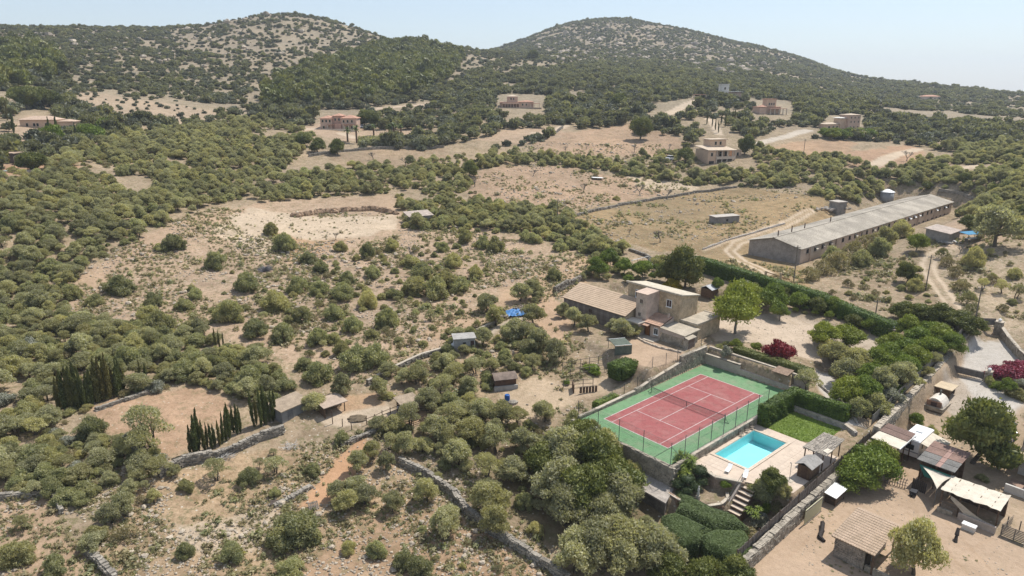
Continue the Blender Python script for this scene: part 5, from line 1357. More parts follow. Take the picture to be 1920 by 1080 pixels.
# ------------------------------------------------------------------ the neighbour's yard on the right
def yard():
    g = random.Random(21)
    # stone hut
    T = CT('stone_hut', 'small rubble stone hut with a tiled roof in the dusty yard', 'hut', -8.5, -29.5, -4)
    ua, ub, va, vb = -11.6, -5.6, -31.4, -27.2; z = -4.0; e, r = -1.5, -.9
    cwall(T, 'wall', ua + .15, ub - .15, va + 1.0, vb - .15, z - .3, e, MORTAR, [e + .1, r, r - .2, e])
    st = MB()
    face_stones(st, (ua + .1, va + 1.0), (ua + .1, vb - .1), z, e - .05, g, .42, .26, (-1, 0)); face_stones(st, (ua + .1, vb - .1), (ub - .1, vb - .1), z, e, g, .42, .26, (0, 1)); face_stones(st, (ua + .9, va + .95), (ub - .1, va + .95), z, e, g, .42, .26, (0, -1), holes=[(0, 1.3, -9, 9)])
    T.part('stones', st, surf('hut_stone', (.36, .30, .24), .35, 1.2, .92, fine=6), 'stuff')
    T.part('doorway', MB().bx(ua + .3, ua + 1.7, va + .85, va + 1.02, z, z + 1.9), surf('dark_doorway', (.03, .025, .02), .1, 2, .9))
    T.part('roof_deck', MB().prism([(ua - .25, va), (ub + .2, va), (ub + .2, vb + .2), (ua - .25, vb + .2)], [e - .02, r, r, e - .02], [e + .08, r + .1, r + .1, e + .08]), WOODB)
    mb = MB(); tile_roof(mb, (ua - .32, va - .05, e + .08), (ua - .32, vb + .25, e + .08), (ub + .25, vb + .25, r + .1), (ub + .25, va - .05, r + .1), .28, .42, .07); T.part('roof_tiles', mb, surf('hut_tile', (.46, .345, .25), .32, 1.1, .9, fine=10, col2=(.36, .27, .19)), 'stuff')
    for p in ((ua + .1, va + .15), (ub - .2, va + .15)): T.part('post', MB().tube((*p, z - .1), (*p, e), .09), WOODB)
    T.part('low_wall', MB().bx(ua + .2, ua + .5, va - 1.6, va + .9, z - .2, z + .7), STONE_M)
    # board, coop, logs
    T = CT('leaning_board', 'pale yellow board leaning against the yard wall', 'board', -6.2, -22.6, -4)
    T.part('sheet', MB().prism([(-8.6, -22.62), (-4.4, -22.62), (-4.4, -22.55), (-8.6, -22.55)], -4.0, -2.0), surf('yellow_board', (.55, .52, .33), .06, .6, .7))
    [T.part('batten', MB().bx(-8.6, -4.4, -22.7, -22.62, k, k + .1), WOODG) for k in (-2.1, -4.0)]
    T = CT('chicken_coop', 'small wire coop with a white sheet roof against the yard wall', 'coop', -1, -22.6, -4)
    for p in ((-2.2, -21.9), (.2, -21.9), (-2.2, -23.3), (.2, -23.3)): T.part('post', MB().tube((*p, -4.1), (*p, -2.7), .05), WOODB)
    T.part('roof', MB().prism([(-2.6, -23.5), (.5, -23.5), (.5, -21.7), (-2.6, -21.7)], [-2.7, -2.6, -2.4, -2.5], [-2.62, -2.52, -2.32, -2.42]), WHITE)
    m = MB()
    for k in range(12): m.tube((-2.2 + .2 * k, -23.3, -4), (-2.2 + .2 * k, -23.3, -2.75), .012, n=3); m.tube((-2.2, -23.3 + .12 * k, -4), (-2.2, -23.3 + .12 * k, -2.75), .012, n=3)
    T.part('wire_front', m, STEEL, 'stuff'); T.part('floor_box', MB().bx(-2.1, .1, -23.2, -21.95, -4, -3.3), WOODB)
    def log(label, P, r):
        x, y = W(P[0][0], P[0][1]); T = thing('driftwood_log', label, 'log', (x, y, -4.0), YAW, None)
        m = MB()
        for a, b in zip(P[:-1], P[1:]): m.tube((a[0] - P[0][0], a[1] - P[0][1], a[2]), (b[0] - P[0][0], b[1] - P[0][1], b[2]), r * g.uniform(.8, 1.1), r * g.uniform(.6, 1), 7)
        m.build('log', surf('dark_wood', (.045, .035, .03), .3, 4, .8), T)
    log('dark crooked log lying on the yard beside the leaning board', [(-7.0, -24.0, .35), (-8.4, -24.6, .3), (-9.6, -24.9, .2), (-9.9, -25.6, .15)], .28)
    log('short dark stump standing alone on the yard near the canvas shelter', [(1.2, -35.3, 0), (1.7, -35.2, .6), (2.3, -35.1, 1.2)], .22)
    # lean-to
    T = CT('lean_to', 'lean-to with a half brown, half cream roof beside the camper', 'shelter', 13.6, -23.5, -3)
    for p in ((11.0, -25.1), (15.8, -25.1), (11.0, -22.1), (15.8, -22.1), (13.4, -25.1)): T.part('post', MB().tube((*p, -4), (*p, -.2), .08), WOODB)
    T.part('cream_roof', MB().prism([(10.7, -25.4), (13.3, -25.4), (13.3, -21.8), (10.7, -21.8)], [-.15, -.08, .12, .05], [-.07, 0, .2, .13]), CLOTHW)
    mb = MB(); tile_roof(mb, (13.32, -25.4, -.02), (13.32, -21.8, .2), (16.3, -21.8, .3), (16.3, -25.4, .08), .3, 1.0, .04); T.part('brown_roof', mb, surf('brown_sheeting', (.20, .13, .105), .2, 1, .8))
    T.part('fascia', MB().bx(10.65, 16.3, -25.48, -25.4, -.22, -.05), WHITE)
    T.part('back_wall', MB().bx(10.9, 16.0, -22.0, -21.9, -4, -.15), WOODB)
    # camper
    T = CT('camper_van', 'white camper parked against the boundary wall, with an awning out', 'camper', 18, -25, -2.9)
    WP = surf('camper_white', (.80, .80, .79), .04, 1, .35, spec=.5); z = gz(*W(18, -25)) + .0
    m = MB(); m.prism([(15.8, -26.2), (21.2, -26.2), (21.2, -23.9), (15.8, -23.9)], z + .5, z + 2.85); T.part('body', m, WP)
    T.part('roof', MB().prism([(15.9, -26.1), (21.1, -26.1), (21.1, -24.0), (15.9, -24.0)], z + 2.851, z + 2.95), WP)
    T.part('roof_hatch', MB().bx(18.6, 19.4, -25.5, -24.7, z + 2.951, z + 3.08), surf('hatch_grey', (.62, .63, .63), .05, 2, .4))
    T.part('roof_hatch', MB().bx(16.6, 17.2, -25.4, -24.8, z + 2.951, z + 3.05), MATS['hatch_grey'])
    w = T.part('side_window', MB().bx(15.72, 15.8, -25.6, -24.6, z + 1.5, z + 2.2), GLASSD)
    T.part('side_window', MB().bx(17.0, 18.2, -26.28, -26.2, z + 1.5, z + 2.2), GLASSD)
    T.part('stripe', MB().bx(15.76, 15.8, -26.2, -23.9, z + 1.1, z + 1.25), surf('stripe_grey', (.3, .32, .36), .05, 2, .4))
    T.part('door', MB().bx(18.8, 19.5, -26.26, -26.2, z + .55, z + 2.4), MATS['hatch_grey'])
    for u in (16.9, 19.9):
        for v in (-26.1, -24.0): 
            t = T.part('wheel', MB().tube((u, v - .12, z + .36), (u, v + .12, z + .36), .36, n=12), surf('tyre', (.02, .02, .02), .1, 3, .8)); T.part('rim', MB().tube((u, v - .13, z + .36), (u, v + .13, z + .36), .19, n=10), STEEL, parent=t)
    T.part('awning', MB().prism([(16.0, -28.6), (20.4, -28.6), (20.4, -26.25), (16.0, -26.25)], [z + 2.15, z + 2.15, z + 2.7, z + 2.7], [z + 2.2, z + 2.2, z + 2.75, z + 2.75]), CLOTHW)
    for u in (16.1, 20.3): T.part('awning_pole', MB().tube((u, -28.5, z), (u, -28.5, z + 2.15), .03), STEEL)
    # shelter with the corrugated brown roof
    T = CT('corrugated_shelter', 'shelter with a striped brown and grey corrugated roof and green awning', 'shelter', 13, -29.7, -3.6)
    z = -3.9
    for p in ((10.9, -31.5), (10.9, -28.1), (16.0, -31.5), (16.0, -28.1), (13.4, -31.5), (10.9, -29.8)): T.part('post', MB().tube((*p, z), (*p, -.6), .08), WOODB)
    CG = surf('grey_sheeting', (.19, .18, .165), .2, 1, .8); CB_ = surf('rust_brown_sheeting', (.26, .165, .13), .2, 1, .8); CR = surf('pinkish_sheeting', (.36, .23, .19), .15, 1, .8)
    strips = [(-31.9, -30.3, CG, CB_), (-30.28, -29.7, CR, CR), (-29.68, -27.6, CG, CB_)]
    for v0, v1, a, b in strips:
        for u0, u1, m_, zA, zB in ((10.5, 13.1, a, -.55, -.32), (13.12, 16.5, b, -.32, -.1)):
            mb = MB(); tile_roof(mb, (u0, v0, zA), (u0, v1, zA), (u1, v1, zB), (u1, v0, zB), .26, 2.0, .03); T.part('roof_sheet', mb, m_)
    T.part('green_awning', MB().add([(10.4, -31.6, -1.0), (10.4, -28.0, -1.0), (9.6, -29.0, -2.0), (9.6, -30.8, -2.0)], [(0, 1, 2, 3)]).add([(10.4, -31.6, -1.02), (10.4, -28.0, -1.02), (9.6, -29.0, -2.02), (9.6, -30.8, -2.02)], [(3, 2, 1, 0)]), surf('green_tarp', (.035, .16, .115), .12, 2, .7))
    T.part('back_wall', MB().bx(16.0, 16.15, -31.5, -28.0, z, -.4), WOODB)
    T.part('side_wall', MB().bx(11, 16, -28.05, -27.95, z, -.7), WOODB)
    # shade sail
    T = CT('shade_sail', 'cream triangular shade sail stretched in front of the corrugated shelter', 'shade sail', 9, -30, -4)
    n = 10; A, B, C = Vector((10.3, -28.4, -1.1)), Vector((10.8, -31.9, -1.1)), Vector((6.6, -31.3, -1.4))
    vs, fs, ix = [], [], {}
    for i in range(n + 1):
        for j in range(n + 1 - i):
            a, b = i / n, j / n; c = 1 - a - b; k = 1 - 1.1 * (a * b + b * c + c * a) * 1.0
            ctr = (A + B + C) / 3; p = A * a + B * b + C * c
            edge = 4 * (a * b * (1 - c) ** 2 + b * c * (1 - a) ** 2 + c * a * (1 - b) ** 2)
            p = p.lerp(ctr, .22 * edge); p.z -= .5 * 27 * a * b * c * .4; ix[i, j] = len(vs); vs.append(p)
    for i in range(n):
        for j in range(n - i):
            fs.append((ix[i, j], ix[i + 1, j], ix[i, j + 1]))
            if j < n - i - 1: fs.append((ix[i + 1, j], ix[i + 1, j + 1], ix[i, j + 1]))
    T.part('sail', MB().add(vs, fs), CLOTHW, smooth=True)
    for p in (A, B, C): T.part('pole', MB().tube((p.x, p.y, -4.0), p, .05), STEEL)
    # canvas-roofed shelter
    T = CT('canvas_shelter', 'animal shelter with a large flat cream canvas roof at the yard edge', 'shelter', 9, -34.7, -4)
    z = -4.0; P4 = [(6.5, -31.7), (10.9, -31.75), (11.1, -37.7), (6.7, -37.75)]
    for p in ((6.7, -31.9), (6.7, -33.8), (6.8, -35.7), (6.9, -37.6), (10.7, -32.0), (10.9, -37.5), (10.8, -34.7)): T.part('post', MB().tube((*p, z - .1), (*p, -1.3), .08), WOODB)
    for v in (-32.6, -34.0, -35.4, -36.8): T.part('rafter', MB().tube((6.5, v, -1.32), (11.0, v, -1.28), .05), WOODB)
    g2 = np.random.default_rng(4); m = MB(); n1, n2 = 10, 14; vs = []
    for i in range(n1 + 1):
        for j in range(n2 + 1):
            a, b = i / n1, j / n2; p = Vector(P4[0] + (0,)).lerp(Vector(P4[1] + (0,)), a).lerp(Vector(P4[3] + (0,)).lerp(Vector(P4[2] + (0,)), a), b)
            vs.append((p.x, p.y, -1.16 + .05 * float(g2.normal()) - .1 * math.sin(b * math.pi * 4) ** 2))
    fs = [(i * (n2 + 1) + j, i * (n2 + 1) + j + 1, (i + 1) * (n2 + 1) + j + 1, (i + 1) * (n2 + 1) + j) for i in range(n1) for j in range(n2)]
    m.add(vs, fs).add([(a, b, c - .06) for a, b, c in vs], [f[::-1] for f in fs]); T.part('canvas_roof', m, CLOTHW, smooth=True)
    T.part('low_wall', MB().bx(6.1, 6.35, -37.8, -34.0, z - .2, z + .9), RENDER)
    T.part('low_wall', MB().bx(6.1, 6.35, -33.4, -31.8, z - .2, z + .6), STONE_M)
    T.part('back_wall', MB().bx(10.9, 11.05, -37.6, -31.9, z, -1.4), WOODB)
    # sagging cloth along the front
    vs, fs = [], []
    for i in range(13):
        t = i / 12; v = -32.9 - 4.6 * t; top = -1.5 - 1.6 * math.sin(min(1, t * 1.05) * math.pi * .5) ** 1.2; bot = top - .35 - .55 * math.sin(math.pi * t)
        vs += [(6.45, v, top), (6.35, v, bot)]
    fs = [(2 * i, 2 * i + 2, 2 * i + 3, 2 * i + 1) for i in range(12)]; T.part('sagging_cloth', MB().add(vs, fs), surf('beige_cloth', (.46, .39, .30), .12, 2, .85))
    for k in range(4): T.part('rail', MB().tube((6.4, -33.8, z + .35 + k * .35), (6.4, -31.9, z + .35 + k * .35), .03), WOODG)
    T = CT('cool_box', 'white box trough on the ground in front of the canvas shelter', 'box', 5.0, -35.6, -4)
    T.part('box_body', MB().bx(4.5, 5.2, -36.2, -34.9, -4.0, -3.4), surf('off_white_plastic', (.62, .58, .52), .08, 2, .5)); T.part('lid', MB().bx(4.45, 5.25, -36.25, -34.85, -3.4, -3.28), WHITE)
    # rails and gate right of it
    T = CT('pallet_pen', 'pen of pallets and rails at the right end of the canvas shelter', 'pen', 7, -39, -4)
    for k in range(5):
        u, v = 6.6 + (k % 2) * 2.2, -38.3 - (k // 2) * 1.2
        T.part('post', MB().tube((u, v, -4.1), (u, v, -2.6), .06), WOODG)
    for k in range(7): T.part('slat', MB().bx(6.5, 6.56, -40.6, -38.2, -3.9 + k * .2, -3.8 + k * .2), WOODG)
    for k in range(5): T.part('rail', MB().tube((6.6, -38.3, -3.7 + k * .25), (9.6, -38.6, -3.7 + k * .25), .035), WOODG)
    # hurdle and rough fence between the fig tree and the corrugated shelter
    T = CT('stick_hurdle', 'rough hurdle of curved sticks beside the dirt ramp', 'fence', 9, -26.5, -4)
    for k in range(9):
        u = 8.2 + k * .05; v = -25.2 - k * .28
        T.part('stick', MB().path([(u - .3, v, -4), (u, v + .1, -3.3), (u + .15, v, -2.7)], .045), WOODG)
    for h in (.3, .7, 1.1): T.part('rail', MB().path([(8.0, -25.1, -4 + h), (8.3, -26.3, -3.95 + h), (8.7, -27.6, -4 + h)], .04), WOODG)
    T = CT('plank_fence', 'dark boarded fence panel left of the corrugated shelter', 'fence', 9.3, -28, -4)
    for k in range(8): T.part('board', MB().bx(9.0 + k * .02, 9.06 + k * .02, -29.6 + k * .21, -29.42 + k * .21, -4.1, -2.6 + .1 * (k % 3)), surf('tarred_board', (.075, .06, .05), .2, 3, .9))
    T = CT('wheelbarrow', 'overturned dark wheelbarrow by the boarded fence', 'wheelbarrow', 7.6, -28.6, -4)
    T.part('tray', MB().prism([(7.2, -29.1), (8.1, -29.0), (8.0, -28.3), (7.25, -28.3)], [-3.75] * 4, [-3.35, -3.3, -3.35, -3.4]), surf('black_tray', (.03, .03, .035), .1, 3, .6)); T.part('wheel', MB().tube((7.1, -28.75, -3.8), (7.1, -28.6, -3.8), .2, n=10), MATS['tyre']); T.part('handle', MB().tube((7.4, -28.3, -3.6), (7.6, -27.6, -3.7), .03).tube((7.9, -28.3, -3.6), (8.1, -27.6, -3.7), .03), WOODG)
    # oven and wood store on the forecourt
    z = gz(*W(33, -23.6))
    T = CT('bread_oven', 'whitewashed domed bread oven beside the boundary wall', 'oven', 32, -23.2, z)
    WW = surf('whitewash', (.66, .60, .52), .12, 1.5, .85)
    n = 10; m = MB(); pr = [(math.cos(math.pi * k / n) * 1.25, math.sin(math.pi * k / n) * 1.6) for k in range(n + 1)]
    vs = [(30.4, -23.2 + a, z + b) for a, b in pr] + [(33.2, -23.2 + a, z + b) for a, b in pr]; N1 = n + 1
    m.add(vs, [(k, k + 1, N1 + k + 1, N1 + k) for k in range(n)] + [tuple(range(N1))[::-1], tuple(range(N1, 2 * N1))]); T.part('dome', m, WW)
    T.part('stone_front', MB().prism([(30.2, -24.2), (30.38, -24.2), (30.38, -22.2), (30.2, -22.2)], z, z + 1.2), surf('oven_brick', (.36, .22, .15), .25, 3, .9)); T.part('base', MB().bx(29.8, 33.4, -24.6, -21.9, z - .2, z + .35), STONE_M)
    T.part('flue', MB().tube((32.6, -23.2, z + 1.5), (32.6, -23.2, z + 2.3), .14), STEEL); T.part('oven_mouth', MB().bx(30.15, 30.2, -23.6, -22.8, z + .4, z + 1.0), SHUT)
    z = gz(*W(36, -23)); T = CT('wood_store', 'open box-shaped wood store with a pale flat roof on the forecourt', 'shelter', 36, -22.8, z)
    T.part('wall', MB().bx(34.7, 34.85, -23.9, -21.8, z - .2, z + 1.4).bx(37.0, 37.15, -23.9, -21.8, z - .2, z + 1.4).bx(34.85, 37.0, -21.9, -21.75, z - .2, z + 1.4), WOODB)
    T.part('roof', MB().bx(34.4, 37.4, -24.2, -21.6, z + 1.4, z + 1.52), surf('pale_board', (.55, .44, .30), .12, 1, .8)); T.part('log_stack', MB().bx(35.0, 36.9, -23.6, -21.95, z, z + 1.0), surf('cut_logs', (.20, .13, .08), .4, 6, .9))
    # house on the right edge
    T = CT('neighbour_house', 'rendered house with a tiled roof and white awning at the right edge', 'house', 27, -37, -2)
    z = -3.2; GW = surf('grey_white_render', (.55, .52, .47), .1, .8, .85)
    cwall(T, 'wall', 24.4, 34, -46, -35.6, z - 1, 2.6, GW)
    mb = MB(); tile_roof(mb, (24.0, -46, 2.6), (24.0, -35.2, 2.6), (29.2, -35.2, 4.0), (29.2, -46, 4.0), .28, .5, .06); tile_roof(mb, (34.4, -35.2, 2.6), (34.4, -46, 2.6), (29.2, -46, 4.0), (29.2, -35.2, 4.0), .28, .5, .06); T.part('roof_tiles', mb, TILE_R, 'stuff')
    T.part('gable', MB().prism([(24.4, -35.75), (34, -35.75), (34, -35.6), (24.4, -35.6)], 2.59, [2.6, 2.6, 2.62, 2.62]).add([(24.4, -35.61, 2.6), (34, -35.61, 2.6), (29.2, -35.61, 3.98)], [(0, 1, 2), (2, 1, 0)]), GW)
    cwall(T, 'porch_wall', 21.5, 24.38, -46, -36.2, z - 1, -.6, GW)
    mb = MB(); tile_roof(mb, (20.8, -46, -.7), (20.8, -35.8, -.7), (24.38, -35.8, .1), (24.38, -46, .1), .28, .5, .06); T.part('porch_tiles', mb, TILE_M, 'stuff')
    T.part('awning', MB().prism([(17.6, -46), (20.9, -46), (20.9, -37.6), (17.6, -37.6)], [-1.6, -1.0, -1.0, -1.6], [-1.54, -.94, -.94, -1.54]), CLOTHW)
    for v in (-37.8, -41, -44): T.part('awning_post', MB().tube((17.8, v, -4), (17.8, v, -1.6), .05), WHITE)
    T.part('terrace', MB().bx(17, 21.49, -46, -36.0, -5, -3.3), surf('terracotta_paving', (.36, .24, .18), .15, 1, .85)); T.part('terrace_wall', MB().bx(16.7, 17, -46, -36, -5, -2.7), GW)
    window_u(T, 24.38, -40, 1.3, 1.0, 1.2, WHITE)
    def car(label, u, v, z, yaw, col):
        x, y = W(u, v); T = thing('parked_car', label, 'car', (x, y, z), YAW + yaw, 'dark blue cars beside the house at the right edge')
        P = surf('car_paint_' + col, {'blue': (.025, .04, .10), 'navy': (.015, .022, .045), 'white': (.7, .7, .7), 'grey': (.3, .3, .32)}[col], .05, 2, .25, spec=.6)
        def shell(pr, w0, w1, nm, m_):
            n = len(pr); vs = [(x_, -(w1 if zt else w0), z_) for x_, z_, zt in pr] + [(x_, (w1 if zt else w0), z_) for x_, z_, zt in pr]
            fs = [tuple(range(n))[::-1], tuple(range(n, 2 * n))] + [(k, (k + 1) % n, n + (k + 1) % n, n + k) for k in range(n)]
            return MB().add(vs, [f[::-1] for f in fs]).build(nm, m_, T)
        shell([(-2.0, .3, 0), (2.05, .3, 0), (2.1, .6, 0), (1.95, .78, 1), (.95, .92, 1), (-1.75, .95, 1), (-2.05, .85, 1), (-2.1, .6, 0)], .86, .82, 'body', P)
        shell([(.95, .921, 0), (.3, 1.38, 1), (-1.2, 1.42, 1), (-1.75, .951, 0)], .80, .62, 'cabin_glass', GLASSD)
        shell([(.32, 1.381, 0), (.2, 1.44, 1), (-1.1, 1.48, 1), (-1.22, 1.421, 0)], .64, .6, 'roof', P)
        for X in (1.3, -1.3):
            for Y in (-.8, .8):
                w = MB().tube((X, Y - .1, .31), (X, Y + .1, .31), .31, n=12).build('wheel', MATS['tyre'], T); MB().tube((X, Y - .11, .31), (X, Y + .11, .31), .18, n=10).build('rim', STEEL, w)
        for Y in (-.6, .6):
            MB().bx(2.0, 2.12, Y - .16, Y + .16, .58, .72).build('headlight', WHITE, T); MB().bx(-2.12, -2.0, Y - .15, Y + .15, .6, .76).build('tail_light', surf('tail_red', (.3, .01, .01), .05, 2, .3), T)
            MB().bx(.55, .75, Y * 1.5 - .1, Y * 1.5 + .1, .95, 1.1).build('mirror', P, T)
        return T
    car('dark blue parked car by the house corner, the farther of two', 31.0, -32.6, gz(*W(31, -32.6)), .3, 'navy')
    car('blue parked car by the house corner, the nearer of two', 27.4, -33.2, gz(*W(27.4, -33.2)), .2, 'blue')
    return car
CAR = yard()

# ------------------------------------------------------------------ sheds, shelters and rough walls of the grove on the left
def local(name, label, cat, px, py, rz, group=None, dz=0):
    x, y, z = at(px, py); return thing(name, label, cat, (x, y, z + dz), rz, group)
def grove():
    g = random.Random(31); SH = surf('shed_roof_board', (.36, .28, .20), .2, 1, .9); BL = surf('concrete_block', (.38, .36, .33), .2, 1.5, .9)
    # grey-walled shed
    T = local('grey_shed', 'grey-walled shed with a tan sheet roof beside the cypress row', 'shed', 530, 795, .95)
    MB().prism([(0, 0), (4.6, 0), (4.6, 2.8), (0, 2.8)], -.6, [1.9, 1.9, 2.3, 2.3]).build('wall', surf('grey_shed_wall', (.24, .235, .225), .15, 1, .9), T)
    MB().prism([(-.25, -.25), (4.9, -.25), (4.9, 3.1), (-.25, 3.1)], [1.9, 1.9, 2.35, 2.35], [2.0, 2.0, 2.45, 2.45]).build('roof', SH, T)
    MB().bx(1.0, 1.9, -.05, .02, -.4, 1.5).build('door', surf('grey_door', (.15, .15, .15), .2, 2, .8), T)
    # open-fronted shed
    T = local('open_shed', 'open-fronted shed with a pale tan roof on posts', 'shed', 610, 785, .75)
    for p in ((0, 0), (3.2, 0), (0, 2.4), (3.2, 2.4)): MB().tube((*p, -.4), (*p, 1.75), .08).build('post', WOODB, T)
    MB().bx(0, 3.2, 2.4, 2.5, -.3, 1.8).bx(0, .1, .1, 2.4, -.3, 1.75).build('wall', WOODB, T)
    MB().prism([(-.3, -.4), (3.6, -.4), (3.6, 2.7), (-.3, 2.7)], [1.75, 1.75, 2.05, 2.05], [1.84, 1.84, 2.14, 2.14]).build('roof', surf('pale_shed_roof', (.44, .34, .26), .15, 1, .9), T)
    # goat shelter
    T = local('goat_shelter', 'small timber shelter with a square tan roof in the fenced pen', 'shelter', 765, 773, .6)
    for p in ((-1.2, -1.1), (1.2, -1.1), (-1.2, 1.1), (1.2, 1.1)): MB().tube((*p, -.3), (*p, 1.9), .08).build('post', surf('orange_post', (.24, .14, .07), .2, 4, .8), T)
    MB().prism([(-1.6, -1.5), (1.6, -1.5), (1.6, 1.5), (-1.6, 1.5)], [1.85, 1.9, 2.2, 2.15], [1.95, 2.0, 2.3, 2.25]).build('roof', SH, T)
    for k in range(5): MB().bx(-1.15, 1.15, 1.05, 1.1, .1 + k * .36, .38 + k * .36).build('board', WOODB, T); MB().bx(1.15, 1.2, -1.0, 1.0, .1 + k * .36, .34 + k * .36).build('board', WOODB, T) if k < 3 else None
    # pale donkey under it
    T = local('donkey', 'pale grey donkey standing at the front of the timber shelter', 'donkey', 752, 776, -1.9)
    pts = [((0, 0, 1.0), .24), ((.35, 0, 1.0), .25), ((-.4, 0, 1.02), .23), ((.62, 0, 1.22), .15), ((.82, 0, 1.46), .11), ((1.0, 0, 1.40), .085), ((1.16, 0, 1.28), .065)]
    E_ = [(0, 1), (0, 2), (1, 3), (3, 4), (4, 5), (5, 6)]
    for x, hb in ((.38, 0), (-.42, 1)):
        for y in (-.14, .14):
            k = len(pts); src = 1 if x > 0 else 2
            if hb: pts += [((-.36, y, .78), .12), ((-.52, y, .42), .06), ((-.46, y, .04), .05)]
            else: pts += [((x, y, .74), .10), ((x + .02, y, .40), .055), ((x, y, .04), .05)]
            E_ += [(src, k), (k, k + 1), (k + 1, k + 2)]
    k = len(pts); pts += [((-.64, 0, .98), .04), ((-.72, 0, .6), .035), ((.80, .08, 1.66), .03), ((.80, -.08, 1.66), .03)]; E_ += [(2, k), (k, k + 1), (4, k + 2), (4, k + 3)]
    me = bpy.data.meshes.new('body'); me.from_pydata([p for p, _ in pts], E_, []); o = link('body', me, T)
    md = o.modifiers.new('skin', 'SKIN'); 
    for v, (_, r) in zip(me.skin_vertices[0].data, pts): v.radius = (r, r)
    me.skin_vertices[0].data[0].use_root = True; o.modifiers.new('sub', 'SUBSURF').levels = 1
    me.materials.append(surf('donkey_coat', (.50, .46, .41), .15, 3, .9))
    # brown rounded shed
    T = local('brown_shed', 'dark brown shed with a rounded corrugated roof among the olives', 'shed', 945, 722, .25)
    MB().bx(-1.7, 1.7, -1.2, 1.2, -.4, 1.6).build('wall', surf('rust_shed_wall', (.13, .075, .05), .25, 2, .9), T)
    n = 8; pr = [(-1.45 + 2.9 * k / n, 1.55 + .55 * math.sin(math.pi * k / n)) for k in range(n + 1)]
    m = MB(); vs = [(-1.9, a, b) for a, b in pr] + [(1.9, a, b) for a, b in pr]; q = n + 1
    m.add(vs, [(k, q + k, q + k + 1, k + 1) for k in range(n)]); m.add([(x, a, b - .06) for x, a, b in vs], [(k, k + 1, q + k + 1, q + k) for k in range(n)])
    m.build('roof', surf('brown_corrugated', (.22, .165, .13), .25, 1.5, .8), T); MB().bx(-1.9, 1.9, -1.5, -1.25, -.4, .5).build('low_wall', BL, T)
    # block hut and water tank
    T = local('block_hut', 'small grey block hut half hidden by olives', 'hut', 870, 652, .2)
    MB().bx(-1.8, 1.8, -1.3, 1.3, -.4, 2.1).build('wall', surf('grey_block_wall', (.34, .33, .315), .15, 1, .9), T); MB().bx(-2.0, 2.0, -1.5, 1.5, 2.1, 2.25).build('roof', BL, T); MB().bx(-.3, .2, -1.36, -1.3, 1.2, 1.5).build('window', GLASSD, T); MB().bx(1.0, 1.6, -1.36, -1.3, -.3, 1.7).build('door', SHUT, T)
    T = local('water_tank', 'rounded white water tank left of the block hut', 'water tank', 852, 655, 0)
    MB().lathe((0, 0, -.1), [(.6, 0), (.65, .2), (.65, .9), (.5, 1.15), (.2, 1.25), (.2, 1.35)], 12).build('tank', surf('tank_white', (.60, .60, .58), .08, 2, .5), T, smooth=True); MB().lathe((0, 0, 1.25), [(.25, 0), (.25, .12)], 10).build('lid', WHITE, T)
    # blue tarpaulin over a heap
    T = local('blue_tarpaulin', 'bright blue tarpaulin over a heap of rubbish by the house track', 'tarpaulin', 972, 588, .25)
    g2 = np.random.default_rng(2); n = 12; vs = []
    for i in range(n + 1):
        for j in range(n + 1):
            a, b = i / n * 2 - 1, j / n * 2 - 1; vs.append((a * 2.5 + .4 * b, b * 1.9, .25 + .9 * (1 - a * a) * (1 - b * b) + .08 * float(g2.normal())))
    MB().add(vs, [(i * (n + 1) + j, (i + 1) * (n + 1) + j, (i + 1) * (n + 1) + j + 1, i * (n + 1) + j + 1) for i in range(n) for j in range(n)]).build('sheet', surf('blue_plastic', (.085, .235, .50), .12, 2, .5), T)
    m = MB()
    for k in range(40): m.blob((g.gauss(.3, .7), g.gauss(.4, .5), 1.05 + g.uniform(-.15, .2)), (g.uniform(.1, .3),) * 3, k, .3, 5, 3)
    m.build('rubbish', surf('rubbish', (.34, .28, .21), .4, 4, .9), T, 'stuff')
    T = local('plastic_barrel', 'blue plastic barrel on the bare ground below the brown shed', 'barrel', 951, 751, 0)
    MB().lathe((0, 0, 0), [(.34, 0), (.40, .1), (.42, .3), (.40, .33), (.42, .36), (.42, .66), (.40, .69), (.42, .72), (.38, .95), (.30, 1.0)], 14).build('drum', surf('barrel_blue', (.02, .10, .33), .08, 2, .4), T); MB().lathe((.15, .1, 1.0), [(.06, 0), (.06, .05)], 8).build('bung', SHUT, T)
    T = local('pale_boulder', 'flat pale boulder beside the blue barrel', 'boulder', 962, 756, .3); MB().blob((0, 0, .1), (.9, .6, .4), 4, .15, 10, 6).build('rock', STONE_D, T)
    T = local('board_platform', 'grey board lying on the wall below the blue tarpaulin', 'board', 938, 600, .35); MB().box((0, 0, .9), (2.2, 1.4, .06), 0, .08).build('sheet', WOODG, T); MB().tube((-.9, 0, -.2), (-.9, 0, .85), .06).tube((.9, 0, -.2), (.9, 0, .85), .06).build('prop', WOODG, T)
    # pen fence posts on the pale ledge
    T = local('pen_fence', 'row of rough posts and rails along the ledge of the goat pen', 'fence', 625, 800, 0)
    P = [at(x, y) for x, y in ((624, 795), (642, 800), (660, 806), (688, 797), (703, 791), (717, 784), (732, 778), (748, 772))]; o = T.location
    for i, p in enumerate(P): MB().tube((p[0] - o.x, p[1] - o.y, p[2] - o.z - .2), (p[0] - o.x + g.uniform(-.1, .1), p[1] - o.y, p[2] - o.z + (2.2 if i == 0 else 1.25)), .07).build('post', WOODB, T)
    for h in (.5, 1.0): MB().path([(p[0] - o.x, p[1] - o.y, p[2] - o.z + h) for p in P[3:]], .045).build('rail', WOODB, T)
    T = local('wood_trough', 'long dark timber rail fence below the olives, right of the goat shelter', 'fence', 770, 800, 0); o = T.location
    P = [at(x, y) for x, y in ((762, 806), (775, 801), (788, 796), (800, 790))]
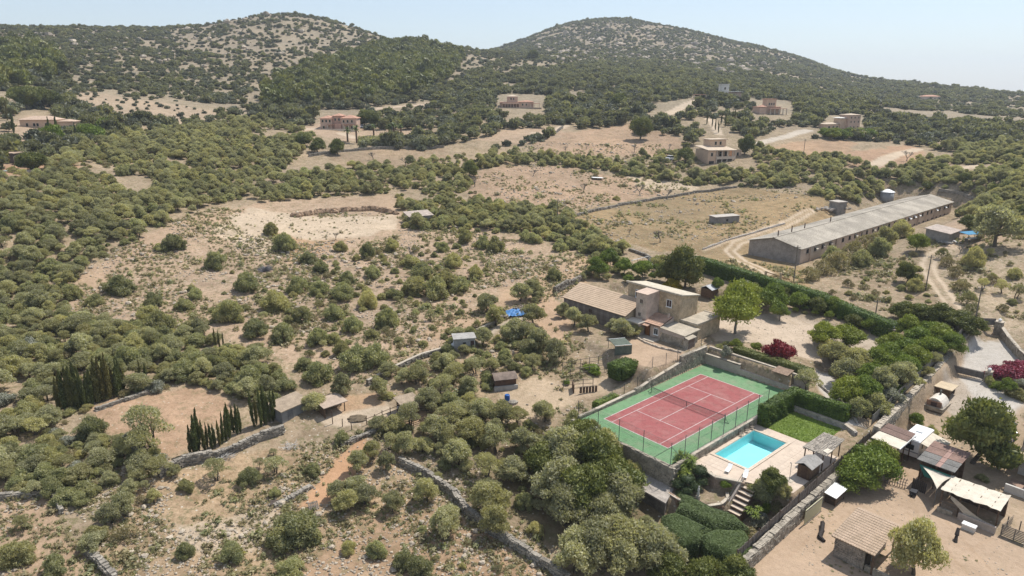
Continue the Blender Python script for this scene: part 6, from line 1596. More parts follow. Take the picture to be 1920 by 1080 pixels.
    for p in P: MB().tube((p[0] - o.x, p[1] - o.y, p[2] - o.z - .2), (p[0] - o.x, p[1] - o.y, p[2] - o.z + 1.0), .06).build('post', WOODB, T)
    for h in (.3, .6, .9): MB().path([(p[0] - o.x, p[1] - o.y, p[2] - o.z + h) for p in P], .05).build('rail', WOODB, T)
    T = local('dung_heap', 'low dark heap of dung on the pale ledge', 'heap', 670, 784, 0); MB().blob((0, 0, 0), (1.5, 1.1, .28), 6, .15, 14, 6).build('heap', surf('dung', (.17, .13, .085), .35, 3, .95), T)
    T = local('wood_pallet', 'grey wooden pallet lying beside the orange footpath', 'pallet', 588, 952, .5)
    for k in range(6): MB().box((-.5 + k * .2, 0, .3), (.14, 1.1, .03), 0, 0, .5).build('slat', WOODG, T)
    for k in (-.45, 0, .45): MB().box((0, k * .88, .24 + k * .48), (1.2, .09, .09), 0, 0, .5).build('bearer', WOODG, T)
    T = local('scrap_sheet', 'dark rusty sheet lying in the scrub left of the footpath', 'metal sheet', 516, 945, .3); MB().box((0, 0, .2), (1.1, .8, .04), 0, .15, .3).build('sheet', surf('rusty_sheet', (.10, .075, .06), .3, 3, .8), T)
    for (px, py, lab) in ((425, 860, 'whitish heap of cut branches, left of two below the terrace wall'), (545, 840, 'whitish heap of cut branches, right of two below the terrace wall')):
        T = local('branch_heap', lab, 'brush heap', px, py, 0); m = MB()
        for k in range(50):
            a = g.uniform(0, TAU); p = Vector((g.gauss(0, .5), g.gauss(0, .4), g.uniform(.05, .6))); m.tube(p, p + Vector((math.cos(a), math.sin(a), g.uniform(-.2, .5))) * g.uniform(.4, .9), .03, .015, 3)
        m.build('branches', surf('bleached_branch', (.50, .48, .45), .15, 4, .9), T, 'stuff')
    T = local('dead_bush', 'bluish-grey dead bush on the tan field', 'bush', 497, 508, 0); m = MB()
    for k in range(220):
        d = Vector((g.gauss(0, 1), g.gauss(0, 1), abs(g.gauss(0, .7)) + .15)).normalized() * g.uniform(1.0, 2.3); p = d * g.uniform(.0, .5); m.tube(p, Vector((d.x, d.y * .9, d.z * .8)), .05, .02, 3)
    m.build('twigs', surf('grey_twigs', (.24, .235, .25), .2, 4, .9), T)
    # walls
    sw = stone_wall
    sw('dry_stone_wall', 'long tumbled dry-stone wall running down to the bottom of the picture', [at(*p)[:2] for p in ((748, 868), (800, 893), (850, 930), (875, 965), (925, 1003), (985, 1040), (1062, 1088))], 1.1, .7, seed=41)
    sw('dry_stone_wall', 'dry-stone terrace wall below the cypress row and the grey shed', [at(*p)[:2] for p in ((300, 895), (345, 872), (395, 862), (450, 843), (490, 825), (530, 812))], 1.25, .7, seed=42)
    sw('dry_stone_wall', 'dry-stone wall at the left edge above the bare corner field', [at(*p)[:2] for p in ((-10, 938), (40, 932), (95, 928))], 1.0, .7, seed=43)
    sw('dry_stone_wall', 'short dry-stone wall at the right end of the bare corner field', [at(*p)[:2] for p in ((96, 924), (110, 945), (116, 962))], .8, .6, seed=44)
    sw('dry_stone_wall', 'dry-stone wall running out of the bottom left of the picture', [at(*p)[:2] for p in ((160, 1032), (185, 1056), (215, 1090))], 1.0, .7, seed=45)
    sw('dry_stone_wall', 'pale straight stone wall between the tan field and the olive grove', [at(*p)[:2] for p in ((690, 722), (735, 698), (790, 672), (832, 660))], .9, .5, seed=46, cap=True)
    sw('dry_stone_wall', 'low rubble wall edging the pale ledge of the goat pen', [at(*p)[:2] for p in ((640, 838), (668, 826), (700, 812), (722, 798), (740, 788))], .7, .6, seed=47)
    sw('dry_stone_wall', 'low dry-stone wall along the near edge of the dark enclosure', [at(*p)[:2] for p in ((180, 770), (235, 752), (285, 735))], .5, .5, seed=48)
    sw('dry_stone_wall', 'tumbled stone edge beside the orange footpath', [at(*p)[:2] for p in ((515, 950), (545, 935), (580, 915))], .45, .8, seed=49)
    sw('dry_stone_wall', 'stone wall slanting past the blue tarpaulin', [at(*p)[:2] for p in ((895, 625), (925, 610), (950, 597))], .8, .4, seed=50, cap=True)
    sw('dry_stone_wall', 'long field wall between the orange fallow field and the golden field', [at(*p)[:2] for p in ((1040, 418), (1100, 400), (1160, 386), (1230, 374), (1300, 362), (1380, 352))], .8, .6, seed=51, sx=.6, sy=.35)
    sw('dry_stone_wall', 'dark terrace wall below the ploughed terrace of the pink villa', [at(*p)[:2] for p in ((580, 294), (650, 284), (720, 279), (830, 277))], 1.0, .7, seed=52, sx=.9, sy=.45)
    sw('dry_stone_wall', 'field wall along the far side of the red fallow field', [at(*p)[:2] for p in ((1000, 262), (1040, 252), (1055, 240))], 1.0, .7, seed=53, sx=.9, sy=.45)
    sw('dry_stone_wall', 'dark stone boundary wall behind the tile-roofed barn', [at(*p)[:2] for p in ((1040, 552), (1065, 538), (1090, 526))], 1.6, .5, seed=54)
    sw('dry_stone_wall', 'low stone wall in front of the pale gateway', [at(*p)[:2] for p in ((1180, 470), (1210, 480), (1225, 490))], .8, .5, seed=55)
    sw('dry_stone_wall', 'long white-topped wall across the woods at the right', [at(*p)[:2] for p in ((1760, 358), (1800, 364), (1860, 374), (1930, 388))], .9, .6, seed=56, sx=.8, sy=.4, cap=True)
    sw('field_kerb', 'pale straight kerb line crossing the golden field to the poultry shed', [at(*p)[:2] for p in ((1318, 468), (1360, 452), (1410, 438), (1470, 420))], .3, .4, seed=57, mat=MATS['pale_wall_stone'])
    # pale gateway behind the house
    T = local('pale_gateway', 'pale paved gateway with a white rail fence behind the farmhouse', 'gateway', 1210, 498, .72)
    MB().bx(-3, 3, -1.6, 1.6, -.3, .12).build('paving', surf('pale_paving', (.60, .56, .50), .08, .8, .85), T)
    for x in (-3, -1, 1, 3): MB().tube((x, 1.6, -.2), (x, 1.6, 1.5), .06).build('post', STEEL, T)
    MB().bx(-3.2, 3.2, 1.55, 1.65, 1.4, 1.5).build('rail', WHITE, T); MB().bx(3.0, 3.1, -1.6, 1.6, 0, 1.2).build('panel', surf('grey_panel', (.3, .3, .3), .1, 2, .7), T)
    # little dark shed behind the mulberry
    T = local('garden_shed', 'small dark shed with a pale pitched roof behind the mulberry tree', 'shed', 1330, 552, .75)
    MB().bx(-1.4, 1.4, -1.2, 1.2, -.3, 1.5).build('wall', WOODB, T); MB().prism([(-1.6, -1.5), (1.6, -1.5), (1.6, 0), (-1.6, 0)], [1.4, 1.4, 2.1, 2.1], [1.48, 1.48, 2.18, 2.18]).prism([(-1.6, 0), (1.6, 0), (1.6, 1.5), (-1.6, 1.5)], [2.1, 2.1, 1.4, 1.4], [2.18, 2.18, 1.48, 1.48]).build('roof', surf('zinc_roof', (.42, .42, .42), .1, 1, .5), T)
grove()
# ------------------------------------------------------------------ long poultry shed and the huts round it
def poultry_shed():
    g = random.Random(41); z = 4.7; e, r = 8.5, 10.1; ua, ub, va, vb = 76.0, 181.0, 21.6, 34.9; vm = 28.4
    T = CT('poultry_shed', 'very long grey-roofed poultry shed with rows of small openings', 'shed', 77, 28, z)
    WALL = surf('shed_plaster', (.60, .495, .41), .22, .25, .9, fine=20, col2=(.46, .36, .285)); END = surf('shed_end_in_shade', (.36, .315, .275), .2, .8, .9)  # near end wall painted darker and greyer: its shade sits in the colour
    T.part('long_wall', MB().bx(ua + .2, ub, va, va + .25, z - 4, e), WALL); T.part('back_wall', MB().bx(ua + .2, ub, vb - .25, vb, z - 4, e), WALL)
    for u, m in ((ua, END), (ub - .2, WALL)):
        T.part('end_wall', MB().add([(u, va, z - 4), (u, vb, z - 4), (u, vb, e), (u, vm, r - .05), (u, va, e), (u + .2, va, z - 4), (u + .2, vb, z - 4), (u + .2, vb, e), (u + .2, vm, r - .05), (u + .2, va, e)], [(0, 4, 3, 2, 1), (5, 6, 7, 8, 9), (0, 1, 6, 5), (1, 2, 7, 6), (2, 3, 8, 7), (3, 4, 9, 8), (4, 0, 5, 9)]), m)
    for y0, y1, z0, z1 in ((va - .5, vm, e - .12, r), (vm, vb + .5, r, e - .12)):
        n = 34
        sh = [surf('fibre_cement_%d' % k, tuple(c * f for c in (.42, .37, .30)), .34, .16, .95, fine=25, col2=tuple(c * f * .60 for c in (.42, .37, .30))) for k, f in enumerate((.93, 1.0, 1.05))]
        for k in range(n):
            u0, u1 = ua - .5 + (ub + 1 - ua) * k / n, ua - .5 + (ub + 1 - ua) * (k + 1) / n
            mb = MB(); q = 6
            vs = []
            for i in range(q + 1):
                u = u0 + (u1 - u0) * i / q; h = .05 * (i % 2)
                vs += [(u, y0, z0 + h), (u, y1, z1 + h)]
            mb.add(vs, [(2 * i, 2 * i + 2, 2 * i + 3, 2 * i + 1) for i in range(q)]); mb.add([(a, b, c - .09) for a, b, c in vs], [(2 * i, 2 * i + 1, 2 * i + 3, 2 * i + 2) for i in range(q)])
            T.part('roof_sheet', mb, g.choice(sh))
    T.part('ridge_cap', MB().prism([(ua - .5, vm - .25), (ub + .5, vm - .25), (ub + .5, vm + .25), (ua - .5, vm + .25)], r - .02, r + .1), sh[2])
    for k in range(27):
        u = ua + 4 + k * 3.75 + g.uniform(-.35, .35); w = g.uniform(.9, 1.3)
        o = T.part('window', MB().bx(u - w / 2, u + w / 2, va - .04, va - .01, e - 1.75, e - .75), surf('dark_opening', (.035, .03, .028), .1, 2, .9))
        T.part('sill', MB().bx(u - w / 2 - .15, u + w / 2 + .15, va - .2, va, e - 1.9, e - 1.76), CAP, parent=o)
        if g.random() < .6: T.part('shutter_flap', MB().prism([(u - w / 2, va - .75), (u + w / 2, va - .75), (u + w / 2, va - .05), (u - w / 2, va - .05)], [e - 1.25, e - 1.25, e - .72, e - .72], [e - 1.2, e - 1.2, e - .67, e - .67]), g.choice((WOODG, WHITE, CAP)), parent=o)
    for k in range(9):
        u = ub - 6 - k * 3.75; T.part('lower_window', MB().bx(u - .5, u + .5, va - .04, va - .01, e - 4.6, e - 3.4), MATS['dark_opening'])
    for k in range(7): 
        u = ua + 5 + k * 14; T.part('buttress', MB().bx(u - .25, u + .25, va - .3, va, z - 4, e - .2), WALL)
    for u, v in ((78, 28.6), (92, 28.8), (106, 28.5), (86, 29.2)): T.part('vent_pipe', MB().tube((u, v, r - .2), (u, v, r + 1.4), .14), surf('rusty_pipe', (.14, .09, .07), .2, 4, .7))
poultry_shed()
def huts():
    T = local('field_hut', 'low concrete hut with one small opening alone in the golden field', 'hut', 1360, 417, .35)
    MB().prism([(-4.6, -1.6), (3.6, -1.6), (3.6, 1.6), (-4.6, 1.6)], -.6, 2.0).build('wall', surf('hut_concrete', (.30, .275, .25), .2, .8, .9), T); MB().bx(-4.8, 3.8, -1.8, 1.8, 2.0, 2.15).build('roof', surf('hut_roof', (.48, .43, .37), .15, .8, .9), T); MB().bx(-1.0, -.4, -1.66, -1.6, .7, 1.3).build('window', MATS['dark_opening'], T)
    T = local('block_tower', 'square grey blockwork water tower beside the poultry shed', 'tower', 1569, 399, .4)
    MB().bx(-1.8, 1.8, -1.8, 1.8, -1, 3.6).build('wall', surf('tower_block', (.30, .28, .255), .2, .8, .9), T); MB().bx(-2.0, 2.0, -2.0, 2.0, 3.6, 3.9).build('roof', surf('hut_roof', (1, 1, 1)), T)
    T = local('feed_silo', 'round grey tank with a white conical lid behind the poultry shed', 'tank', 1662, 374, 0)
    MB().lathe((0, 0, -1.5), [(2.3, 0), (2.3, 4.2)], 16).build('tank', surf('tank_grey', (.30, .31, .31), .12, 1, .6), T, smooth=True); MB().lathe((0, 0, 2.7), [(2.5, 0), (2.4, .2), (.6, 1.0), (.1, 1.1)], 16).build('lid', WHITE, T)
    T = local('track_hut', 'small grey hut with a flat pinkish roof at the bend of the track', 'hut', 1766, 447, .7)
    MB().prism([(-3.6, -2.6), (3.6, -2.6), (3.6, 2.6), (-3.6, 2.6)], -.8, [1.9, 1.9, 2.5, 2.5]).build('wall', MATS['hut_concrete'], T); MB().prism([(-3.9, -2.9), (3.9, -2.9), (3.9, 2.9), (-3.9, 2.9)], [1.9, 1.9, 2.55, 2.55], [2.05, 2.05, 2.7, 2.7]).build('roof', surf('pinkish_roof', (.46, .38, .32), .2, .8, .9), T)
    T = local('table_shelter', 'blue cloth canopy over a table in the yard at the end of the track', 'shelter', 1820, 452, .3)
    MB().prism([(-2.6, -1.3), (2.6, -1.3), (2.6, 1.3), (-2.6, 1.3)], [1.9, 1.9, 2.1, 2.1], [1.96, 1.96, 2.16, 2.16]).build('canopy', surf('blue_canopy', (.05, .22, .38), .1, 1, .7), T)
    for x in (-2.5, 2.5):
        for y in (-1.2, 1.2): MB().tube((x, y, -.2), (x, y, 1.95), .06).build('post', STEEL, T)
    MB().bx(-1.6, 1.6, -.5, .5, .7, .76).build('tabletop', WHITE, T)
    for x in (-1.4, 1.4): MB().bx(x - .05, x + .05, -.4, .4, 0, .7).build('leg', WOODG, T)
    T = local('rubbish_heap', 'heap of pale scrap beside the small grey hut', 'heap', 1775, 456, 0); m = MB(); g = random.Random(3)
    for k in range(26): m.box((g.gauss(0, 1.3), g.gauss(0, .8), g.uniform(.1, .6)), (g.uniform(.3, 1.2), g.uniform(.2, .6), .12), g.uniform(0, 3), g.uniform(-.5, .5))
    m.build('scrap', surf('pale_scrap', (.50, .48, .46), .3, 1, .8, obj=.2), T, 'stuff')
    T = local('stone_heap', 'heap of pale rubble blocks between the golden field and the poultry shed', 'rubble heap', 1545, 392, 0); m = MB()
    for k in range(60): m.blob((g.gauss(0, 4), g.gauss(0, 1.8), g.uniform(0, .5)), (g.uniform(.3, .8), g.uniform(.3, .6), g.uniform(.2, .5)), k, .25, 6, 4)
    m.build('blocks', surf('pale_blocks', (.50, .44, .37), .25, .6, .9), T, 'stuff')
    T = local('quarry_hut', 'low hut with a pale pinkish flat roof at the right edge of the quarry', 'hut', 785, 416, .5)
    MB().prism([(-3.4, -2.2), (3.4, -2.2), (3.4, 2.2), (-3.4, 2.2)], -.8, 2.0).build('wall', MATS['hut_concrete'], T); MB().prism([(-3.7, -2.5), (3.7, -2.5), (3.7, 2.5), (-3.7, 2.5)], [1.95, 1.95, 2.7, 2.7], [2.1, 2.1, 2.85, 2.85]).build('roof', MATS['pinkish_roof'], T); MB().bx(-.5, .5, -2.26, -2.2, -.2, 1.6).build('door', MATS['dark_opening'], T)
    T = local('earth_bank', 'long ragged cut bank of brown earth above the pale quarry floor', 'earth bank', 560, 412, 0); o = T.location; g = random.Random(6)
    P = [at(*p) for p in ((552, 407), (600, 400), (650, 396), (700, 394), (745, 402))]; m = MB()
    for a, b in zip(P[:-1], P[1:]):
        n = 10
        for k in range(n):
            t = (k + .5) / n; m.blob((a[0] + (b[0] - a[0]) * t - o.x, a[1] + (b[1] - a[1]) * t - o.y + g.uniform(-.4, .4), a[2] + (b[2] - a[2]) * t - o.z + .1), (g.uniform(.9, 1.6), .8, g.uniform(.8, 1.4)), g.randint(0, 9999), .25, 8, 5)
    m.build('bank', surf('brown_earth_cut', (.38, .26, .17), .35, .5, .95, fine=8), T, 'stuff')
    # poles
    def pole(px, py, h, lab, wire=None):
        T = local('utility_pole', lab, 'utility pole', px, py, 0); MB().tube((0, 0, -.5), (0, 0, h), .13, .09, 7).build('pole', WOODG, T); MB().bx(-.6, .6, -.05, .05, h - .5, h - .38).build('crossarm', WOODG, T)
        for x in (-.5, 0, .5): MB().lathe((x, 0, h - .38), [(.05, 0), (.07, .08), (.03, .16)], 6).build('insulator', WHITE, T)
        return T
    pole(1488, 528, 8.0, 'thin wooden utility pole at the near corner of the poultry shed'); pole(1735, 545, 7.5, 'leaning wooden pole beside the bend of the track'); pole(1823, 628, 9.0, 'tall wooden pole in the dark trees at the top of the drive'); pole(1505, 303, 9, 'tall wooden pole at the edge of the field behind the woods'); pole(1045, 420, 7, 'wooden pole at the corner of the golden field'); pole(1640, 600, 4, 'short lamp post in front of the long clipped hedge')
    T = CT('timber_gate', 'rusty timber gate and strut beside the near end of the poultry shed track', 'gate', 56, 23, gz(*W(56, 23))); z = T.off[2]
    for p in ((55, 26), (56.5, 23), (57.5, 20), (58.5, 17)): zz = gz(*W(*p)); T.part('post', MB().bx(p[0] - .2, p[0] + .2, p[1] - .2, p[1] + .2, zz - .3, zz + 1.7), OCHRE)
    T.part('strut', MB().tube((57.5, 19.8, gz(*W(57.5, 19.8)) + 1.5), (60, 15.6, gz(*W(60, 15.6)) + .1), .12), surf('rust_beam', (.30, .18, .09), .2, 3, .8))
huts()

# ------------------------------------------------------------------ villas on the slope
VP = surf('villa_pink', (.56, .39, .295), .08, .3, .85); VR = surf('villa_roof_tile', (.50, .285, .20), .18, .8, .9, fine=12); VC = surf('villa_cream', (.60, .50, .40), .08, .3, .85); VO = surf('villa_ochre', (.62, .44, .31), .08, .3, .85)
VW = surf('villa_white', (.70, .66, .60), .08, .3, .85)
def vwin(T, x, y, z, w=.9, h=1.3, mat=None):
    o = MB().bx(x - w / 2 - .12, x + w / 2 + .12, y - .06, y, z - h / 2 - .12, z + h / 2 + .12).build('window', mat or VC, T); MB().bx(x - w / 2, x + w / 2, y - .1, y - .06, z - h / 2, z + h / 2).build('pane', GLASSD, o)
def hip(T, x0, x1, y0, y1, z, h, mat=None, o=.5):
    x0 -= o; x1 += o; y0 -= o; y1 += o; s = min(x1 - x0, y1 - y0) / 2; r = s * h
    if x1 - x0 >= y1 - y0: R0, R1 = (x0 + s, (y0 + y1) / 2), (x1 - s, (y0 + y1) / 2)
    else: R0, R1 = ((x0 + x1) / 2, y0 + s), ((x0 + x1) / 2, y1 - s)
    m = MB().bx(x0, x1, y0, y1, z - .18, z)
    A, B, Cc, D = (x0, y0, z + .003), (x1, y0, z + .003), (x1, y1, z + .003), (x0, y1, z + .003); P, Q = (*R0, z + r), (*R1, z + r)
    if x1 - x0 >= y1 - y0: m.add([A, B, Cc, D, P, Q], [(0, 1, 5, 4), (1, 2, 5), (2, 3, 4, 5), (3, 0, 4)])
    else: m.add([A, B, Cc, D, P, Q], [(0, 1, 4), (1, 2, 5, 4), (2, 3, 5), (3, 0, 4, 5)])
    m.build('roof', mat or VR, T)
def vbox(T, x0, x1, y0, y1, z0, z1, mat, nm='wall'): return MB().bx(x0, x1, y0, y1, z0, z1).build(nm, mat, T)
def arcade(T, x0, x1, y, z0, z1, n, mat):
    w = (x1 - x0) / n
    MB().bx(x0, x1, y - .25, y + .1, z1 - .7, z1).build('arcade_beam', mat, T)
    for k in range(n + 1): MB().bx(x0 + k * w - .22, x0 + k * w + .22, y - .25, y + .1, z0, z1 - .7).build('pillar', mat, T)
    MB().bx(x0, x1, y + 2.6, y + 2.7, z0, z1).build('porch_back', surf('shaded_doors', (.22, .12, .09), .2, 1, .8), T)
def villas():
    T = local('pink_villa', 'pink two-storey villa with hipped tile roofs and a raised centre', 'villa', 635, 243, -.06); z = -1.5; T.scale = (.86,) * 3
    vbox(T, -10, -3.4, 0, 8, z, 6.0, VP); vbox(T, -3.4, 1.6, 1.2, 8.5, z, 7.3, surf('villa_deep_pink', (.53, .32, .24), .08, .3, .85)); vbox(T, 1.6, 10, .2, 8, z, 6.1, VP)
    hip(T, -10, -3.4, 0, 8, 6.0, .36); hip(T, -3.4, 1.6, 1.2, 8.5, 7.3, .36); hip(T, 1.6, 10, .2, 8, 6.1, .36)
    vbox(T, -1.9, 1.58, -.6, 1.19, z, 3.2, MATS['villa_deep_pink'], 'porch'); vbox(T, -6.2, -2.2, -1.2, -.01, 2.4, 2.8, VR, 'porch_roof'); vbox(T, -5.9, -5.5, -1.1, -.02, z, 2.39, VC, 'pillar'); vbox(T, 3.2, 9.0, -1.6, .19, 2.5, 2.9, VR, 'porch_roof')
    for x in (3.5, 6, 8.7): vbox(T, x - .2, x + .2, -1.5, -1.1, z, 2.49, VC, 'pillar')
    for x in (-8.6, -6.6, -4.6): vwin(T, x, -.01, 4.5)
    for x in (-1.9, .2): vwin(T, x, 1.19, 5.3)
    for x in (3, 5.2, 7.6): vwin(T, x, .19, 4.4)
    for x in (-8.2, 5, 7.4): vwin(T, x, -.01 if x < 0 else .19, 1.2)
    vbox(T, -10.3, 10.3, -2.6, -2.3, z, .5, VC, 'terrace_wall')
    T = local('arcaded_villa', 'pink villa with a row of arches and a small square upper storey', 'villa', 968, 202, .05); z = -2; T.scale = (.85,) * 3
    vbox(T, -11, 12, 2.4, 10, z, 3.9, VP); vbox(T, -6, 1.2, 3.5, 9, 3.9, 7.4, VP); hip(T, -6, 1.2, 3.5, 9, 7.4, .3, surf('pale_villa_tile', (.55, .44, .33), .12, .8, .9)); vbox(T, -11.3, 2.2, -.5, 2.39, 3.2, 3.5, VR, 'porch_roof'); arcade(T, -9.5, 2, -.2, 0, 3.2, 6, VP)
    hip(T, 2.3, 12, 2.4, 10, 3.9, .22)
    for x in (-3.4, -1.6): vwin(T, x, 3.49, 5.8)
    vwin(T, 4.5, 2.39, 2.0); vwin(T, 7, 2.39, 2.0); vbox(T, 9.5, 16, -1, 3, 2.6, 2.9, VR, 'porch_roof')
    for x in (9.8, 12.6, 15.7): vbox(T, x - .2, x + .2, -.9, -.5, -1, 2.59, VC, 'pillar')
    vbox(T, -11, 17, -3.6, -3.2, -5, 0.2, surf('villa_terrace_stone', (.42, .34, .26), .2, .5, .9), 'terrace_wall'); vbox(T, -11, 17, -3.2, 2.3, -4, 0, VC, 'terrace')
    T = local('terrace_villa', 'ochre villa with a sloping pale roof over a pillared terrace', 'villa', 1352, 304, .35); z = -2.5
    vbox(T, -6.5, -2.8, 0, 9, z, 5.0, VO); vbox(T, -2.79, 6.5, 3.5, 9, z, 5.0, VO); MB().prism([(-7, -.6), (7, -.6), (7, 9.3), (-7, 9.3)], [4.9, 4.6, 5.9, 6.1], [5.1, 4.8, 6.1, 6.3]).build('roof', MATS['pale_villa_tile'], T)
    vbox(T, -1.5, 6.2, 6, 11, 5.0, 8.6, VO); MB().bx(-1.9, 6.6, 5.6, 11.4, 8.6, 8.85).build('roof', MATS['pale_villa_tile'], T)
    for x in (-2.4, .2, 2.8, 5.4, 6.6): vbox(T, x - .18, x + .18, -.2, .2, z, 4.6, VC, 'pillar')
    vbox(T, -2.7, 6.8, -.3, 3.4, 1.2, 1.5, VC, 'balcony'); vbox(T, -2.7, 6.8, -.3, -.2, 1.5, 2.3, VC, 'balustrade')
    for x in (-.6, 2, 4.6): vwin(T, x, 3.49, 3.0, 1.2, 1.9)
    for x in (1, 3.4): vwin(T, x, 5.99, 7.2)
    vwin(T, -4.8, -.01, 3.2); vbox(T, -6, -3.6, -.06, -.01, z, .6, MATS['dark_opening'], 'garage_door'); vbox(T, 9, 13, 4, 9, z, 4.2, VO); vwin(T, 11, 3.99, 2.6)
    T = local('upper_villa', 'pink and ochre villa with a pillared porch on the upper hillside', 'villa', 1443, 214, .15); z = -3; T.scale = (.85,) * 3
    vbox(T, -7.5, 8, 1, 9, z, 4.4, VP); vbox(T, -1.5, 5, 2, 8, 4.4, 9.4, VO); MB().bx(-2, 5.5, 1.6, 8.4, 9.4, 9.7).build('roof', VR, T); MB().bx(-8, 8.4, .6, 9.4, 4.4, 4.65).build('roof', VR, T)
    MB().bx(-1, 11, -2.2, .59, 3.3, 3.6).build('porch_roof', VR, T)
    for x in (-.6, 2.4, 5.4, 8.2, 10.7): vbox(T, x - .22, x + .22, -2.1, -1.7, z, 3.29, VC, 'pillar')
    for x in (.2, 1.8, 3.4): vwin(T, x, 1.99, 6.4)
    for x in (-5.5, 1, 4, 7): vwin(T, x, .99, 1.6)
    vbox(T, -7.4, -3.2, -.8, .99, z, 4.2, VP, 'bay'); hip(T, -7.4, -3.2, -.8, 4, 4.66, .5)
    T = local('orchard_villa', 'tall pink villa with a lower wing beyond the green orchard', 'villa', 1592, 243, .25); z = -3; T.scale = (.86,) * 3
    vbox(T, -1, 7, 0, 8, z, 8.4, VP); hip(T, -1, 7, 0, 8, 8.4, .16, MATS['pale_villa_tile']); vbox(T, -5, -1.01, 2, 8, z, 6.2, VO); hip(T, -5, -1.3, 2, 8, 6.6, .2, VW); vbox(T, -15, -5.01, 2.5, 8, z, 3.2, VO); hip(T, -15, -5.2, 2.5, 8, 3.2, .25, MATS['pale_villa_tile'])
    for x in (.6, 3, 5.6):
        for zz in (1.4, 4.4, 6.8): vwin(T, x, -.01, zz, .6, 1.0)
    for x in (-12, -9, -6.5): vwin(T, x, 2.49, 1.2, 1.2, 1.4)
    T = local('white_tower_house', 'pale pink house with a white square tower at the top of the winding road', 'house', 1367, 186, 0); z = -3
    vbox(T, -5, 0, 2, 8, z, 9, VW); MB().bx(-5.4, .4, 1.6, 8.4, 9, 9.4).build('roof', VW, T); vbox(T, -4, 8, 0, 1.99, z, 3.6, VP); vbox(T, .01, 8, 2, 8, z, 4.4, VP); MB().bx(-.2, 8.4, -.3, 8.3, 4.41, 4.7).build('roof', VW, T)
    for x in (2, 5): vwin(T, x, -.01, 1.4)
    vwin(T, -2.5, 1.99, 6.6)
    T = local('low_villa', 'low tan villa with a broad hipped roof at the left edge of the picture', 'villa', 70, 240, .1); z = -2; T.scale = (.85,) * 3
    vbox(T, -7, 8, 0, 8, z, 3.6, VO); hip(T, -7, 8, 0, 8, 3.6, .34, surf('tan_tile', (.52, .38, .28), .15, .8, .9)); vbox(T, 8.01, 15, 1, 7, z, 2.8, VO); hip(T, 8.6, 15, 1, 7, 2.8, .25, MATS['tan_tile']); 
    for x in (-4, -1, .4, 4): vwin(T, x, -.01, 1.4)
    T = local('hillside_house', 'small house with a low tan roof among the trees high on the right slope', 'house', 1747, 187, .1); vbox(T, -8, 8, 0, 8, -4, 3, VC); hip(T, -8, 8, 0, 8, 3, .3); vwin(T, -3, -.01, 1); vwin(T, 3, -.01, 1)
    T = local('edge_pavilion', 'dark low pavilion at the left edge beside the far pool', 'pavilion', 3, 305, .1); vbox(T, -6, 3.5, 0, 5, -1, 2.6, surf('pavilion_dark', (.16, .13, .11), .2, .8, .9)); vbox(T, -6.3, 3.9, -.4, 5.4, 2.6, 2.9, MATS['tan_tile'], 'roof'); vwin(T, 0, -.01, 1.2)
    T = local('edge_pool', 'long pale turquoise pool at the left edge of the picture', 'swimming pool', 18, 320, .02)
    MB().bx(-16, 5.6, -2.4, 2.4, -.6, .12).build('coping', VC, T); MB().bx(-15.6, 5.2, -2.0, 2.0, .1, .135).build('water', surf('far_pool_water', (.25, .52, .54), .05, 1, .1, spec=.5), T)
    T = local('terrace_wall', 'long grey wall above the pool at the left edge', 'wall', 90, 293, 0); o = T.location; a, b = at(35, 292), at(160, 293)
    MB().prism([(a[0] - o.x, a[1] - o.y), (b[0] - o.x, b[1] - o.y), (b[0] - o.x, b[1] - o.y + .5), (a[0] - o.x, a[1] - o.y + .5)], [a[2] - o.z - .5, b[2] - o.z - .5] * 2, [a[2] - o.z + 1.2, b[2] - o.z + 1.2, b[2] - o.z + 1.2, a[2] - o.z + 1.2]).build('wall', surf('grey_wall', (.42, .39, .35), .15, .5, .9), T)
    # palms in front of the pink villa
    PB = surf('palm_bark', (.16, .10, .06), .3, 4, .9)
    def palm(px, py, h, r, lab, seed):
        T = local('palm_tree', lab, 'palm tree', px, py, 0, 'palms in front of the pink villa'); g = np.random.default_rng(seed)
        MB().tube((0, 0, -.3), (0, 0, h), .42, .36, 8).build('trunk', PB, T); V, F3, off = [], [], 0
        for k in range(34):
            a = g.uniform(0, TAU); el = g.uniform(-.3, 1.2); L = r * g.uniform(.8, 1.1); d = Vector((math.cos(a) * math.cos(el), math.sin(a) * math.cos(el), math.sin(el))); s = Vector((-math.sin(a), math.cos(a), 0)) * .28
            p = [Vector((0, 0, h)) + d * L * t - Vector((0, 0, L * .42 * t * t)) for t in (0, .35, .7, 1)]
            for i in range(3):
                w0, w1 = (.5, 1, .8)[i], (1, .8, .1)[i]; V += [p[i] - s * w0, p[i] + s * w0, p[i + 1] + s * w1, p[i + 1] - s * w1]; F3.append((off, off + 1, off + 2, off + 3)); off += 4
        link('fronds', np_mesh('fronds', np.array([tuple(v) for v in V]), np.array(F3), PALM, g.random(len(F3))), T)
    for i, (px, py, h, r, lab) in enumerate(((669, 268, 6.2, 3.0, 'tallest palm, standing alone beside the pale drive below the pink villa'), (652, 266, 5.2, 2.8, 'palm left of the tallest one below the pink villa'), (701, 255, 4.2, 2.6, 'palm at the left end of the row right of the pink villa'), (730, 252, 3.6, 2.6, 'second palm of the row right of the pink villa'), (739, 253, 4.4, 2.8, 'third palm of the row right of the pink villa'), (752, 251, 3.6, 2.4, 'palm at the right end of the row right of the pink villa'))): palm(px, py, h, r, lab, i)
    T = local('green_vineyard', 'dark green vine rows below the palms', 'vineyard', 720, 268, 0); o = T.location
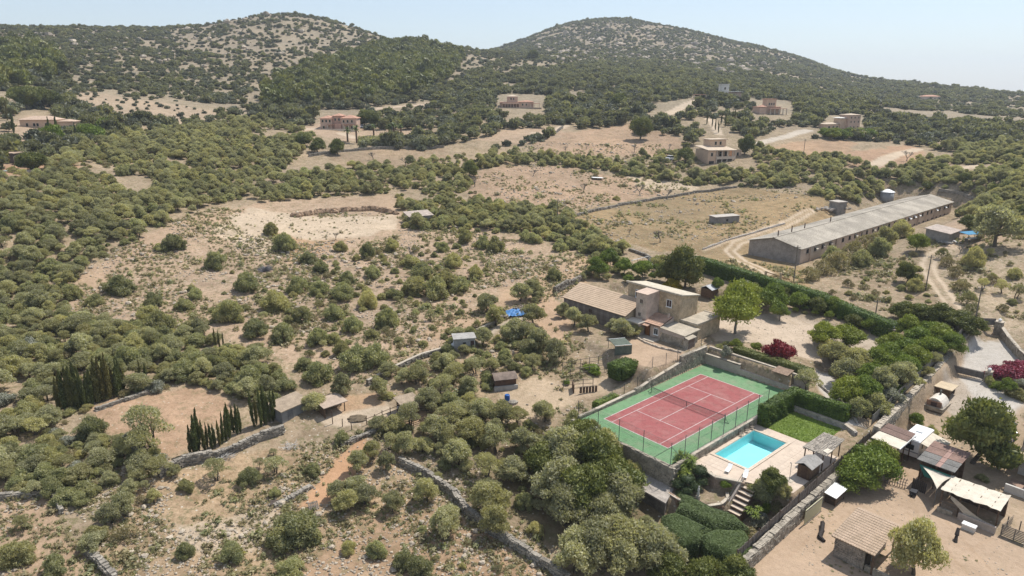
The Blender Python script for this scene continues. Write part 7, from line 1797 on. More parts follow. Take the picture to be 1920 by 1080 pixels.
    for k in range(5):
        a, b = at(672, 262 + k * 2.6), at(820, 259 + k * 3.2); L = math.hypot(b[0] - a[0], b[1] - a[1])
        h = link('vine_row', hedge_mesh('vine_row', [(0, L, -.5, .5, -.5, 1.5)], SHRUB, 1500, .5, 300 + k, .2), T); h.location = (a[0] - o.x, a[1] - o.y, (a[2] + b[2]) / 2 - o.z); h.rotation_euler = (0, 0, math.atan2(b[1] - a[1], b[0] - a[0]))
    c = CAR('white parked car beside the pink two-storey villa', 0, 0, 0, 0, 'white'); x, y, z = at(681, 240); c.location = (x, y, z + .1); c['group'] = 'cars beside the villas'
    c = CAR('grey parked car right of the white one by the pink villa', 0, 0, 0, 0, 'grey'); x, y, z = at(690, 241); c.location = (x, y, z + .1); c['group'] = 'cars beside the villas'
    c = CAR('white parked van among the trees left of the terrace villa', 0, 0, 0, 0, 'white'); x, y, z = at(1258, 302); c.location = (x, y, z + .2); c.scale = (1.25, 1.25, 1.5); c['group'] = 'cars beside the villas'; c['category'] = 'van'
    T = local('hay_sheet', 'white sheet lying on rubble in the orange fallow field', 'sheet', 1120, 336, 0); MB().box((0, 0, .6), (4.2, 2.4, .12), .2, .06).build('sheet', WHITE, T)
    T = local('roof_canopy', 'small tan pavilion roof beside the top of the winding road', 'pavilion', 1311, 186, 0)
    MB().bx(-4, 4, -2, 2, 2.6, 2.9).build('roof', VR, T)
    for x in (-3.6, 0, 3.6): MB().bx(x - .2, x + .2, -1.8, -1.4, -1, 2.6).build('pillar', VC, T)
villas()
# ------------------------------------------------------------------ where the plants stand
def uvpoly(P): return [W(*p) for p in P]
KEEPOUT += [uvpoly(P) for P in (
    [(-16.5, -21.8), (-12, -9), (-17, 9), (17.5, 9), (17.5, -8), (13.5, -8), (13.5, -21.8)],
    [(5, 10), (5, 24), (7, 40), (20, 40), (25, 26), (25, 8)],
    [(70, 16), (190, 16), (190, 46), (70, 46)],
    [(-16, -23), (-16, -50), (10, -50), (50, -22), (70, -16), (70, -40), (45, -45), (10, -60), (-30, -60)],
)]
for q in (12, 20, 9, 15, 8, 13, 19, 29, 30, 31, 32, 33, 36, 37, 38, 25): pass
KEEPOUT += [wpoly(p) for p in (
    [(440, 425), (475, 392), (600, 408), (750, 402), (750, 430), (690, 446), (560, 456)],
    [(130, 592), (150, 525), (235, 468), (390, 403), (510, 378), (500, 388), (390, 420), (255, 485), (185, 555), (150, 596)],
    [(240, 815), (180, 775), (235, 748), (350, 728), (420, 742), (400, 795), (345, 850), (300, 850)],
    [(10, 930), (95, 930), (125, 1000), (180, 1078), (10, 1078)],
    [(560, 955), (640, 850), (690, 820), (706, 838), (664, 890), (610, 950)],
    [(510, 745), (570, 745), (640, 760), (720, 750), (800, 740), (800, 790), (640, 815), (590, 800), (510, 800)],
    [(1060, 418), (1140, 392), (1290, 366), (1420, 358), (1560, 388), (1400, 445), (1340, 478), (1240, 466), (1130, 444)],
    [(1010, 268), (1090, 248), (1180, 236), (1265, 262), (1280, 280), (1140, 290), (1015, 285)],
    [(880, 335), (940, 315), (1060, 320), (1130, 335), (1220, 345), (1120, 382), (1060, 392), (960, 385)],
    [(1480, 270), (1600, 268), (1590, 286), (1500, 296)], [(1595, 288), (1700, 275), (1715, 288), (1640, 318)],
    [(588, 205), (680, 205), (700, 272), (640, 275), (590, 262)], [(925, 178), (1025, 178), (1025, 228), (925, 216)],
    [(1305, 255), (1410, 255), (1420, 326), (1300, 326)], [(1410, 188), (1485, 188), (1490, 232), (1410, 232)], [(1540, 215), (1622, 218), (1625, 260), (1540, 252)],
    [(640, 295), (690, 280), (820, 282), (820, 303), (740, 314)], [(690, 243), (800, 245), (790, 258), (690, 262)],
    [(30, 205), (110, 205), (110, 245), (30, 245)], [(0, 305), (45, 305), (45, 330), (0, 330)],
    [(1350, 600), (1440, 590), (1500, 590), (1640, 625), (1670, 640), (1610, 665), (1540, 650), (1480, 650), (1390, 640)],
    [(1535, 690), (1560, 700), (1620, 790), (1580, 800)],
    [(1080, 625), (1160, 600), (1290, 665), (1240, 700), (1190, 690)],
    [(1740, 430), (1860, 425), (1875, 450), (1800, 468), (1730, 460)],
    [(1000, 590), (1040, 575), (1060, 600), (1050, 640), (1010, 635)],
    [(1345, 400), (1395, 400), (1395, 425), (1345, 425)], [(1170, 470), (1250, 465), (1250, 505), (1175, 505)],
)]
for P, wd, c, s in TRACKS_W:
    for a, b in zip(P[:-1], P[1:]):
        d = Vector((b[0] - a[0], b[1] - a[1])); n = d.orthogonal().normalized() * (wd * .5 + (.8 if a[1] < 240 else 5))
        KEEPOUT.append([(a[0] + n.x, a[1] + n.y), (b[0] + n.x, b[1] + n.y), (b[0] - n.x, b[1] - n.y), (a[0] - n.x, a[1] - n.y)])

# --- plants one can point to: place in the photograph (foot), radius in metres
for a in (
    # single bushes of the tan field
    (225, 550, 2.7), (176, 572, 1.7), (327, 468, 2.7), (408, 502, 2.9), (535, 470, 2.6), (508, 440, 2.1), (462, 545, 3.0), (516, 580, 2.6), (481, 630, 2.6),
    (430, 600, 2.7), (566, 603, 2.0), (626, 598, 2.0), (533, 638, 2.1), (602, 510, 2.0), (578, 492, 2.0), (640, 470, 2.0), (662, 622, 2.1), (598, 712, 2.2), (598, 645, 2.0),
    (725, 610, 2.4), (690, 575, 2.2), (640, 560, 2.3), (600, 550, 2.4), (560, 545, 2.2), (690, 480, 2.2), (735, 470, 2.2), (780, 548, 2.9), (815, 556, 3.0), (792, 520, 2.7), (838, 540, 2.9),
    (865, 545, 2.4), (892, 520, 2.2), (850, 500, 2.2), (770, 500, 2.2), (930, 470, 2.4), (872, 455, 2.4), (905, 465, 2.0), (830, 470, 2.0), (700, 520, 2.0), (650, 530, 2.1), (740, 560, 1.9), (570, 690, 1.5),
    (665, 690, 3.0), (702, 683, 2.3), (640, 665, 1.7), (1050, 470, 2.3), (1000, 455, 2.0), (985, 450, 1.8), (345, 580, 1.8), (365, 560, 1.6), (300, 470, 1.3), (290, 575, 1.9), (280, 600, 2.6), (300, 625, 2.8), (1040, 525, 1.7),
    # around the orange enclosure and the foreground
    (30, 1052, 1.7), (105, 1075, 1.6), (555, 1010, 2.6), (535, 1020, 1.8), (580, 1010, 1.6), (545, 1075, 1.5), (435, 1050, 1.5), (350, 1040, 1.1), (640, 830, 1.2), (588, 890, 1.3), (515, 930, 0.8),
    (790, 1075, 1.6), (760, 1060, 1.3), (710, 1040, 1.2), (655, 1035, 1.1), (1005, 1000, 1.2)):
    plant('shrub', *a)
for a in ((655, 930, 1.9), (640, 960, 2.0), (670, 945, 1.8), (655, 885, 1.8), (620, 935, 1.6), (800, 940, 2.0), (735, 960, 1.6), (840, 1000, 2.2), (915, 960, 2.8), (930, 1000, 2.6), (640, 745, 2.3), (590, 770, 2.0),
          (755, 720, 1.6), (715, 745, 1.8), (1075, 612, 2.9), (1055, 595, 2.4), (1103, 622, 2.6), (1165, 632, 2.8), (1150, 625, 2.2), (1192, 630, 1.8), (1010, 660, 2.6), (1040, 680, 2.4), (985, 640, 2.4), (960, 640, 2.4), (1000, 610, 2.6), (930, 610, 2.4), (975, 565, 2.3), (1000, 560, 2.4), (915, 585, 2.4), (905, 645, 2.0)):
    plant('olive', a[0] + (14 if 600 < a[0] < 680 and a[1] > 870 else 0), a[1], a[2] * (.72 if 1050 < a[0] < 1200 else .9))
for a in ((285, 840, 3.4), (270, 860, 2.6), (45, 995, 1.1)): plant('oliveloose', *a)
plant('olive', 1713, 1078, 3.1, 'broad olive tree beside the small stone hut in the dusty yard', 1.15)
# farm grove below the court
for a in ((770, 800, 2.8), (800, 770, 3.1), (830, 745, 3.0), (850, 800, 3.2), (905, 790, 3.0), (940, 800, 3.0), (880, 830, 3.2), (820, 830, 3.0), (760, 850, 2.4), (740, 810, 2.3), (930, 850, 3.2), (985, 845, 3.0),
          (970, 800, 2.8), (1020, 790, 2.6), (860, 870, 3.0), (910, 900, 3.1), (960, 905, 2.8), (780, 720, 2.6), (850, 720, 2.6), (890, 700, 2.4), (930, 830, 2.6), (840, 690, 2.2), (880, 740, 2.6), (700, 860, 2.1), (725, 880, 2.0)):
    plant('oliveloose' if (a[0] // 10) % 2 else 'olive', a[0], a[1], a[2] * .74, None, .95)
for a in ((1060, 880, 4.2), (1110, 900, 4.4), (1150, 930, 4.2), (1100, 960, 4.4), (1050, 940, 3.8), (1165, 968, 3.4), (1130, 990, 3.4), (1020, 890, 3.6), (1090, 850, 3.2), (1130, 870, 3.4), (1060, 985, 3.4)):
    plant('darktree' if R.random() < .45 else 'olive', a[0], a[1], a[2] * (.86 if a[0] > 1040 else .7))
for a in ((1090, 830, 1.9), (1110, 815, 1.6), (1075, 800, 1.7), (1180, 900, 1.8)): plant('shrub', *a)
plant('silver', 1104, 868, 2.2, 'silvery white-leaved bush at the near left corner of the tennis court', 1.9)
for a in ((1080, 1075, 3.0), (1120, 1060, 3.2), (1170, 1050, 3.4), (1220, 1065, 3.2), (1160, 1085, 2.8), (1255, 1105, 2.2), (1315, 1110, 2.2), (1372, 1108, 2.0)): plant('darktree' if a[0] > 1240 else 'olive', *a)
# gardens round the house
plant('garden', 1378, 626, 4.7, 'large round bright green mulberry tree right of the stone farmhouse', 1.0)
plant('garden', 1442, 584, 3.3, 'spreading light green tree behind the round mulberry tree', .9)
plant('garden', 1415, 572, 2.5, 'small light green tree between the mulberry tree and the long hedge', .9)
plant('garden', 1460, 602, 1.9, 'small bushy citrus tree at the edge of the gravel parking area', .95)
plant('garden', 1548, 652, 3.0, 'wide open-crowned fig tree on the gravel, left of its twin', .75)
plant('garden', 1585, 652, 2.9, 'wide open-crowned fig tree on the gravel, right of its twin', .75)
plant('darktree', 1283, 540, 4.2, 'tall dense dark green tree behind the farmhouse tower', 1.1)
plant('darktree', 1250, 530, 3.2, 'smaller dark green tree left of the tall one behind the farmhouse', 1.0)
plant('yellow', 1258, 545, 2.1, 'yellow flowering bush behind the farmhouse tower', 1.0)
plant('magenta', 1458, 672, 2.5, 'round magenta bougainvillea above the retaining wall of the tennis court', 1.1)
plant('silver', 1395, 545, 1.8, 'pale grey-leaved bush in front of the long clipped hedge', 1.3)
plant('lime', 1112, 698, 1.5, 'lime green vine bush on the low pen left of the clipped box hedge', .9)
plant('lime', 1062, 720, .75, 'small clipped lime green ball left of the planting bed', .9)
plant('garden', 1143, 505, 2.4); plant('garden', 1170, 515, 2.4); plant('garden', 1205, 520, 2.2); plant('garden', 1120, 520, 2.2)
for a in ((1560, 690, 2.4, 'olive'), (1552, 665, 2.2, 'shrub'), (1585, 720, 2.5, 'olive'), (1510, 735, 2.2, 'oliveloose'), (1600, 700, 2.4, 'olive'), (1590, 760, 2.5, 'garden'), (1620, 755, 2.4, 'garden'), (1640, 770, 2.2, 'shrub'),
          (1610, 780, 2.0, 'shrub'), (1650, 740, 2.4, 'olive'), (1690, 730, 2.4, 'olive'), (1670, 755, 2.0, 'silver'), (1630, 730, 2.3, 'garden'), (1590, 690, 2.0, 'shrub'), (1540, 640, 1.5, 'shrub'), (1415, 660, 1.0, 'garden'), (1378, 655, 1.0, 'garden'), (1362, 665, 1.2, 'silver')):
    plant(a[3], *a[:3])
for a in ((1665, 690), (1690, 672), (1715, 655), (1740, 640), (1762, 650), (1740, 670), (1715, 690), (1690, 705), (1775, 665), (1665, 665), (1700, 640), (1645, 700)): plant('garden', *a, 2.4, None, .9)
plant('garden', 1625, 905, 3.5, 'broad bright green fig tree over the wall beside the pool shelter', .85)
plant('garden', 1598, 915, 2.7, 'lower bright green fig tree nearest the white-roofed coop', .85)
plant('garden', 1650, 890, 2.6, 'bright green fig tree next to the cream-roofed lean-to', .85)
plant('darktree', 1822, 868, 4.6, 'large round dark green carob tree beside the white camper', 1.12)
for a in ((1870, 705, 2.0), (1895, 705, 2.2), (1925, 700, 2.3), (1910, 690, 1.8)): plant('pink', *a, None, .8)
for a in ((1868, 728, 1.2, 'lime'), (1885, 738, 1.3, 'garden'), (1905, 745, 1.4, 'shrub'), (1855, 720, 1.0, 'shrub'), (1915, 725, 1.2, 'silver'), (1700, 850, 1.1, 'lime'), (1710, 835, 1.0, 'garden'), (1715, 800, 1.2, 'garden'), (1745, 815, .9, 'shrub')): plant(a[3], *a[:3])
# plants below the pool terrace
for a in ((1430, 935, 1.6, 'shrub'), (1445, 925, 1.5, 'darktree'), (1465, 930, 1.4, 'shrub'), (1437, 955, 1.2, 'lime'), (1415, 965, 1.3, 'dry'), (1455, 955, 1.2, 'dry'), (1425, 985, 1.3, 'silver'), (1410, 1010, 1.2, 'dry'), (1358, 910, .8, 'lime')): plant(a[3], *a[:3])
# dark evergreens along the upper drive, by the long poultry shed and beyond
for a in ((1765, 612), (1790, 618), (1815, 628), (1742, 606), (1725, 604)): plant('darktree', *a, 2.6, None, .85)
plant('darktree', 1690, 600, 2.4, 'dark rounded bush at the right end of the long clipped hedge', .9)
for a in ((1600, 490, 3.3), (1570, 505, 3.2), (1630, 475, 3.3), (1540, 515, 3.0), (1660, 460, 3.2), (1520, 525, 2.6), (1690, 445, 3.0), (1560, 490, 2.6), (1615, 498, 2.8), (1650, 480, 2.6)): plant('shrub' if R.random() < .5 else 'dry', *a, None, 1.15)
plant('garden', 1717, 472, 2.6, 'light green pine-like tree on bare ground near the dirt track', .85)
plant('darktree', 1700, 530, 2.2, 'dark green bush on the dry slope right of the poultry shed bushes', 1.1)
plant('shrub', 1715, 545, 1.8)
plant('shrub', 1823, 500, 2.7, 'round grey-green bush beside the bend of the dirt track', 1.05)
plant('olive', 1865, 462, 5.2, 'very large grey olive tree right of the blue table shelter', 1.15)
plant('darktree', 1815, 430, 2.2, 'bright dark green tree behind the small concrete hut')
for a in ((1775, 500, 1.8), (1790, 520, 1.8), (1800, 545, 1.9), (1812, 570, 1.8), (1820, 590, 1.7), (1768, 485, 1.6)): plant('dry', *a, None, 1.1)
plant('oliveloose', 1842, 545, 1.6); plant('oliveloose', 1878, 550, 1.5); plant('oliveloose', 1905, 560, 1.6); plant('shrub', 1900, 520, 1.7)
plant('shrub', 1235, 500, 2.4, 'dark bush below the leafless tree at the edge of the golden field', 1.0)
for px, py, r in ((1238, 455, 4.2), (1180, 440, 2.2), (890, 350, 4.5), (1250, 372, 4.2), (1200, 365, 4.5), (1095, 360, 4.0), (1100, 280, 3.2), (1190, 285, 3.6), (1255, 280, 3.0), (1060, 285, 3), (1000, 330, 3), (770, 480, 3.0), (630, 450, 2.6), (1700, 302, 5), (700, 300, 4.0), (760, 310, 4.0), (1800, 475, 2.6)):
    plant('bare', px, py, r)
# cypresses
for px, py, h in ((112, 770, 6.5), (124, 772, 7.5), (136, 770, 8), (148, 768, 8), (160, 765, 7), (172, 758, 7), (184, 755, 8.2), (196, 752, 8), (208, 748, 7.5), (220, 744, 6.5), (228, 738, 7), (268, 725, 5),
                  (357, 852, 5.5), (368, 850, 7), (384, 846, 5.5), (398, 842, 5.2), (412, 836, 5.4), (424, 828, 5.6), (432, 815, 5.2), (446, 815, 6.2), (476, 800, 6), (490, 800, 6.2), (500, 796, 6.4), (512, 790, 6), (405, 655, 4), (413, 655, 3.6)):
    plant('cypress', px, py, h * .8)
    if 105 < px < 520: plant('cypress', px + 6, py - 4, h * .72)
for px, py in ((1335, 238), (1341, 244), (1347, 249), (1352, 233), (1360, 238), (1366, 228), (1372, 232), (1378, 224), (1325, 233)): plant('cypress', px, py, 6.0)
for px, py in ((8, 218), (14, 226), (27, 250), (95, 262), (145, 262), (110, 258)): plant('cypress', px, py, 7)
for px, py in ((100, 262), (165, 258), (180, 262), (200, 250)): plant('lime', px, py, 4.0, None, 1.3)
for px, py, r in ((880, 330, 3), (684, 236, 4.5), (697, 238, 4.5), (634, 290, 3.6), (596, 286, 3.4), (570, 275, 3.6), (1200, 262, 5.5), (1205, 250, 4.5), (1000, 112, 6), (1160, 200, 4.5), (1395, 290, 4.5), (1285, 305, 4.0), (65, 322, 4.0), (75, 200, 5.5), (50, 205, 6), (100, 205, 5)):
    plant('darktree', px, py, r)
for p in PLANTS: take(p[1], p[2], p[4] * (.13 if p[0] == 'cypress' else .72))

OL, SH, LO = ('olive', 5), ('shrub', 4), ('oliveloose', 1.5)
S = scatter
S([(0, 330), (60, 335), (130, 285), (330, 240), (470, 228), (590, 245), (560, 300), (470, 345), (470, 372), (400, 385), (250, 452), (150, 505), (125, 590), (0, 600)], [OL, SH, LO], 3.66, (1.48, 2.72), 1, 0.18)
S([(0, 590), (125, 595), (150, 605), (250, 612), (330, 612), (420, 642), (480, 665), (545, 725), (520, 765), (430, 745), (350, 722), (230, 745), (110, 800), (100, 870), (60, 918), (0, 912)], [OL, SH, LO, ('silver', .8)], 3.18, (1.48, 2.56), 2, 0.12)
S([(0, 760), (110, 800), (240, 820), (300, 862), (335, 885), (220, 905), (110, 960), (0, 912)], [OL, SH, LO, ('silver', 3)], 2.72, (1.25, 2.32), 3, 0.08)
S([(105, 945), (330, 885), (370, 915), (250, 960), (245, 1060), (150, 1020)], [SH, OL, ('dry', 2), LO], 2.34, (0.78, 1.68), 4, 0.16)
S([(560, 330), (720, 305), (860, 290), (1000, 290), (980, 308), (880, 320), (865, 400), (750, 398), (740, 362), (600, 372), (480, 380), (470, 350)], [OL, SH], 4.33, (1.64, 2.72), 5, 0.26)
S([(755, 400), (900, 378), (1060, 402), (1130, 452), (1180, 482), (1130, 490), (1000, 440), (900, 428), (760, 430)], [OL, ('shrub', 6)], 3.12, (1.48, 2.40), 6, 0.08)
S([(900, 300), (1010, 292), (1100, 298), (1290, 288), (1320, 312), (1400, 318), (1560, 345), (1740, 352), (1740, 365), (1560, 378), (1420, 350), (1290, 345), (1140, 322), (960, 308)], [OL, SH, ('darktree', 1)], 4.04, (1.72, 2.96), 7, 0.06)
S([(1400, 262), (1470, 290), (1590, 292), (1640, 322), (1730, 300), (1750, 352), (1560, 345), (1400, 318)], [OL, SH], 4.49, (1.72, 2.88), 8, 0.16)
S([(1700, 315), (1740, 280), (1930, 270), (1930, 425), (1830, 425), (1795, 372), (1745, 345)], [OL, SH, ('darktree', 1)], 3.85, (1.72, 2.88), 9, 0.14)
S([(690, 722), (840, 660), (960, 600), (1040, 645), (1000, 700), (920, 712), (880, 760), (800, 780), (740, 745)], [OL, SH, LO], 3.47, (0.94, 1.84), 10, 0.21)
S([(480, 520), (620, 480), (900, 432), (1000, 480), (830, 640), (690, 706), (560, 662), (440, 600)], [('shrub', 5), ('dry', 3), LO], 4.4, (0.62, 1.36), 11, 0.31)
S([(240, 610), (330, 540), (480, 500), (480, 560), (420, 600), (330, 612)], [('shrub', 5), ('dry', 3)], 6.12, (0.55, 1.12), 12, 0.36)
S([(900, 440), (1100, 480), (1030, 560), (900, 600), (850, 600)], [('shrub', 5), ('dry', 3), LO], 7.14, (0.62, 1.20), 13, 0.36)
S([(820, 650), (960, 560), (1050, 545), (990, 590), (900, 640)], [OL, SH], 3.12, (1.01, 1.76), 14, 0.06)
S([(250, 960), (370, 915), (520, 850), (560, 910), (540, 960), (700, 960), (720, 1080), (200, 1080)], [('dry', 4), ('shrub', 3), ('oliveloose', 3), ('silver', 1)], 3.7, (0.6, 1.4), 15, 0.31)
S([(690, 900), (860, 900), (1040, 1075), (720, 1080)], [('dry', 3), ('shrub', 3), LO], 4.59, (0.39, 1.04), 16, 0.36)
S([(1060, 1000), (1200, 975), (1240, 1010), (1250, 1080), (1060, 1080)], [('olive', 5), ('shrub', 3), ('silver', .5)], 2.95, (1.25, 2.24), 17, 0.06)
S([(700, 790), (880, 760), (1010, 790), (1060, 850), (1010, 960), (930, 940), (850, 900), (720, 850)], [OL, LO, ('shrub', 2)], 3.18, (1.09, 2.00), 18, 0.08)
S([(1110, 485), (1240, 490), (1230, 530), (1180, 530), (1090, 525)], [('garden', 3), OL, SH], 3.37, (1.01, 1.76), 19, 0.06)
S([(1540, 660), (1640, 670), (1780, 620), (1760, 690), (1650, 790), (1610, 790)], [('shrub', 3), ('garden', 2), ('olive', 2), ('silver', .4)], 2.75, (0.78, 1.44), 20, 0.06)
S([(1520, 560), (1600, 510), (1740, 470), (1790, 570), (1720, 598), (1640, 575)], [('dry', 5), ('shrub', 3)], 4.28, (0.55, 1.20), 21, 0.26)
S([(1770, 460), (1920, 470), (1920, 640), (1860, 600), (1810, 560)], [('dry', 5), LO, ('shrub', 2)], 5.10, (0.55, 1.36), 22, 0.31)
S([(880, 335), (1060, 318), (1280, 345), (1120, 385), (960, 392)], [('shrub', 3), ('dry', 3)], 9.18, (0.62, 1.44), 23, 0.36)
S([(1330, 610), (1380, 640), (1400, 665), (1350, 670)], [('shrub', 3), ('garden', 2)], 2.55, (0.47, 0.88), 24, 0.06)
S([(1480, 560), (1560, 565), (1650, 610), (1640, 618), (1560, 600), (1480, 585)], [('garden', 3), ('shrub', 3), ('lime', .5)], 2.45, (0.55, 1.04), 25, 0.06)
S([(1840, 870), (1880, 890), (1850, 910), (1820, 890)], [('garden', 3), ('shrub', 2)], 2.04, (0.47, 0.80), 26, 0.06)

# low growth between the trees of the thickets
def under(poly, spacing, seed):
    P = wpoly(poly); xs = [p[0] for p in P]; ys = [p[1] for p in P]; q = np.random.default_rng(seed)
    n = int((max(xs) - min(xs)) * (max(ys) - min(ys)) / spacing ** 2); x, y = q.uniform(min(xs), max(xs), n), q.uniform(min(ys), max(ys), n)
    m = in_poly(x, y, P) & (fbm(x / 16, y / 16, seed, 3) > -.22)
    for K in KEEPOUT: m &= ~in_poly(x, y, K)
    return x[m], y[m]
UNDER = [under(*a) for a in (
    ([(0, 330), (60, 335), (130, 285), (330, 240), (470, 228), (590, 245), (560, 300), (470, 345), (470, 372), (400, 385), (250, 452), (150, 505), (125, 590), (0, 600)], 2.5, 81),
    ([(0, 590), (125, 595), (330, 612), (480, 665), (545, 725), (520, 765), (430, 745), (350, 722), (230, 745), (110, 800), (240, 820), (330, 885), (110, 960), (0, 912)], 1.9, 82),
    ([(560, 330), (860, 290), (1000, 290), (880, 320), (900, 378), (1060, 402), (1130, 452), (1180, 482), (1000, 440), (760, 430), (740, 362), (480, 380)], 2.8, 83),
    ([(900, 300), (1290, 288), (1560, 345), (1740, 300), (1930, 270), (1930, 425), (1740, 365), (1420, 350), (960, 308)], 3.0, 84),
    ([(690, 722), (960, 600), (1040, 645), (1000, 700), (880, 760), (1010, 790), (1060, 850), (1010, 960), (850, 900), (720, 850), (700, 790)], 2.6, 85))]

# far vegetation
F = []
def far_scatter(poly, mix, spacing, rr, seed, clump):
    n0 = len(PLANTS); S(poly, mix, spacing, rr, seed, clump, 30000)
far_scatter([(470, 228), (480, 200), (700, 185), (960, 140), (1180, 110), (1500, 155), (1700, 225), (1920, 235), (1920, 275), (1740, 280), (1600, 262), (1470, 262), (1290, 285), (1180, 232), (1080, 245), (1000, 270), (860, 290), (700, 290), (600, 245)], [('farolive', 5), ('farscrub', 4)], 5.4, (1.7, 3.3), 31, .22)
far_scatter([(485, 195), (520, 160), (560, 135), (690, 95), (780, 86), (870, 105), (840, 150), (790, 175), (690, 190), (600, 200), (540, 210)], [('farpine', 8), ('farolive', 1)], 5.0, (2.6, 4.2), 32, .0)
far_scatter([(0, 90), (60, 80), (110, 110), (120, 150), (60, 165), (0, 170)], [('farpine', 5), ('farscrub', 2)], 7, (3.2, 4.8), 33, .1)
far_scatter([(-200, 260), (0, 330), (60, 330), (130, 285), (330, 240), (480, 210), (460, 200), (420, 205), (380, 235), (280, 230), (150, 200), (110, 178), (0, 200), (-200, 180)], [('farolive', 5), ('farscrub', 4)], 5.0, (1.8, 3.4), 34, .25)

S([(120, 175), (200, 180), (420, 210), (400, 228), (280, 226), (150, 196)], [('farscrub', 1)], 7.65, (0.62, 1.36), 35, 0.06)
for i in range(12): plant('garden', 1545 + i * 7.5, 258 + (i % 3) * 2, 3.2, None, .8)

for a in ((1345, 545, 1.5, 'garden'), (1475, 565, 1.8, 'darktree'), (1500, 580, 2.0, 'garden'), (1530, 588, 1.9, 'darktree'), (1565, 590, 1.7, 'garden'), (1600, 612, 1.6, 'darktree'), (1370, 555, 1.4, 'shrub'), (1410, 555, 1.6, 'darktree'), (1630, 622, 1.5, 'garden')): plant(a[3], *a[:3])

# the slopes go on beyond both sides of the picture
S([(1930, 262), (2700, 262), (2900, 520), (1930, 430)], [OL, SH, ('darktree', 1)], 5.2, (1.6, 3.0), 41, .2)
S([(1930, 440), (2800, 530), (2600, 900), (1930, 640)], [('dry', 4), LO, ('shrub', 3)], 6.0, (.8, 1.8), 42, .25)
S([(-700, 330), (0, 330), (0, 920), (-500, 920)], [OL, SH, LO], 4.6, (1.4, 2.6), 43, .15)
far_scatter([(1930, 205), (2600, 220), (2600, 262), (1930, 262)], [('farolive', 5), ('farscrub', 4)], 6.0, (1.8, 3.4), 44, .2)
far_scatter([(-600, 180), (-200, 180), (-200, 330), (-700, 330)], [('farolive', 5), ('farscrub', 4)], 5.6, (1.8, 3.4), 45, .2)
# ------------------------------------------------------------------ turn the planting list into objects
def hill_points(seed, n, r0, r1, az0, az1, s0, s1, thr, kinds):
    q = np.random.default_rng(seed)
    r = np.sqrt(q.uniform(r0 ** 2, r1 ** 2, n)); a = q.uniform(az0, az1, n)
    x, y = r * np.sin(a), r * np.cos(a)
    d = .7 * fbm(x / 70, y / 70, 71, 4) + .8 * fbm(x / 13, y / 13, 75, 3)
    m = q.random(n) < np.clip(.45 + (d - thr) * 1.7, .10, 1)
    for K in KEEPOUT[4:]: m &= ~in_poly(x, y, K)
    for i in (0,):
        m &= ~(in_poly(x, y, COVER_W[i][0]) & (q.random(n) < .6))
    x, y = x[m], y[m]
    s = q.uniform(s0, s1, len(x)) * (1 + .35 * (q.random(len(x)) < .12))
    return x, y, TZ(x, y), s, q.choice(len(kinds), len(x)), kinds

def stuff_instances(name, pts, kind_meshes, scale_z):
    """what nobody could count: one object that sets its leaf clumps out over the slope"""
    x, y, z, s, k = pts
    me = bpy.data.meshes.new(name)
    me.vertices.add(len(x)); me.vertices.foreach_set('co', np.stack([x, y, z], 1).astype(np.float32).ravel())
    q = np.random.default_rng(len(x))
    for nm, val in (('size', s), ('turn', q.uniform(0, TAU, len(x))), ('tall', q.uniform(.8, 1.2, len(x)) * scale_z)):
        a = me.attributes.new(nm, 'FLOAT', 'POINT'); a.data.foreach_set('value', np.asarray(val, dtype=np.float32))
    a = me.attributes.new('pick', 'INT', 'POINT'); a.data.foreach_set('value', np.asarray(k, dtype=np.int32))
    o = link(name, me, None, 'stuff')
    col = bpy.data.collections.new(name + '_kinds')
    for i, m in enumerate(kind_meshes):
        c = bpy.data.objects.new(f'{i:02d}_' + m.name, m); col.objects.link(c)
    ng = bpy.data.node_groups.new(name, 'GeometryNodeTree')
    ng.interface.new_socket('Geometry', in_out='INPUT', socket_type='NodeSocketGeometry')
    ng.interface.new_socket('Geometry', in_out='OUTPUT', socket_type='NodeSocketGeometry')
    gi, go = ng.nodes.new('NodeGroupInput'), ng.nodes.new('NodeGroupOutput')
    ci = ng.nodes.new('GeometryNodeCollectionInfo'); ci.inputs[0].default_value = col; ci.inputs[1].default_value = True; ci.inputs[2].default_value = True
    ip = ng.nodes.new('GeometryNodeInstanceOnPoints'); ip.inputs['Pick Instance'].default_value = True
    def attr(nm, ty='FLOAT'):
        n = ng.nodes.new('GeometryNodeInputNamedAttribute'); n.data_type = ty; n.inputs[0].default_value = nm
        return [s_ for s_ in n.outputs if s_.enabled and s_.name == 'Attribute'][0]
    cx = ng.nodes.new('ShaderNodeCombineXYZ'); ng.links.new(attr('turn'), cx.inputs[2])
    mu = ng.nodes.new('ShaderNodeMath'); mu.operation = 'MULTIPLY'; sz = attr('size'); ng.links.new(sz, mu.inputs[0]); ng.links.new(attr('tall'), mu.inputs[1])
    cs = ng.nodes.new('ShaderNodeCombineXYZ'); ng.links.new(sz, cs.inputs[0]); ng.links.new(sz, cs.inputs[1]); ng.links.new(mu.outputs[0], cs.inputs[2])
    L = ng.links.new
    L(gi.outputs[0], ip.inputs['Points']); L(ci.outputs[0], ip.inputs['Instance']); L(attr('pick', 'INT'), ip.inputs['Instance Index'])
    L(cx.outputs[0], ip.inputs['Rotation']); L(cs.outputs[0], ip.inputs['Scale']); L(ip.outputs[0], go.inputs[0])
    md = o.modifiers.new('scatter', 'NODES'); md.node_group = ng
    return o

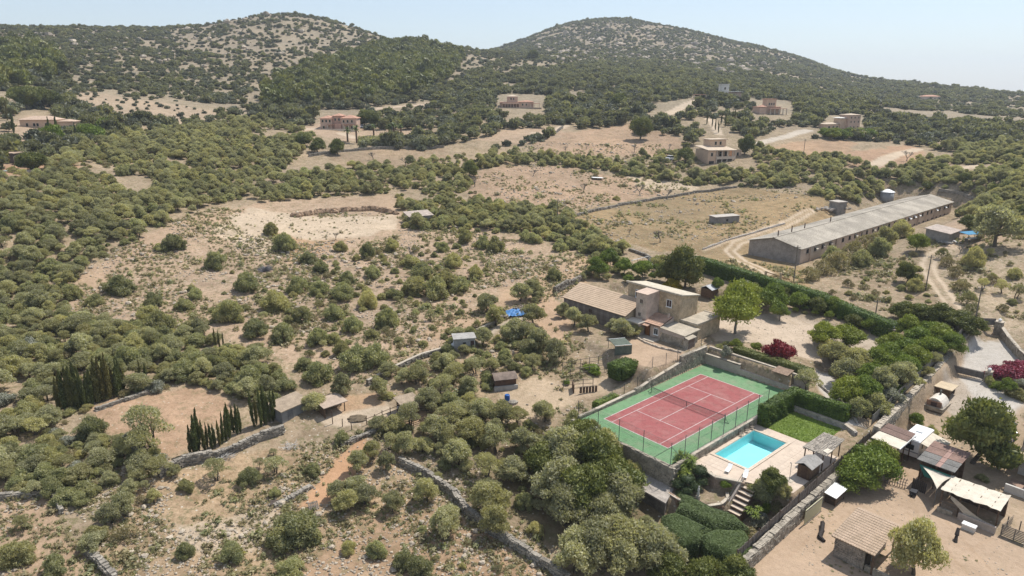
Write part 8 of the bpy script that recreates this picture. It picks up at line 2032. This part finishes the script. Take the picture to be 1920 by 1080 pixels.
LAND = [    # things one can find, with their place in the photograph
    (635, 228, 'the pink two-storey villa'), (965, 192, 'the pink arcaded villa'), (1355, 290, 'the villa with the flat terrace roof'), (1440, 203, 'the pink villa on the upper hillside'), (1585, 232, 'the pink villa by the orchard'), (1365, 176, 'the white-towered house'),
    (60, 225, 'the low villa on the left'), (18, 316, 'the pool at the left edge'), (190, 240, 'the yellow-green garden trees'), (280, 215, 'the stony terraced slope'), (200, 470, 'the bend of the bare dirt strip'), (460, 395, 'the top of the dirt strip'),
    (650, 415, 'the pale quarry floor'), (730, 285, 'the ploughed terrace below the villa'), (790, 395, 'the pale hut roof'), (1000, 350, 'the orange fallow field'), (1140, 262, 'the red fallow field'), (1300, 420, 'the golden dry field'),
    (1590, 430, 'the long poultry shed'), (1768, 435, 'the small hut by the track'), (1840, 440, 'the blue table shelter'), (1760, 520, 'the rutted track'), (1655, 295, 'the pale diagonal track'), (970, 577, 'the blue tarpaulin'), (870, 640, 'the grey block hut'),
    (1120, 570, 'the tile-roofed barn'), (1240, 580, 'the farmhouse tower'), (1280, 760, 'the tennis court'), (1405, 845, 'the swimming pool'), (760, 755, 'the goat shelter'), (945, 700, 'the brown rounded shed'), (615, 760, 'the open-fronted shed'), (540, 770, 'the grey-walled shed'),
    (300, 790, 'the orange enclosure'), (170, 720, 'the tall cypress row'), (430, 810, 'the short cypress row'), (640, 880, 'the orange footpath'), (950, 990, 'the long dry-stone wall'), (185, 1040, 'the stone wall in the corner'), (60, 1000, 'the bare corner field'), (60, 920, 'the stone wall at the left edge'),
    (450, 830, 'the stone terrace wall'), (1560, 640, 'the gravel parking area'), (1640, 740, 'the garden path'), (1500, 560, 'the long clipped hedge'), (1840, 660, 'the pale concrete drive'), (1700, 970, 'the dusty yard'), (1880, 700, 'the pink bougainvillea bed'), (1840, 790, 'the gravel forecourt'), (1210, 490, 'the pale gateway'), (1400, 950, 'the terrace steps'),
    (380, 560, 'the rubbly patch in the tan field'), (600, 600, 'the middle of the tan field'), (800, 540, 'the thick clump in the tan field'), (250, 380, 'the wooded slope on the left'), (80, 450, 'the scrub at the left edge'), (90, 620, 'the grey scrub at the left edge'), (80, 830, 'the grey scrub below the cypresses'), (400, 690, 'the thicket above the enclosure'), (500, 300, 'the scrub between villa and dirt strip'), (1100, 900, 'the dark trees below the court'), (870, 820, 'the olive grove'), (1850, 340, 'the woods at the right edge'), (1500, 330, 'the woods behind the poultry shed'), (450, 980, 'the stony foreground')]
ORD = ['', 'second ', 'third ', 'fourth ', 'fifth ', 'sixth ', 'seventh ', 'eighth ', 'ninth ', 'tenth ', 'eleventh ', 'twelfth ', 'thirteenth ', 'fourteenth ', 'fifteenth ', 'sixteenth ', 'seventeenth ', 'eighteenth ', 'nineteenth ', 'twentieth ']
LIMIT = {'olive': 230, 'oliveloose': 90, 'shrub': 296, 'dry': 200, 'garden': 150, 'darktree': 150}
def emit_plants():
    by = {}
    for p in PLANTS: by.setdefault(p[0], []).append(p)
    rest, named = {}, []
    cam_p = np.array([0, 0, CAM_H])
    for kind, L in by.items():
        if kind.startswith('far'): rest[kind] = L; continue
        for p in L:
            px, py = to_px(p[1], p[2], p[3] + (p[4] * .5 if kind != 'cypress' else 0))
            p.append((px, py)); p.append(p[4] / np.linalg.norm(np.array(p[1:4]) - cam_p))
        off = [p for p in L if not (-20 < p[8][0] < 1945 and p[8][1] < 1130)]
        L = [p for p in L if -20 < p[8][0] < 1945 and p[8][1] < 1130]
        L.sort(key=lambda p: (not p[7], -p[9]))
        n = LIMIT.get(kind, 300)
        take_, left = L[:n], L[n:]
        rest[kind] = left + (off if kind in SPEC else [])
        named += take_
    # labels
    sizes = {}
    for p in named: sizes.setdefault(p[0], []).append(p[4])
    groups = {}
    for p in named:
        if p[6]: continue
        s = np.array(sizes[p[0]]); q = (s < p[4]).mean()
        size = 'small' if q < .33 else 'large' if q > .72 else 'middling'
        k = min(range(len(LAND)), key=lambda i: (LAND[i][0] - p[8][0]) ** 2 + 2.2 * (LAND[i][1] - p[8][1]) ** 2)
        dx, dy = p[8][0] - LAND[k][0], (p[8][1] - LAND[k][1]) * 1.5
        rel = ('left of' if dx < 0 else 'right of') if abs(dx) > abs(dy) else ('behind' if dy < 0 else 'in front of')
        groups.setdefault((p[0], size, rel, k), []).append((dx * dx + dy * dy, p))
    for (kind, size, rel, k), L in groups.items():
        L.sort(key=lambda t: t[0])
        w = KINDS[kind][2]
        w = w.replace('dense dark green', 'dense dark').replace('dark green rounded', 'rounded dark') if len(LAND[k][2].split()) > 5 else w
        for i, (_, p) in enumerate(L):
            if len(L) == 1: p[6] = f'{size} {w} {rel} {LAND[k][2]}'
            elif i < len(ORD): p[6] = f'{ORD[i]}nearest {size} {w} {rel} {LAND[k][2]}'
            else: p[6] = f'{size} {w} standing {rel} {LAND[k][2]}, farther off'
    used = {}
    for p in named:
        kind, x, y, z, r, hz, label = p[:7]
        name, cat, w, grp = KINDS[kind]
        i = used[kind] = used.get(kind, -1) + 1
        if kind == 'bare':
            o = thing(name, label, cat, (x, y, z), R.uniform(0, TAU), grp); o.scale = (r, r, r * .9)
            t, tw = BARE[i % len(BARE)]
            link('trunk', t, o); link('twigs', tw, o)
            continue
        C, T = SPEC[kind]
        j = i % len(C)
        if T[j] is not None:
            o = thing(name, label, cat, (x, y, z), R.uniform(0, TAU), grp)
            link('crown', C[j], o); link('trunk', T[j], o)
        else:
            o = link(name, C[j]); o.location = (x, y, z); o.rotation_euler = (0, 0, R.uniform(0, TAU)); tag(o, label, cat, grp)
        o.scale = (r * R.uniform(.82, 1.16), r * R.uniform(.82, 1.16), r * hz * (R.uniform(1.0, 1.4) if kind in ('shrub', 'dry') else R.uniform(.9, 1.15)))
        o.rotation_euler = (R.uniform(-.13, .13), R.uniform(-.13, .13), R.uniform(0, TAU))
        if kind == 'cypress': f = R.uniform(.78, 1.12); o.scale = (r * .42 * R.uniform(.8, 1.25), r * .42 * R.uniform(.8, 1.25), r * 1.05 * f); o.rotation_euler = (R.uniform(-.05, .05), R.uniform(-.05, .05), R.uniform(0, TAU))
    # the remainder of each kind, beyond what can be told apart
    for kind, L in rest.items():
        if not L: continue
        C = SPEC[kind][0]
        a = np.array([p[1:5] for p in L], float)
        nm = {'olive': 'olive_scrub', 'oliveloose': 'thin_scrub', 'shrub': 'shrub_scrub', 'dry': 'dry_undergrowth', 'farolive': 'olive_woodland', 'farscrub': 'hillside_undergrowth', 'farpine': 'pine_woodland', 'pine': 'pine_woodland'}.get(kind, kind + '_undergrowth')
        stuff_instances(nm, (a[:, 0], a[:, 1], a[:, 2], a[:, 3], np.arange(len(a)) % len(C)), C, 1.0)
    print('PLANTS', {k: len(v) for k, v in by.items()}, 'named', len(named))
emit_plants()
q_ = np.random.default_rng(8); ux = np.concatenate([a for a, _ in UNDER]); uy = np.concatenate([b for _, b in UNDER]); C_ = SPEC['shrub'][0][:4] + SPEC['dry'][0] + SPEC['shrub'][0][4:]
stuff_instances('thicket_undergrowth', (ux, uy, TZ(ux, uy), q_.uniform(.45, 1.25, len(ux)), q_.integers(0, len(C_), len(ux))), C_, .9)
mesh_scrub = SPEC['farscrub'][0] + SPEC['farolive'][0]
for nm, args in (('maquis_scrub', (5, 33000, 430, 960, -.82, .02, 1.0, 2.5, .05)), ('hilltop_scrub', (6, 52000, 560, 1500, -.04, .86, 1.2, 3.0, -.1))):
    x, y, z, s, k, _ = hill_points(*args, mesh_scrub)
    stuff_instances(nm, (x, y, z - .2, s, k), mesh_scrub, .85)

# ------------------------------------------------------------------ weeds, tufts and loose stones on the open ground
def tuft_meshes():
    out = []
    for i, mat in enumerate((DRY, DRY, SHRUB)):
        g = np.random.default_rng(900 + i)
        n = 46
        C = np.concatenate([g.normal(0, .33, (n, 2)), np.abs(g.normal(.25, .22, (n, 1)))], 1)
        V, F3, T = leaf_tris(g, C, unit(C + [0, 0, .3]), .34, g.random(n))
        out.append(np_mesh('tuft', V, F3, mat, T))
    return out
def stone_meshes():
    m = surf('field_stone', (.46, .385, .295), .25, 2, .9, obj=.25)
    return [MB().blob((0, 0, .2), (.5, .4, .35), 50 + i, .25, 6, 4).mesh('stone', m) for i in range(4)]
def loose(name, meshes, n, poly, s0, s1, seed, thr, zs=1.0, every=False):
    q = np.random.default_rng(seed); P = wpoly(poly)
    xs = [p[0] for p in P]; ys = [p[1] for p in P]
    x, y = q.uniform(min(xs), max(xs), n), q.uniform(min(ys), max(ys), n)
    m = in_poly(x, y, P) & (fbm(x / 9, y / 9, seed, 4) > thr)
    for K in KEEPOUT[:4] if not every else []: m &= ~in_poly(x, y, K)
    for K in [] if every else (COVER_W[i][0] for i in range(len(COVER_W)) if COVER_W[i][2] < .35): m &= ~(in_poly(x, y, K) & (q.random(n) < .9))
    for P_, w_, _, _ in TRACKS_W: m &= dist_poly(x, y, P_, False) > w_ * .5
    x, y = x[m], y[m]
    if not len(x): return
    stuff_instances(name, (x, y, TZ(x, y), q.uniform(s0, s1, len(x)) ** 1.0 * (1 + (q.random(len(x)) < .06) * 1.2), np.arange(len(x)) % len(meshes)), meshes, zs)
TUFT, STONE = tuft_meshes(), stone_meshes()
FIELD = [(130, 600), (150, 500), (400, 390), (760, 400), (1150, 490), (1040, 570), (830, 660), (690, 720), (600, 720), (420, 640)]
FORE = [(0, 920), (300, 860), (520, 840), (700, 800), (900, 880), (1080, 1090), (0, 1095)]
MIDF = [(860, 330), (1000, 268), (1290, 270), (1560, 380), (1400, 450), (1350, 482), (1120, 450), (960, 394)]
GARD_Z = [(690, 720), (960, 590), (1100, 590), (1100, 800), (900, 800), (760, 760)]
RIGHTF = [(1300, 480), (1500, 500), (1740, 450), (1920, 430), (1920, 640), (1790, 590), (1600, 580)]
loose('weeds', TUFT, 20000, FIELD, .2, .6, 61, -.06)
loose('foreground_weeds', TUFT, 6500, FORE, .2, .5, 62, -.02)
loose('fallow_weeds', TUFT, 7000, MIDF, .3, .8, 63, .05)
loose('garden_weeds', TUFT, 2500, GARD_Z, .25, .7, 64, -.2)
loose('roadside_weeds', TUFT, 5000, RIGHTF, .25, .75, 65, -.05)
loose('rubble', STONE, 14000, FIELD, .15, .6, 71, .05, .7)
loose('foreground_rubble', STONE, 9000, FORE, .12, .45, 72, -.1, .7)
loose('fallow_rubble', STONE, 7000, MIDF, .25, .8, 73, .08, .7)
loose('garden_rubble', STONE, 2500, GARD_Z, .15, .5, 74, 0, .7)
loose('quarry_rubble', STONE, 900, [(430, 440), (480, 400), (600, 430), (660, 450), (600, 500), (520, 500), (460, 480)],   .2, .7, 75, -.1, .7)

YARD_Z = [(1440, 1075), (1500, 960), (1600, 900), (1700, 880), (1760, 950), (1900, 1020), (1900, 1078)]
loose('yard_litter', STONE, 900, YARD_Z, .06, .22, 76, .0, .6, True)
loose('yard_tufts', TUFT, 500, YARD_Z, .12, .3, 77, .12, .5, True)
loose('gravel_stones', STONE, 1500, [(1340, 610), (1480, 580), (1640, 620), (1680, 640), (1620, 690), (1450, 650)], .05, .16, 78, -.1, .6, True)
loose('forecourt_litter', STONE, 1200, [(1690, 800), (1760, 700), (1860, 700), (1920, 760), (1900, 900), (1760, 870)], .06, .2, 79, -.1, .6, True)
loose('hill_rocks', STONE, 1500, [(0, 60), (200, 60), (400, 45), (560, 30), (720, 80), (640, 120), (400, 130), (60, 110)], 2.0, 5.5, 80, .05, .8)
loose('far_hill_rocks', STONE, 2600, [(1000, 80), (1150, 40), (1300, 70), (1500, 130), (1300, 150), (1050, 130)], 2.5, 7, 87, .05, .8)

# ------------------------------------------------------------------ air: a thin even haze round the whole place
def haze():
    m = bpy.data.materials.new('haze'); m.use_nodes = True; nt = m.node_tree
    for n in list(nt.nodes): nt.nodes.remove(n)
    out = nt.nodes.new('ShaderNodeOutputMaterial'); v = nt.nodes.new('ShaderNodeVolumePrincipled')
    v.inputs['Color'].default_value = (.86, .92, 1.0, 1); v.inputs['Density'].default_value = .00016; v.inputs['Anisotropy'].default_value = .2
    nt.links.new(v.outputs[0], out.inputs['Volume'])
    zlo = min(c[2] for o in bpy.data.objects if o.name == 'ground' for c in o.bound_box) - 3
    MB().bx(-7200, 7200, -120, 7200, zlo, 330).build('haze', m, None, 'stuff')
haze()
